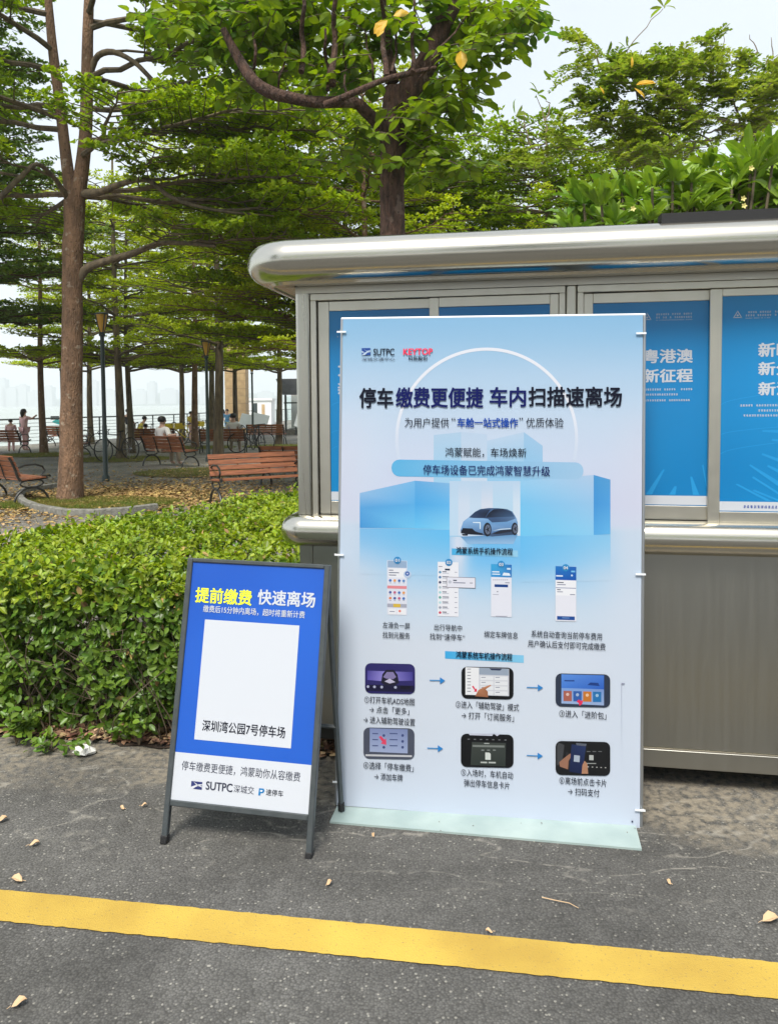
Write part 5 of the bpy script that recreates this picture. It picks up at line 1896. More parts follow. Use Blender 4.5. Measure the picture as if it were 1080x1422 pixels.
order = np.argsort(pos[:, 1] - sz * 3)          # those nearest the front first
tw.build('twigs', M['twig'], bt)


def single_leaves(parent, tpl, idx, pos, R, sz, m, name='leaf'):
    tv, tf = tpl
    me = bpy.data.meshes.new(name)
    me.from_pydata([tuple(p) for p in tv], [], [tuple(f) for f in tf])
    me.materials.append(m)
    for i in idx:
        o = mesh_obj(name, me, parent)
        rot = Matrix([list(R[i][k]) for k in range(3)]).transposed()
        o.matrix_local = Matrix.Translation(Vector(pos[i])) @ rot.to_4x4() @ Matrix.Scale(float(sz[i]), 4)


single_leaves(bt, T_WIDE, order[:290], pos, R, sz, M['leaf_big'])
rest = order[290:]
o = mesh_obj('crown', leaves_mesh('crown', T_WIDE, pos[rest], R[rest], sz[rest], M['leaf_big']), bt)
tag(o, kind='stuff')
yp = np.array([bp1(538, 28, -.9), bp1(546, 22, -.9), bp1(640, 70, -.7), bp1(532, 34, -.9)])
yd = np.array([[-.7, 0, -.6], [.8, 0, .2], [0, -.2, -1.], [-.5, -.2, -1]])
yr = frames(yd, np.array([[0, -1, .4]] * 4))
single_leaves(bt, T_WIDE, range(4), yp, yr, np.array([.16, .14, .17, .12]), M['leaf_yellow'], 'yellow_leaf')

# sparse feathery tree on the right
B2 = Vector((4.6, 10.5, 0))


def bp2(u, v, dy=0.0):
    p = A(u, v, 10.5 + dy)
    return (p.x - B2.x, p.y - B2.y, p.z)


ft_ = thing('feathery_tree', 'sparse feathery tree with bare twigs against the sky, behind the booth on the right', 'tree', B2, 0)
w = MB()
w.tube([(0, 0, 0), bp2(1050, 330), bp2(1043, 240), bp2(1042, 186)], [.12, .1, .08, .07], 10)
w.build('trunk', M['bark_grey'], ft_, smooth=True)
br = MB()
rng = np.random.default_rng(31)
tips = []


def wig(pts, r0, r1, n=6):
    P = [np.array(bp2(*p)) for p in pts]
    out = []
    for a_, b__ in zip(P, P[1:]):
        for k in range(4):
            out.append(a_ + (b__ - a_) * k / 4 + rng.normal(size=3) * .012)
    out.append(P[-1])
    br.tube([tuple(p) for p in out], [r0 + (r1 - r0) * i / (len(out) - 1) for i in range(len(out))], n, cap=False)
    return out


paths = [[(1042, 186), (1010, 168), (975, 156), (945, 152), (905, 150, .2), (880, 155, .3)], [(905, 150, .2), (885, 130, .1), (868, 120, 0), (850, 105)], [(1042, 186), (1075, 168), (1110, 150)],
         [(1030, 180), (1018, 140), (1008, 110), (1003, 75), (1004, 48)], [(1008, 115), (1030, 100), (1060, 92), (1085, 70)], [(1035, 100), (1050, 70), (1040, 48)], [(1060, 92), (1072, 78), (1070, 52)],
         [(1004, 110), (1018, 85), (1028, 72)], [(960, 155), (925, 130), (905, 120), (880, 118)], [(880, 235, .3), (878, 200), (876, 165), (860, 130), (845, 100), (830, 90)], [(870, 200), (850, 180), (838, 165), (810, 170)],
         [(876, 230, .2), (850, 205), (820, 210), (790, 205), (745, 205), (715, 190)], [(760, 205), (757, 170), (745, 135)], [(738, 205), (728, 180), (715, 160)], [(728, 180), (727, 158)], [(757, 170), (765, 145), (757, 140)],
         [(940, 210, .2), (925, 190), (900, 165), (885, 140), (870, 70), (905, 28), (920, 12)], [(970, 200), (985, 195), (960, 180), (945, 150), (935, 120), (930, 60)], [(990, 195), (955, 197), (930, 195)], [(1000, 180), (975, 185), (955, 215), (940, 235)],
         [(885, 130), (893, 100), (890, 70)], [(830, 90), (825, 60)], [(1042, 186), (1060, 195), (1090, 185)], [(1000, 130), (980, 110), (960, 90), (955, 65)], [(1085, 70), (1095, 50)], [(985, 120), (990, 90), (985, 60)]]
allp = []
for i, p in enumerate(paths):
    o_ = wig(p, .03 if i in (0, 2) else .013, .004)
    if i not in (3, 5, 6, 7, 12, 13, 14, 15, 24):
        allp += o_[2:]
br.build('branches', M['pale_twig'], ft_, smooth=True)
blb = [(860, 100, 38, 45, 60), (800, 60, 18, 12, 14), (830, 150, 40, 40, 36), (900, 100, 50, 30, 46), (950, 90, 45, 35, 46), (985, 75, 12, 22, 22), (1010, 130, 45, 40, 56), (1060, 130, 30, 40, 44), (930, 140, 60, 35, 56), (880, 180, 60, 35, 60),
       (960, 175, 60, 25, 44), (1050, 170, 40, 30, 36), (790, 190, 50, 25, 26), (905, 215, 80, 18, 50), (1030, 95, 12, 20, 12), (812, 95, 20, 25, 16), (1075, 110, 18, 30, 20), (720, 225, 60, 20, 26)]
fp_, fd_, fn_, fs_ = [], [], [], []
fst = MB()
for (u, v, ru, rv, cnt) in blb:
    for k in range(int(cnt * .62)):
        a = rng.normal(size=3)
        a = a / np.linalg.norm(a) * rng.random() ** .6
        c0 = np.array(bp2(u + a[0] * ru, v + a[1] * rv, a[2] * .8))
        for q in range(rng.integers(2, 5)):
            az = rng.uniform(0, 2 * pi)
            d = np.array([cos(az), sin(az), rng.uniform(-.3, 1.1)])
            d /= np.linalg.norm(d)
            L = rng.uniform(.16, .34)
            sd = np.cross(d, [0, 0, 1.])
            sd /= np.linalg.norm(sd) + 1e-6
            pts = [c0 + d * L * t + np.array([0, 0, -.35 * L * t * t]) for t in (0, .5, 1)]
            fst.tube([tuple(p) for p in pts], [.004, .003, .0015], 3, cap=False)
            for j in range(9):
                t = (j + 1) / 9
                p = c0 + d * L * t + np.array([0, 0, -.35 * L * t * t])
                for sg in (-1, 1):
                    fp_.append(p)
                    fd_.append(sd * sg + d * .55 + rng.normal(size=3) * .12)
                    fn_.append(np.array([0, 0, 1.]) + rng.normal(size=3) * .3)
                    fs_.append(.075 * (1.1 - .5 * abs(t - .4)) * rng.uniform(.8, 1.2))
fp_, fd_, fn_, fs_ = map(np.array, (fp_, fd_, fn_, fs_))
tag(fst.build('leaf_stalks', M['pale_twig'], ft_), kind='stuff')
mesh_obj('crown', leaves_mesh('crown', T_DIAMOND, fp_, frames(fd_, fn_), fs_, M['leaf_feather']), ft_)
lc, la_ = [], []
for (u, v) in ((765, 110), (920, 10), (745, 130), (716, 160), (777, 200), (838, 75), (870, 66), (935, 128), (952, 125), (960, 185), (975, 190)):
    for q in range(6):
        lc.append(bp2(u, v))
        la_.append([rng.normal() * .5, rng.normal() * .5, .6])
c, R, s = leaf_parts(rng, lc, la_, 1, .2, .8)
mesh_obj('long_leaves', leaves_mesh('long_leaves', T_LONG, c, R, s, M['leaf_feather']), ft_)
yp = np.array([bp2(884, 118, -.9), bp2(908, 113, -.9), bp2(880, 122, -.9), bp2(877, 78, -.9), bp2(832, 120, -.9)])
yr = frames(np.array([[1, 0, .15], [-1, 0, -.1], [.6, 0, -.5], [0, 0, -1.], [.4, 0, -.6]]), np.array([[0, -1, .5]] * 5))
single_leaves(ft_, T_LONG, range(5), yp, yr, np.array([.24, .22, .18, .15, .12]) * np.array([1, 1, 1, .9, .9]), M['leaf_yellow'], 'yellow_leaf')

# shrub with long glossy leaves above the booth roof
B3 = Vector((2.3, 6.4, 0))


def bp3(u, v, dy=0.0):
    p = A(u, v, 6.4 + dy)
    return (p.x - B3.x, p.y - B3.y, p.z)


sh = thing('long_leaved_shrub', 'bushy shrub of long glossy leaves with few cream flowers, rising over the booth roof', 'shrub', B3, 0)
st = MB()
rng = np.random.default_rng(12)
cc, ca_ = [], []
hs = [(795, 275), (815, 262), (840, 268), (860, 250), (882, 262), (868, 285), (900, 245), (912, 270), (930, 240), (945, 262), (962, 236), (975, 255), (990, 225), (1004, 246), (1018, 215), (1030, 240), (1046, 210), (1060, 232), (1076, 215), (1085, 240),
      (800, 295), (830, 290), (895, 290), (925, 285), (955, 280), (985, 276), (1012, 270), (1040, 262), (1068, 262), (1090, 270), (850, 300), (880, 305), (940, 305), (1000, 295), (1050, 290), (1080, 290), (1110, 230), (1120, 260),
      (940, 252), (985, 262), (1022, 225), (1070, 200), (1100, 205), (915, 300), (970, 300), (1030, 300), (1095, 300), (820, 305)]
hs2 = [(u + rng.uniform(-14, 14), v + rng.uniform(6, 34)) for (u, v) in hs for q in range(1)]
hs2 = [(u, min(v, 318)) for u, v in hs2]
for (u, v) in hs + hs2:
    dy = rng.uniform(-.25, .5)
    p = np.array(bp3(u + rng.uniform(-6, 6), v + 14 + rng.uniform(-5, 5), dy))
    cc.append(p)
    ca_.append([rng.normal() * .25, rng.normal() * .25 - .12, 1.0])
    st.tube([(p[0] * .35, .1, 0), (p[0] * .8, p[1] * .7, p[2] * .6), tuple(p)], [.022, .016, .01], 6, cap=False)
st.build('stems', M['twig'], sh, smooth=True)
cc, ca_ = np.array(cc), np.array(ca_)
ca_ /= np.linalg.norm(ca_, axis=1, keepdims=True)
c, R, s = rosettes(rng, cc, ca_, 15, .25, .7, .012)
order = np.argsort(c[:, 1] - .3 * c[:, 2])
single_leaves(sh, T_LONG, order[:290], c, R, s, M['leaf_plumeria'])
rest = order[290:]
tag(mesh_obj('foliage', leaves_mesh('foliage', T_LONG, c[rest], R[rest], s[rest], M['leaf_plumeria']), sh), kind='stuff')
for (u, v) in ((878, 290), (1031, 276), (1032, 286), (1042, 234)):
    p = np.array([bp3(u, v, -.5)] * 5)
    a_ = np.array([[cos(k * 1.256), -.5, sin(k * 1.256)] for k in range(5)])
    me = leaves_mesh('flower', T_WIDE, p, frames(a_, np.array([[0, -1, .2]] * 5)), np.full(5, .024), M['petal'])
    mesh_obj('flower', me, sh)

# ------------------------------------------------------------------ hedge
hedge = thing('hedge', 'trimmed leafy green hedge between the road and the plaza', 'hedge', (-1.8, 4.3, 0), 0)
HB = np.array([-1.8, 4.3, 0])
rng = np.random.default_rng(44)
FL, FR = np.array([-4.3, 4.13]), np.array([-.47, 3.505])     # front line on the ground
bl = np.array([[-4.3, 4.35], [-3.3, 4.1], [-2.45, 4.73], [-1.8, 5.62], [-.85, 7.02], [.2, 8.4], [.12, 5.6], [-.47, 3.505]])
poly = np.array([FL] + [list(p) for p in bl[1:]] + [FR])


def inside(p, poly):
    x, y = p[:, 0], p[:, 1]
    r = np.zeros(len(p), bool)
    j = len(poly) - 1
    for i in range(len(poly)):
        xi, yi, xj, yj = poly[i, 0], poly[i, 1], poly[j, 0], poly[j, 1]
        c = ((yi > y) != (yj > y)) & (x < (xj - xi) * (y - yi) / (yj - yi + 1e-12) + xi)
        r ^= c
        j = i
    return r


def lump(x, y, s=1.0):
    return .03 * np.sin(x * 5.1 + 1 + y * 2) + .025 * np.sin(x * 9.3 - y * 6.7) + .015 * np.sin(x * 19 + y * 17)


HT = .84
cen, axs = [], []
# top
N = 22000
pp = np.stack([rng.uniform(-4.3, .3, N), rng.uniform(3.4, 8.4, N)], 1)
pp = pp[inside(pp, poly)]
keep = rng.random(len(pp)) < np.clip(1.3 - (pp[:, 1] - 3.6) * .12, .55, 1)
pp = pp[keep]
z = HT + lump(pp[:, 0], pp[:, 1]) - np.abs(rng.normal(size=len(pp))) * .045
tp_ = np.stack([pp[:, 0], pp[:, 1], z], 1)
ta = np.stack([rng.normal(size=len(pp)) * .35, rng.normal(size=len(pp)) * .35 - .1, np.ones(len(pp))], 1)
ns = 260
spx = rng.uniform(-3.2, 0, ns)
spy = rng.uniform(3.6, 7, ns)
okk = inside(np.stack([spx, spy], 1), poly)
shoots = np.concatenate([np.stack([spx[okk] + rng.normal() * .0, spy[okk], np.full(okk.sum(), HT + .02 + q * .028)], 1) for q in range(3)])
tp_ = np.concatenate([tp_, shoots])
ta = np.concatenate([ta, np.stack([rng.normal(size=len(shoots)) * .4, rng.normal(size=len(shoots)) * .4, np.ones(len(shoots))], 1)])
# front face
N = 6800
t = rng.random(N)
zz = rng.random(N) ** .85 * (HT + .02)
fx = FL[0] + (FR[0] - FL[0]) * t
fy = FL[1] + (FR[1] - FL[1]) * t
depth = np.abs(rng.normal(size=N)) * .06 + .02 * np.sin(fx * 7 + zz * 8) + .03 * np.sin(fx * 3.1 - zz * 11)
under = np.clip((.22 - zz) / .22, 0, 1)
depth = depth + under * rng.uniform(0, .22, N)
round_ = np.clip((zz - .62) / .24, 0, 1) ** 2 * .16
depth = depth + round_
# bare patches where the twigs show
hole = np.zeros(N, bool)
for (hx, hz_, ra, rb_) in ((-1.60, .36, .14, .13), (-1.70, .20, .2, .1), (-1.42, .22, .16, .10), (-1.50, .60, .10, .07), (-1.22, .60, .07, .05), (-.78, .12, .22, .15), (-1.0, .10, .3, .09), (-1.78, .46, .08, .08), (-1.3, .42, .06, .06), (-.66, .3, .1, .12), (-.95, .34, .05, .06), (-2.3, .3, .2, .15)):
    e = ((fx - hx) / ra) ** 2 + ((zz - hz_) / rb_) ** 2
    hole |= (e < 1) & (rng.random(N) < .86)
keep = ~hole & ~((zz < .16) & (rng.random(N) < .55))
fp = np.stack([fx - .168 * -depth * 0, fy + depth, zz], 1)[keep]
fa_ = np.stack([rng.normal(size=N) * .45, -np.ones(N) * .8, rng.uniform(-.1, .9, N)], 1)[keep]
# inner leaves, sparse and deeper
N = 4200
t = rng.random(N)
ip = np.stack([FL[0] + (FR[0] - FL[0]) * t, FL[1] + (FR[1] - FL[1]) * t + rng.uniform(.14, .6, N), rng.uniform(.12, .78, N)], 1)
ip = ip[inside(ip[:, :2], poly)]
ia = rng.normal(size=ip.shape) + np.array([0, -.6, .4])
# back edge and left side
N = 5200
seg = rng.integers(0, 5, N)
t = rng.random(N)[:, None]
bb = bl[seg] * (1 - t) + bl[seg + 1] * t
bpnt = np.stack([bb[:, 0] + rng.normal(size=N) * .03, bb[:, 1] + rng.normal(size=N) * .03, rng.uniform(.35, HT, N)], 1)
ba = rng.normal(size=bpnt.shape) * .5 + np.array([-.6, .4, .5])
C_ = np.concatenate([tp_, fp, ip, bpnt])
A_ = np.concatenate([ta, fa_, ia, ba])
A_ /= np.linalg.norm(A_, axis=1, keepdims=True)
c, R, s = rosettes(rng, C_ - HB, A_, 4, .046, .95, .01)
s[: len(tp_) * 4] *= .82
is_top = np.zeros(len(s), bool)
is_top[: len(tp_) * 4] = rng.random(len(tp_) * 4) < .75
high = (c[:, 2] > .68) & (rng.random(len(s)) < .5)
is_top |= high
d = np.abs((c[:, 0] + HB[0]) * .0 + (c[:, 1] + HB[1]) * 1.0 + .0)
order = np.argsort((c[:, 1] + HB[1]) + .17 * (c[:, 0] + HB[0]) - 1.5 * s + (c[:, 0] + HB[0] < -1.95) * 5)
order = order[np.argsort(is_top[order], kind='stable')] if False else order
f290 = order[:290]
single_leaves(hedge, T_OVAL, f290[~is_top[f290]], c, R, s, M['leaf_hedge'])
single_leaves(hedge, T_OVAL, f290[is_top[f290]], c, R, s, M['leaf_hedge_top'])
rest = order[290:]
dead = rng.random(len(s)) < .018
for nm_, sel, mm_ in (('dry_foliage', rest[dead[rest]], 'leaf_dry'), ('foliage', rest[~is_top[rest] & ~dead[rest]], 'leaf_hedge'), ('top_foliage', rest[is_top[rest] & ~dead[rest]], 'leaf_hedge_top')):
    tag(mesh_obj(nm_, leaves_mesh(nm_, T_OVAL, c[sel], R[sel], s[sel], M[mm_]), hedge), kind='stuff')
tw = MB()
for i in range(420):
    t = rng.random()
    x = FL[0] + (FR[0] - FL[0]) * t
    y = FL[1] + (FR[1] - FL[1]) * t + rng.uniform(.06, .5)
    p = np.array([x, y, .01])
    k = rng.integers(3, 6)
    pts = [p]
    dv = np.array([rng.normal() * .25, rng.normal() * .2 - .1, 1])
    for q in range(k):
        dv = dv + rng.normal(size=3) * np.array([.3, .3, .1])
        p = p + dv / np.linalg.norm(dv) * rng.uniform(.1, .2)
        if p[2] > .8:
            break
        pts.append(p)
    if len(pts) > 1:
        tw.tube([tuple(v - HB) for v in pts], [rng.uniform(.002, .005) * (1 - .12 * q) for q in range(len(pts))], 5, cap=False)
for i in range(700):
    t = rng.random()
    x = FL[0] + (FR[0] - FL[0]) * t
    y = FL[1] + (FR[1] - FL[1]) * t + rng.uniform(.03, .3)
    p = np.array([x, y, rng.uniform(.12, .75)])
    q = p + np.array([rng.normal() * .1, rng.normal() * .06 - .02, rng.uniform(.0, .16)])
    tw.tube([tuple(p - HB), tuple((p + q) / 2 - HB + rng.normal(size=3) * .008), tuple(q - HB)], [.0028, .0022, .0014], 4, cap=False)
tag(tw.build('twigs', M['twig'], hedge), kind='stuff')
# low sprigs at the hedge foot
def sprig(x, y, n, hgt, seed, label):
    r = np.random.default_rng(seed)
    o = thing('low_sprig', label, 'plant', (x, y, .01), 0, 'leafy sprigs at the foot of the hedge')
    m = MB()
    cs_, as_ = [], []
    for i in range(n):
        e = np.array([r.normal() * .09, r.normal() * .05, r.uniform(.5, 1) * hgt])
        m.tube([(0, 0, 0), tuple(e * [.4, .4, .6]), tuple(e)], [.0035, .003, .002], 4, cap=False)
        for k in range(4):
            cs_.append(e * (1 - k * .17))
            as_.append([e[0] * 4 + r.normal() * .4, e[1] * 4 - .4, .7])
    m.build('stem', M['twig'], o)
    c, R, s = leaf_parts(r, cs_, as_, 4, .045, .9)
    mesh_obj('leaves', leaves_mesh('leaves', T_OVAL, c, R, s, M['leaf_hedge']), o)


for (u, v, n, hg, sd, lb) in ((20, 1040, 9, .22, 1, 'leafy sprig at the left edge at the foot of the hedge'), (100, 1012, 8, .2, 2, 'leafy sprig above the white tissue at the hedge foot'), (70, 1048, 5, .09, 3, 'small weed growing over the road edge left of the white tissue'),
                          (192, 1040, 9, .2, 4, 'leafy sprig at the hedge foot right beside the blue folding sign')):
    p = G(u, v)
    sprig(p.x, p.y + .02, n, hg, sd, lb)

# ------------------------------------------------------------------ litter and small things on the road
rng = np.random.default_rng(90)


def litter(name, n, xf, size, m, label, tpl=T_OVAL, flat=.35, z=.016):
    P, D, Nn = [], [], []
    for i in range(n):
        x, y = xf()
        a = rng.uniform(0, 2 * pi)
        P.append([x, y, z + rng.uniform(0, .012)])
        D.append([cos(a), sin(a), rng.uniform(-.15, .3)])
        Nn.append([rng.normal() * flat, rng.normal() * flat, 1])
    P, D, Nn = map(np.array, (P, D, Nn))
    me = leaves_mesh(name, tpl, P, frames(D, Nn), size * rng.uniform(.5, 1.2, n), m)
    return tag(mesh_obj(name, me), label, None, None, 'stuff')


def strip_pt():
    t = rng.random()
    p = K(-3.2 + t * 1.85, .10 + abs(rng.normal()) * .10 - .03, 0)
    return p.x, p.y


litter('leaf_litter', 1500, strip_pt, .045, M['leaf_litter'], 'brown dry leaves heaped on the soil along the hedge foot')
litter('twig_litter', 260, strip_pt, .05, M['leaf_dry_pale'], 'pale chips and dry leaf scraps on the soil by the hedge', T_DIAMOND)


litter('road_grit', 900, lambda: (lambda p: (p.x, p.y))(K(rng.uniform(-3.4, 1.6), .16 - abs(rng.normal()) * .35)), .009, M['concrete'], 'pale grit gathered on the road edge below the booth and hedge', T_DIAMOND, z=.006)


def plaza_pt():
    a = rng.uniform(0, 2 * pi)
    r_ = abs(rng.normal()) * 2.0
    return -4.6 + r_ * cos(a) * 1.35, 13.9 + r_ * sin(a) * 1.3


litter('fallen_leaves', 16000, plaza_pt, .075, M['leaf_dry'], 'yellow brown fallen leaves scattered on the plaza round the big tree', T_DIAMOND, z=.032)


def plaza_pt2():
    return rng.uniform(-9.5, -3), rng.uniform(6.5, 12.8)


def plaza_pt3():
    while True:
        x, y = -7.4 + rng.normal() * 1.1, 11.4 + rng.normal() * .9
        return x, y


litter('fallen_leaves', 3800, plaza_pt3, .085, M['leaf_dry'], 'drift of yellow fallen leaves on the paving in front of the left bench', T_DIAMOND, z=.006)
litter('fallen_leaves', 420, plaza_pt2, .085, M['leaf_dry_pale'], 'single pale leaves scattered on the paving behind the hedge', T_DIAMOND, z=.006)
litter('fallen_leaves', 1600, lambda: (rng.uniform(-12, -1), rng.uniform(12, 26)), .06, M['leaf_dry'], 'thin scatter of small fallen leaves over the plaza paving', T_DIAMOND, z=.006)


def lone_leaf(u, v, size, az, label, m='leaf_dry_pale', curl=.3):
    p = G(u, v)
    o = thing('dry_leaf', label, 'leaf', (p.x, p.y, .012), rad(az), 'dry leaves on the road')
    tv, tf = T_WIDE
    size *= .8
    V = tv * size * [1, 1, 1.2] + [0, -size / 2, .004]
    V[:, 2] += np.abs(V[:, 0]) * curl + .006 * np.sin(V[:, 1] / size * 5)
    V[:, 2] -= V[:, 2].min() - .001
    MB().add([tuple(q) for q in V], [tuple(f) for f in tf]).build('blade', M[m], o)
    MB().tube([(0, -size / 2, .006), (.003, -size * .8, .004)], [.001, .0008], 4).build('stalk', M[m], o)


for a_ in ((48, 1177, .045, -60, 'small yellow dry leaf on the road above the left end of the yellow line'), (24, 1227, .06, 70, 'pale dry leaf touching the upper edge of the yellow line at the left'),
           (4, 1143, .05, -40, 'pale leaf cut by the left edge of the road'), (27, 1400, .05, -50, 'orange brown leaf below the yellow line at the bottom left'), (1069, 1283, .075, -75, 'largest pale dry leaf at the right edge above the yellow line'),
           (679, 1300, .028, 80, 'small leaf scrap at the middle of the upper edge of the yellow line'), (457, 1232, .03, -40, 'thin yellow leaf sliver on the road below the folding sign'), (928, 1231, .025, 20, 'tiny yellow leaf on the road below the right end of the banner'),
           (170, 1127, .03, 60, 'pale straw scrap left of the folding sign'), (200, 1123, .028, -75, 'second pale scrap close to the left leg of the folding sign'), (518, 1165, .02, 10, 'tiny leaf scrap just below the banner base')):
    lone_leaf(*a_)
tw = MB()
p = [G(752, 1246, .014), G(770, 1250, .016), G(790, 1254, .014), G(803, 1261, .013)]
tw.tube([tuple(q) for q in p], [.0018, .0016, .0014, .001], 5)
tag(tw.build('twig', M['leaf_dry_pale']), 'thin dry twig lying on the road above the yellow line', 'twig')
p = G(118, 1049)
tm = MB()
r_ = np.random.default_rng(4)
n = 10
vs = []
for j, (zz, rr_) in enumerate(((0.012, .03), (.024, .036), (.04, .026), (.05, .008))):
    for k in range(n):
        a_ = 2 * pi * k / n
        q = rr_ * r_.uniform(.65, 1.35)
        vs.append((p.x + q * cos(a_) * 1.3, p.y + q * sin(a_), zz + r_.normal() * .004))
tm.add(vs, [(j * n + k, j * n + (k + 1) % n, (j + 1) * n + (k + 1) % n, (j + 1) * n + k) for j in range(3) for k in range(n)] + [tuple(range(3 * n, 4 * n))])
tag(tm.build('crumpled_tissue', M['paper']), 'crumpled white tissue on the leaf litter under the hedge', 'tissue')

# kerb stones round the big tree: an outline of single stones
kerb = thing('tree_kerb', 'curved grey stone kerb round the grass at the foot of the big tree', 'kerb', (-5.0, 12.6, 0), 0)
kp = [G(u, v) for (u, v) in ((30, 686), (24, 692), (23, 700), (30, 706), (44, 711), (62, 715), (80, 718.5), (100, 720), (125, 720), (150, 719), (175, 717), (200, 714.5), (221, 711))]
P = [Vector((q.x, q.y, 0)) for q in kp]
P = [P[0] + Vector((.5, 1.3, 0))] + P
lens = [0]
for a_, b__ in zip(P, P[1:]):
    lens.append(lens[-1] + (b__ - a_).length)


def along(s):
    for i in range(len(lens) - 1):
        if s <= lens[i + 1]:
            return P[i].lerp(P[i + 1], (s - lens[i]) / (lens[i + 1] - lens[i]))
    return P[-1]


s = 0.0
rk = np.random.default_rng(6)
while s < lens[-1] - .1:
    L = min(.52 * rk.uniform(.9, 1.1), lens[-1] - s)
    a_, b__ = along(s + .006), along(s + L - .006)
    d = (b__ - a_).normalized()
    nn_ = Vector((-d.y, d.x, 0))
    if (Vector((-5.4, 13.3, 0)) - a_).dot(nn_) < 0:
        nn_ = -nn_
    h = .13 + rk.uniform(-.006, .006)
    c0 = Vector((-5.0, 12.6, 0))
    m = Matrix(((d.x, nn_.x, 0, a_.x - c0.x), (d.y, nn_.y, 0, a_.y - c0.y), (0, 0, 1, 0), (0, 0, 0, 1)))
    q = MB()
    l_ = (b__ - a_).length
    q.box(0, l_, 0.008, .112, .002, h - .012, m)
    q.add([m @ Vector(v) for v in ((0, 0.008, h - .0119), (l_, 0.008, h - .0119), (l_, .112, h - .0119), (0, .112, h - .0119), (.006, .02, h), (l_ - .006, .02, h), (l_ - .006, .1, h), (.006, .1, h))],
          [(0, 1, 5, 4), (1, 2, 6, 5), (2, 3, 7, 6), (3, 0, 4, 7), (4, 5, 6, 7)])
    q.build('kerb_stone', M['stone'], kerb)
    s += L
# grass patches
def grass_patch(cx, cy, rx_, ry_, n, seed, label, hgt=.07):
    r = np.random.default_rng(seed)
    a_ = r.uniform(0, 2 * pi, n)
    q = np.sqrt(r.random(n))
    x, y = cx + rx_ * q * np.cos(a_), cy + ry_ * q * np.sin(a_)
    P = np.stack([x, y, np.full(n, .01)], 1)
    D = np.stack([r.normal(size=n) * .4, r.normal(size=n) * .4, np.ones(n)], 1)
    me = leaves_mesh('grass', T_BLADE, P, frames(D, np.stack([r.normal(size=n), r.normal(size=n), np.zeros(n)], 1)), hgt * r.uniform(.5, 1.3, n), M['grass'])
    me2 = tag(mesh_obj('grass', me), label, None, None, 'stuff')


M['grass_soil'] = mat('grassy_soil', (0.11, 0.12, 0.03), 0.95, color2=(0.14, 0.095, 0.04), nscale=3, bump=.6, bscale=40)
soil2 = MB()
inner = [Vector((q.x * 1, q.y + .12, .03)) for q in P[1:]] + [Vector((-3.0, 13.2, .03)), Vector((-3.4, 14.6, .03)), Vector((-5.4, 15.2, .03)), Vector((-6.8, 14.2, .03))]
soil2.add([tuple(v) for v in inner], [tuple(range(len(inner)))])
tag(soil2.build('tree_bed_soil', M['grass_soil']), kind='structure')
grass_patch(-4.95, 12.75, 1.5, .75, 26000, 1, 'short yellow green grass round the foot of the big tree', .075)
for (u, v, rx_, sd, lb) in ((62, 632, 1.5, 2, 'flat grass pit round the slim tree left of the big trunk'), (167, 638, 1.6, 3, 'flat grass pit round the tree with the black bicycle'), (285, 656, 1.7, 4, 'grass pit behind the red bench'), (270, 622, 1.6, 5, 'grass pit of the leaning tree by the yellow bicycles'), (390, 620, 1.5, 6, 'grass pit near the pavilion')):
    p = G(u, v)
    MBp = MB()
    n = 20
    MBp.add([(p.x + rx_ * cos(2 * pi * k / n), p.y + .8 * rx_ * sin(2 * pi * k / n), .012) for k in range(n)], [tuple(range(n))])
    tag(MBp.build('tree_pit_soil', M['grass_soil']), kind='structure')
    grass_patch(p.x, p.y, rx_, .8 * rx_, 4200, sd, lb, .06)
# ------------------------------------------------------------------ benches
def arc_pts(cy, cz, ry, rz_, a0, a1, n, x):
    return [(x, cy + ry * cos(rad(a0 + (a1 - a0) * k / n)), cz + rz_ * sin(rad(a0 + (a1 - a0) * k / n))) for k in range(n + 1)]


def make_bench(L=1.6):
    """local: x along the seat, front towards -y"""
    parts = []
    for x in (-L / 2 + .06, L / 2 - .06):
        m = MB()
        m.tube(arc_pts(-.02, .0, .30, .28, 180, 0, 12, x), .021, 6)
        m.tube(arc_pts(-.03, .345, .20, .065, 0, 360, 16, x), .014, 6)
        m.tube([(x, -.30, .425), (x, -.1, .405), (x, .12, .40), (x, .19, .42)], .021, 6)
        m.tube([(x, .17, .40), (x, .215, .48), (x, .25, .60), (x, .31, .74), (x, .345, .80)], .021, 6)
        parts.append(('side_frame', m.mesh('side_frame', M['iron'], True)))
        a = MB()
        a.tube([(x, .25, .56), (x, .20, .62), (x, .08, .66), (x, -.10, .66), (x, -.22, .62), (x, -.26, .55), (x, -.20, .47), (x, -.28, .455), (x, -.34, .46), (x, -.36, .44)], .017, 6)
        parts.append(('armrest', a.mesh('armrest', M['iron'], True)))
    for x in (-L / 6, L / 6):
        s = MB()
        s.tube([(x, -.27, .407), (x, .17, .395), (x, .205, .47), (x, .24, .60), (x, .30, .74), (x, .335, .80)], .012, 5)
        parts.append(('strap', s.mesh('strap', M['iron'])))
    for k in range(4):
        yv = -.265 + k * .108
        parts.append(('slat', MB().box(-L / 2 + .03, L / 2 - .03, yv, yv + .094, .424 - .006 * k, .446 - .006 * k).mesh('slat', M['wood'])))
    pp_ = [(.195, .465), (.225, .555), (.262, .645), (.305, .735)]
    for (yv, zv) in pp_:
        t = Vector((0, .38, .92)).normalized()
        q = Vector((0, t.z, -t.y))
        m = Matrix(((1, 0, 0, 0), (0, q.y, t.y, yv - .028), (0, q.z, t.z, zv + .01), (0, 0, 0, 1)))
        parts.append(('slat', MB().box(-L / 2 + .03, L / 2 - .03, -.01, .012, .0, .078, m).mesh('slat', M['wood'])))
    return parts


BENCH = make_bench()


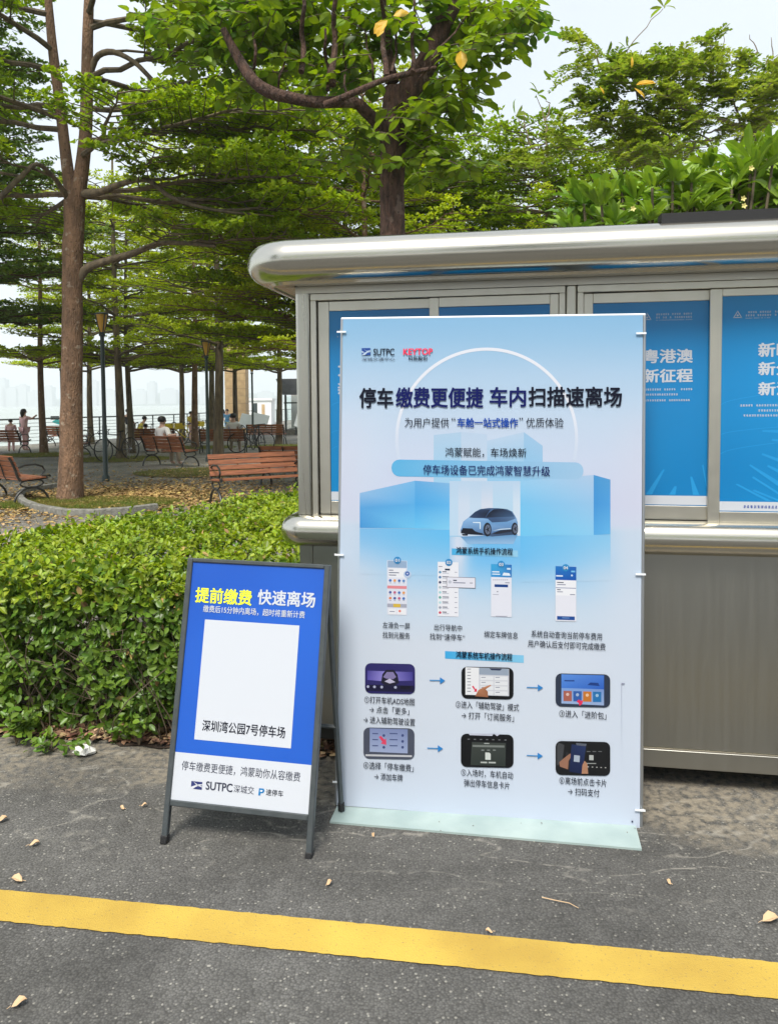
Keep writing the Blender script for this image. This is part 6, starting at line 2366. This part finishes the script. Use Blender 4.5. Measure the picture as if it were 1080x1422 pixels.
def place_bench(x, y, rz, label):
    t = thing('park_bench', label, 'bench', (x, y, 0), rad(rz), 'slatted benches on the promenade')
    for nm, me in BENCH:
        mesh_obj(nm, me, t)
    return t


place_bench(-2.17, 12.9, 30, 'red brown slatted bench facing the road, partly behind the booth post')
place_bench(-6.60, 13.45, -38, 'bench seen from behind at the left edge beside the kerb of the big tree')
bm = place_bench(-5.85, 20.75, -32, 'bench seen from behind with a man in white resting his arm along it')
place_bench(-1.75, 15.4, 168 + 180, 'bench whose top slats show just above the nearest red bench')
place_bench(-13.3, 27.0, -14, 'far bench at the left edge with the girl in pink behind it')
place_bench(-12.9, 31.2, -10, 'bench beyond the far left one close to the railing')
place_bench(-8.3, 27.4, 6, 'dark bench facing the sea just beyond the man in white')
place_bench(-5.6, 26.3, 4, 'far bench with a seated person in white, behind the black bicycles')
place_bench(-4.95, 31.5, -3, 'farthest bench below the white slanted boards')
place_bench(-9.9, 24.5, 100, 'bench end showing behind the big brown trunk')

# ------------------------------------------------------------------ lamps
def lamp(u, v, top, label, r=.052):
    p = G(u, v)
    t = thing('street_lamp', label, 'lamp', (p.x, p.y, 0), 0, 'amber topped lamp posts')
    m = MB()
    m.lathe([(.085, .0), (.085, .10), (r, .14), (r, 1.2), (r * .88, 1.22), (r * .82, top - .5), (r * 1.3, top - .48), (r * 1.3, top - .44), (r * .7, top - .42)], 12)
    m.build('pole', M['lamp_pole'], t, smooth=True)
    h = MB()
    h.lathe([(.045, top - .40), (.075, top - .30), (.105, top - .15), (.125, top - .03)], 10)
    h.build('lamp_glass', M['amber'], t, smooth=True)
    c = MB()
    for k in range(4):
        a_ = pi / 4 + k * pi / 2
        c.tube([(.04 * cos(a_), .04 * sin(a_), top - .42), (.09 * cos(a_), .09 * sin(a_), top - .28), (.145 * cos(a_), .145 * sin(a_), top - .0)], .012, 5)
    c.lathe([(.15, top - .03), (.15, top - .005), (.06, top + .02)], 10)
    c.build('lamp_cage', M['lamp_pole'], t)


lamp(147.5, 668, 3.62, 'nearest lamp post with amber glass, right of the big brown trunk')
lamp(289.5, 641, 3.45, 'lamp post with amber glass close beside the dark trunk behind the red bench')
lamp(351.5, 611, 3.5, 'lamp post with amber glass in front of the white slanted boards')
lamp(88, 619, 3.55, 'lamp post half hidden by the left side of the big brown trunk')

# ------------------------------------------------------------------ railing along the water
rl = thing('railing', 'grey metal railing with thin horizontal wires along the water', 'railing', (-15, 34, 0), 0)
off = Vector((-15, 34, 0))
rp = [Vector((x + .35, y - .1, 0)) for x, y in shore[1:10]]
seg = [0]
for a_, b__ in zip(rp, rp[1:]):
    seg.append(seg[-1] + (b__ - a_).length)


def rail_at(s):
    for i in range(len(seg) - 1):
        if s <= seg[i + 1] or i == len(seg) - 2:
            return rp[i].lerp(rp[i + 1], (s - seg[i]) / (seg[i + 1] - seg[i]))


pm = MB().box(-.03, .03, -.02, .02, 0, 1.06).mesh('post', M['rail'])
s = 0
while s < seg[-1]:
    q = rail_at(s) - off
    o = mesh_obj('post', pm, rl)
    o.location = q
    s += 2.4
MB().tube([tuple(p - off + Vector((0, 0, 1.09))) for p in rp], .035, 8).build('top_rail', M['rail'], rl, smooth=True)
for k in range(6):
    MB().tube([tuple(p - off + Vector((0, 0, .16 + .15 * k))) for p in rp], .011, 5).build('wire', M['wire'], rl)

# ------------------------------------------------------------------ bicycles
def bicycle(loc, rz, label, paint, tilt=4.0, group='bicycles parked on the promenade', basket=False):
    t = thing('bicycle', label, 'bicycle', loc, rz, group)
    t.rotation_euler = (rad(tilt), 0, rz)
    for x in (-.5, .5):
        w = MB()
        w.tube([(x + .325 * cos(a_), 0, .34 + .325 * sin(a_)) for a_ in np.linspace(0, 2 * pi, 29)], .017, 6, cap=False)
        wh = w.build('wheel', M['tyre'], t, smooth=True)
        sp = MB()
        for k in range(14):
            a_ = 2 * pi * k / 14
            sp.tube([(x, .02 * (-1) ** k, .34), (x + .31 * cos(a_), 0, .34 + .31 * sin(a_))], .0022, 3, cap=False)
        sp.tube([(x, -.04, .34), (x, .04, .34)], .02, 8)
        sp.build('spokes', M['spoke'], wh)
    f = MB()
    bb, st_, hd, hd2 = (.05, 0, .30), (.17, 0, .80), (-.33, 0, .80), (-.36, 0, .68)
    for a_, b__, r_ in ((bb, st_, .016), (hd, (.15, 0, .76), .015), (hd2, bb, .019), (bb, (.5, 0, .34), .011), ((.155, 0, .74), (.5, 0, .34), .009), (hd2, (-.5, 0, .34), .013), ((-.32, 0, .88), hd2, .017)):
        f.tube([a_, b__], r_, 6)
    f.build('frame', M[paint], t)
    MB().tube([(-.32, 0, .87), (-.33, 0, .92)], .014, 6).tube([(-.44, -.20, .80), (-.47, -.22, .88), (-.40, -.21, .93), (-.33, -.1, .93), (-.33, .1, .93), (-.40, .21, .93), (-.47, .22, .88), (-.44, .20, .80)], .013, 6).build('handlebar', M['rubber'], t, smooth=True)
    s_ = MB()
    s_.tube([(.05, 0, .865), (.12, 0, .872), (.22, 0, .87), (.28, 0, .875)], [.016, .03, .055, .045], 8, flat=.45)
    s_.tube([(.17, 0, .79), (.185, 0, .86)], .012, 6)
    s_.build('saddle', M['rubber'], t, smooth=True)
    c = MB()
    c.tube([(.05, .05, .30), (-.06, .06, .17)], .009, 5).tube([(.05, -.05, .30), (.16, -.06, .43)], .009, 5).tube([(-.09, .11, .165), (-.03, .03, .165)], .012, 5)
    c.lathe([(.0, -.004), (.085, -.004), (.085, .004), (0, .004)][1:3], 14)
    c2 = MB().tube([(.05 + .08 * cos(a_), .035, .30 + .08 * sin(a_)) for a_ in np.linspace(0, 2 * pi, 15)], .006, 4, cap=False)
    c.v, c.f = c.v[:-28], c.f[:-(14 + 2)]
    n0 = len(c.v)
    c.v += c2.v
    c.f += [tuple(i + n0 for i in q) for q in c2.f]
    c.build('crank', M['rubber'], t)
    if basket:
        MB().box(-.72, -.45, -.15, .15, .66, .70).box(-.74, -.72, -.16, .16, .66, .88).box(-.45, -.43, -.16, .16, .66, .88).box(-.72, -.45, -.16, -.14, .66, .88).box(-.72, -.45, .14, .16, .66, .88).build('basket', M[paint], t)
    return t


w1, w2 = G(143.5, 641.8), G(185, 638.2)
mid = (w1 + w2) / 2
d = (w2 - w1)
bicycle((mid.x, mid.y, 0), math.atan2(d.y, d.x), 'black road bicycle leaning on the dark trunk behind the nearest lamp post', 'bike_black', -5)
p = G(333, 629)
bicycle((p.x + .35, p.y + .25, 0), rad(28), 'black bicycle beside the seated person in white, left of the lamp post', 'bike_black', 4)
p = G(356, 626)
bicycle((p.x, p.y + .3, 0), rad(118), 'dark bicycle seen almost end on at the foot of the lamp post', 'bike_black', -4)
for (u, v, rz, pt, tl, lb) in ((205, 619, 15, 'spoke', 3, 'grey bicycle beside the person in yellow left of the man in white'), (256, 618, 10, 'bike_yellow', -3, 'yellow shared bicycle between the two trunks, left one'), (268, 617, 30, 'bike_yellow', 3, 'yellow shared bicycle behind the leaning dark trunk'),
                               (286, 611, 75, 'bike_yellow', 2, 'yellow shared bicycle seen end on beside the lamp post near the railing'), (118, 628, 5, 'spoke', 3, 'grey bicycle partly hidden by the big brown trunk'), (318, 609, 8, 'bike_yellow', 2, 'yellow bicycle behind the seated person in white')):
    p = G(u, v)
    bicycle((p.x, p.y, 0), rad(rz), lb, pt, tl, basket='yellow' in lb)

# ------------------------------------------------------------------ people (far and small)
def skin_mesh(name, verts, edges, rads, m, sub=1, root=0):
    me = bpy.data.meshes.new(name + '_cage')
    me.from_pydata(verts, edges, [])
    o = bpy.data.objects.new(name + '_cage', me)
    col.objects.link(o)
    o.modifiers.new('skin', 'SKIN').use_smooth_shade = True
    for i, r_ in enumerate(rads):
        rr_ = (r_, r_) if not isinstance(r_, tuple) else r_
        me.skin_vertices[0].data[i].radius = rr_
        me.skin_vertices[0].data[i].use_root = (i == root)
    ss = o.modifiers.new('sub', 'SUBSURF')
    ss.levels = ss.render_levels = sub
    bpy.context.view_layer.update()
    out = bpy.data.meshes.new_from_object(o.evaluated_get(bpy.context.evaluated_depsgraph_get()))
    out.name = name
    out.materials.clear()
    out.materials.append(m)
    bpy.data.objects.remove(o)
    bpy.data.meshes.remove(me)
    return out


def person(loc, rz, label, pose, h=1.7, top='c_white', low='c_black', hair_long=False):
    """front is -y; pose: stand, sit; arms given as joint lists"""
    t = thing('person', label, 'person', loc, rz)
    k = h / 1.7
    sit = pose['sit']
    hz_ = .47 if sit else .92
    if sit:
        hip = Vector((0, .02, .52))
        kn, fo = [(-.13, -.42, .50), (.13, -.42, .50)], [(-.14, -.40, .08), (.14, -.40, .08)]
    else:
        hip = Vector((0, 0, .92))
        kn, fo = [(-.10, -.03, .5), (.11, -.06, .5)], [(-.11, .0, .07), (.13, -.02, .07)]
    ln = pose.get('lean', 0.0)
    ch = hip + Vector((0, -ln * .5, .34))
    sho = hip + Vector((0, -ln * .8, .48))
    nk = hip + Vector((0, -ln * 1.0, .56))
    hd = hip + Vector((0, -ln * 1.15 - .02, .68))
    ht_ = hip + Vector((0, -ln * 1.2 - .02, .78))
    V = [hip, hip + Vector((0, -ln * .2, .15)), ch, sho, nk, hd, ht_]
    R_ = [(.15, .11), (.13, .10), (.16, .11), (.13, .09), (.055, .055), (.085, .10), (.07, .08)]
    E = [(0, 1), (1, 2), (2, 3), (3, 4), (4, 5), (5, 6)]
    arms = pose.get('arms') or [[(-.20, 0, .46), (-.25, -.05, .2), (-.2, -.25, .08), (-.18, -.33, .06)], [(.20, 0, .46), (.25, -.05, .2), (.2, -.25, .08), (.18, -.33, .06)]]
    for a_ in arms:
        prev = 3
        for j, q in enumerate(a_):
            V.append(hip + Vector(q) + (Vector((0, -ln * .8, 0)) if j == 0 else Vector((0, -ln * .4, 0))))
            R_.append((.055, .048, .034, .04)[j])
            E.append((prev, len(V) - 1))
            prev = len(V) - 1
    armi = len(V)
    for q, f_ in zip(kn, fo):
        sx = -.09 if q[0] < 0 else .09
        for j, w_ in enumerate(((sx, hip.y, hip.z - .03), q, f_, (f_[0], f_[1] - .13, .045))):
            V.append(Vector(w_))
            R_.append((.095, .062, .042, .04)[j])
            E.append((0 if j == 0 else len(V) - 2, len(V) - 1))
    V = [v * k for v in V]
    R_ = [tuple(x * k for x in r_) if isinstance(r_, tuple) else r_ * k for r_ in R_]
    mesh_obj('body', skin_mesh('body', V, E, R_, M['skin'], 2), t)
    grow = lambda r_, g_: tuple(x + g_ for x in r_) if isinstance(r_, tuple) else r_ + g_
    # shirt: trunk and upper arms
    idx = [0, 1, 2, 3] + [7, 8] + [11, 12]
    mp_ = {v: i for i, v in enumerate(idx)}
    E2 = [(mp_[a_], mp_[b__]) for a_, b__ in E if a_ in mp_ and b__ in mp_]
    mesh_obj('shirt', skin_mesh('shirt', [V[i] for i in idx], E2, [grow(R_[i], .017) for i in idx], M[top], 2), t)
    idx = [0] + list(range(armi, armi + 3)) + list(range(armi + 4, armi + 7))
    mp_ = {v: i for i, v in enumerate(idx)}
    E2 = [(mp_[a_], mp_[b__]) for a_, b__ in E if a_ in mp_ and b__ in mp_]
    mesh_obj('trousers', skin_mesh('trousers', [V[i] for i in idx], E2, [grow(R_[i], .012) for i in idx], M[low], 2), t)
    hc = V[5] + Vector((0, .012, .035)) * k
    hm_ = MB().lathe([(.088 * k, -.05 * k), (.112 * k, 0), (.108 * k, .05 * k), (.075 * k, .095 * k), (.02 * k, .112 * k)], 14, tuple(hc + Vector((0, .02 * k, 0))))
    if hair_long:
        hm_.tube([tuple(hc + Vector((0, .05, .03)) * k), tuple(hc + Vector((0, .09, -.08)) * k), tuple(hc + Vector((0, .08, -.24)) * k)], [.09 * k, .085 * k, .05 * k], 10)
    hm_.build('hair', M['hair'], t, smooth=True)
    fc_ = MB()
    f0 = V[5] + Vector((0, -.098 * k, 0))
    fc_.tube([tuple(f0 + Vector((0, .0, .02)) * k), tuple(f0 + Vector((0, -.022, -.01)) * k), tuple(f0 + Vector((0, .0, -.018)) * k)], [.006 * k, .012 * k, .008 * k], 6)
    fc_.build('nose', M['skin'], t, smooth=True)
    for sx in (-1, 1):
        MB().lathe([(.002, -.01), (.011, 0), (.002, .01)], 8, tuple(f0 + Vector((sx * .034, .006, .02)) * k)).build('eye', M['hair'], t)
        MB().lathe([(.004, -.025), (.016, 0), (.004, .028)], 8, tuple(V[5] + Vector((sx * .092, .01, 0)) * k)).build('ear', M['skin'], t)
    return t


armR = [(.20, 0, .46), (.36, .12, .33), (.60, .20, .32), (.68, .20, .33)]
armL = [(-.20, 0, .46), (-.25, -.05, .22), (-.2, -.25, .08), (-.18, -.33, .06)]
c_, s__ = cos(rad(-32)), sin(rad(-32))
bx = lambda x, y: (-5.85 + c_ * x - s__ * y, 20.75 + s__ * x + c_ * y, 0)
P0 = bx(-.25, .02)


def seated_on(bench, x, label, **kw):
    a_ = bench.rotation_euler[2]
    q = Vector((cos(a_) * x - sin(a_) * .0, sin(a_) * x + cos(a_) * .0, 0))
    return person((bench.location.x + q.x, bench.location.y + q.y, -.0), a_, label, **kw)


bm.rotation_euler[2] = rad(-32 + 180)            # backrest towards the road
for o in [o for o in col.objects if o.name.startswith('park_bench') and o.parent is None]:
    lb = o['label']
    if any(k in lb for k in ('seen from behind', 'top slats', 'far bench at', 'beyond the far left', 'facing the sea', 'seated person in white', 'farthest bench')) and o is not bm:
        o.rotation_euler[2] += pi
benches = {o['label']: o for o in col.objects if o.name.startswith('park_bench') and o.parent is None}
armLs = [(-.20, 0, .46), (-.40, .13, .30), (-.66, .20, .33), (-.74, .20, .34)]
seated_on(bm, .25, 'man in a white shirt seated on the bench with one arm along its back', pose={'sit': True, 'arms': [armLs, [(.20, 0, .46), (.25, -.05, .22), (.2, -.25, .08), (.18, -.33, .06)]]}, top='c_white', low='c_khaki')
bw8 = [o for l_, o in benches.items() if 'seated person in white' in l_][0]
seated_on(bw8, -.35, 'person in white seated on the far bench by the black bicycles', pose={'sit': True}, top='c_white', low='c_khaki')
b7 = [o for l_, o in benches.items() if 'facing the sea' in l_][0]
seated_on(b7, .25, 'child in grey seated on the dark bench beyond the man in white', pose={'sit': True}, h=1.25, top='spoke', low='c_black')
up = [[(-.20, 0, .46), (-.30, -.14, .40), (-.46, -.2, .52), (-.54, -.2, .56)], [(.20, 0, .46), (.25, -.05, .2), (.2, -.2, .08), (.18, -.25, .06)]]
person((-13.25, 28.3, 0), rad(150), 'girl in pink standing with one arm raised behind the far left bench', {'sit': False, 'arms': up}, 1.5, 'c_pink', 'c_pink', True)
person((-13.6, 28.0, 0), rad(190), 'small child in pink standing beside the girl with the raised arm', {'sit': False}, 1.15, 'c_pink', 'c_pink')
p = G(192, 618)
person((p.x, p.y, 0), rad(100), 'crouching person in yellow with black hair left of the man in white', {'sit': True, 'lean': .3}, 1.5, 'c_yellow', 'c_yellow')
p = G(179, 617)
person((p.x, p.y, 0), rad(160), 'person in black standing between the two thin trunks', {'sit': False}, 1.45, 'c_black', 'c_white')
p = G(266, 611)
person((p.x, p.y, 0), rad(60), 'person in yellow beside the yellow shared bicycles', {'sit': False}, 1.3, 'c_yellow', 'c_pink')
p = G(316, 604)
person((p.x, p.y, 0), rad(10), 'person in blue standing near the beige stone tower', {'sit': False}, 1.35, 'c_blue', 'c_blue')
p = G(304, 602)
person((p.x + .1, p.y, 0), rad(10), 'person in black peeping out behind the knobbed dark trunk', {'sit': False}, 1.62, 'c_black', 'c_black')

# pushchair with a teal hood
p = G(80, 613)
pc = thing('pushchair', 'pushchair with a teal hood and dark seat beside the railing', 'pushchair', (p.x, p.y, 0), rad(20))
h_ = MB()
n = 9
vs = [(.24 * cos(a_), y, .72 + .28 * sin(a_)) for y in (-.2, .2) for a_ in np.linspace(0, pi * .8, n)]
h_.add(vs, [(i, i + 1, n + i + 1, n + i) for i in range(n - 1)] + [tuple(range(n)), tuple(range(2 * n - 1, n - 1, -1))])
h_.build('hood', M['teal'], pc, smooth=True)
MB().box(-.2, .2, -.18, .18, .34, .62).build('seat', M['teal'], pc)
MB().box(-.24, .1, -.2, .2, 1.0, 1.16).build('bag', M['c_black'], pc)
fr_ = MB()
for y in (-.2, .2):
    fr_.tube([(-.3, y, .1), (.1, y, .6), (.34, y, 1.05)], .014, 6).tube([(.3, y, .1), (-.05, y, .6)], .014, 6)
fr_.tube([(.34, -.2, 1.05), (.34, .2, 1.05)], .014, 6)
fr_.build('frame', M['spoke'], pc)
for x in (-.3, .3):
    for y in (-.2, .2):
        MB().tube([(x + .09 * cos(a_), y, .1 + .09 * sin(a_)) for a_ in np.linspace(0, 2 * pi, 15)], .014, 5, cap=False).build('wheel', M['tyre'], pc)

# ------------------------------------------------------------------ buildings at the pier
tw_ = thing('stone_tower', 'beige stone clad pier tower behind the reddish trunk', 'tower', (-8.55, 44, 0), 0)
for k in range(14):
    MB().box(-.58, .58, -.5, .5, .002 + k * .42, .41 + k * .42).build('stone', M['sandstone'], tw_)
MB().box(-.55, .55, -.47, .47, .0, 5.9).build('core', M['concrete'], tw_)
ht = thing('white_hut', 'small white flat roofed hut with dark openings near the pier', 'hut', (-10.2, 62, 0), 0)
MB().box(-1.0, .85, 0, 2, 0, 1.9).build('wall', M['white_sheet'], ht)
MB().box(-1.1, .95, -.1, 2.1, 1.91, 2.08).build('roof', M['white_sheet'], ht)
MB().box(-.65, -.25, -.03, -.004, .6, 1.7).build('door', M['dark_metal'], ht)
MB().box(.1, .35, -.03, -.004, .8, 1.6).build('window', M['sandstone'], ht)
for i, (x, w_, lb) in enumerate(((-7.6, .5, 'narrow white slanted board, left one of the pair at the railing'), (-6.85, .95, 'wide white slanted board at the railing right of the lamp post'), (-4.7, .5, 'white slanted board beside the glass pavilion'))):
    t = thing('slanted_board', lb, 'board', (x, 40.5, 0), 0, 'white slanted boards by the pier')
    m_ = Matrix.Rotation(rad(-28), 4, 'X')
    m2_ = Matrix.Rotation(rad(12), 4, 'Y')
    MB().box(-w_ / 2, w_ / 2, -.02, .02, .0, .8, Matrix.Translation((0, 0, .42)) @ m2_ @ m_).build('sheet', M['white_sheet'], t)
    MB().tube([(-w_ / 3, .1, 0), (-w_ / 3, .2, .6)], .03, 6).tube([(w_ / 3, .1, 0), (w_ / 3, .2, .6)], .03, 6).build('leg', M['dark_metal'], t)
pv_ = thing('glass_pavilion', 'glass walled pavilion with a ribbed grey sloping roof left of the booth', 'pavilion', (-5.5, 41, 0), 0)
rf_ = MB()
for k in range(16):
    rf_.box(.0 - .04 * k, 7, -.5 + k * .12, -.40 + k * .12, 2.12 + k * .055, 2.17 + k * .055)
tag(rf_.build('roof_rib', M['roof_grey'], pv_), kind='stuff')
MB().add([(0, -.5, 2.1), (7, -.5, 2.1), (7, 1.5, 2.98), (-.6, 1.5, 2.98)], [(0, 1, 2, 3)]).build('roof', M['roof_grey'], pv_)
for k in range(8):
    MB().box(.05 + k * .9, .15 + k * .9, -.2, -.1, 0, 2.1).build('post', M['dark_metal'], pv_)
    if k < 7:
        MB().box(.16 + k * .9, .94 + k * .9, -.16, -.14, .3, 2.05).build('window', M['glass'], pv_)
MB().box(.02, 7, -.22, -.08, 1.65, 1.72).build('beam', M['dark_metal'], pv_)
MB().box(.0, 7, -.25, 2.5, 0, .28).build('plinth', M['concrete'], pv_)
MB().box(.1, 7, 2.2, 2.3, .3, 2.9).build('rear_wall', M['c_white'], pv_)
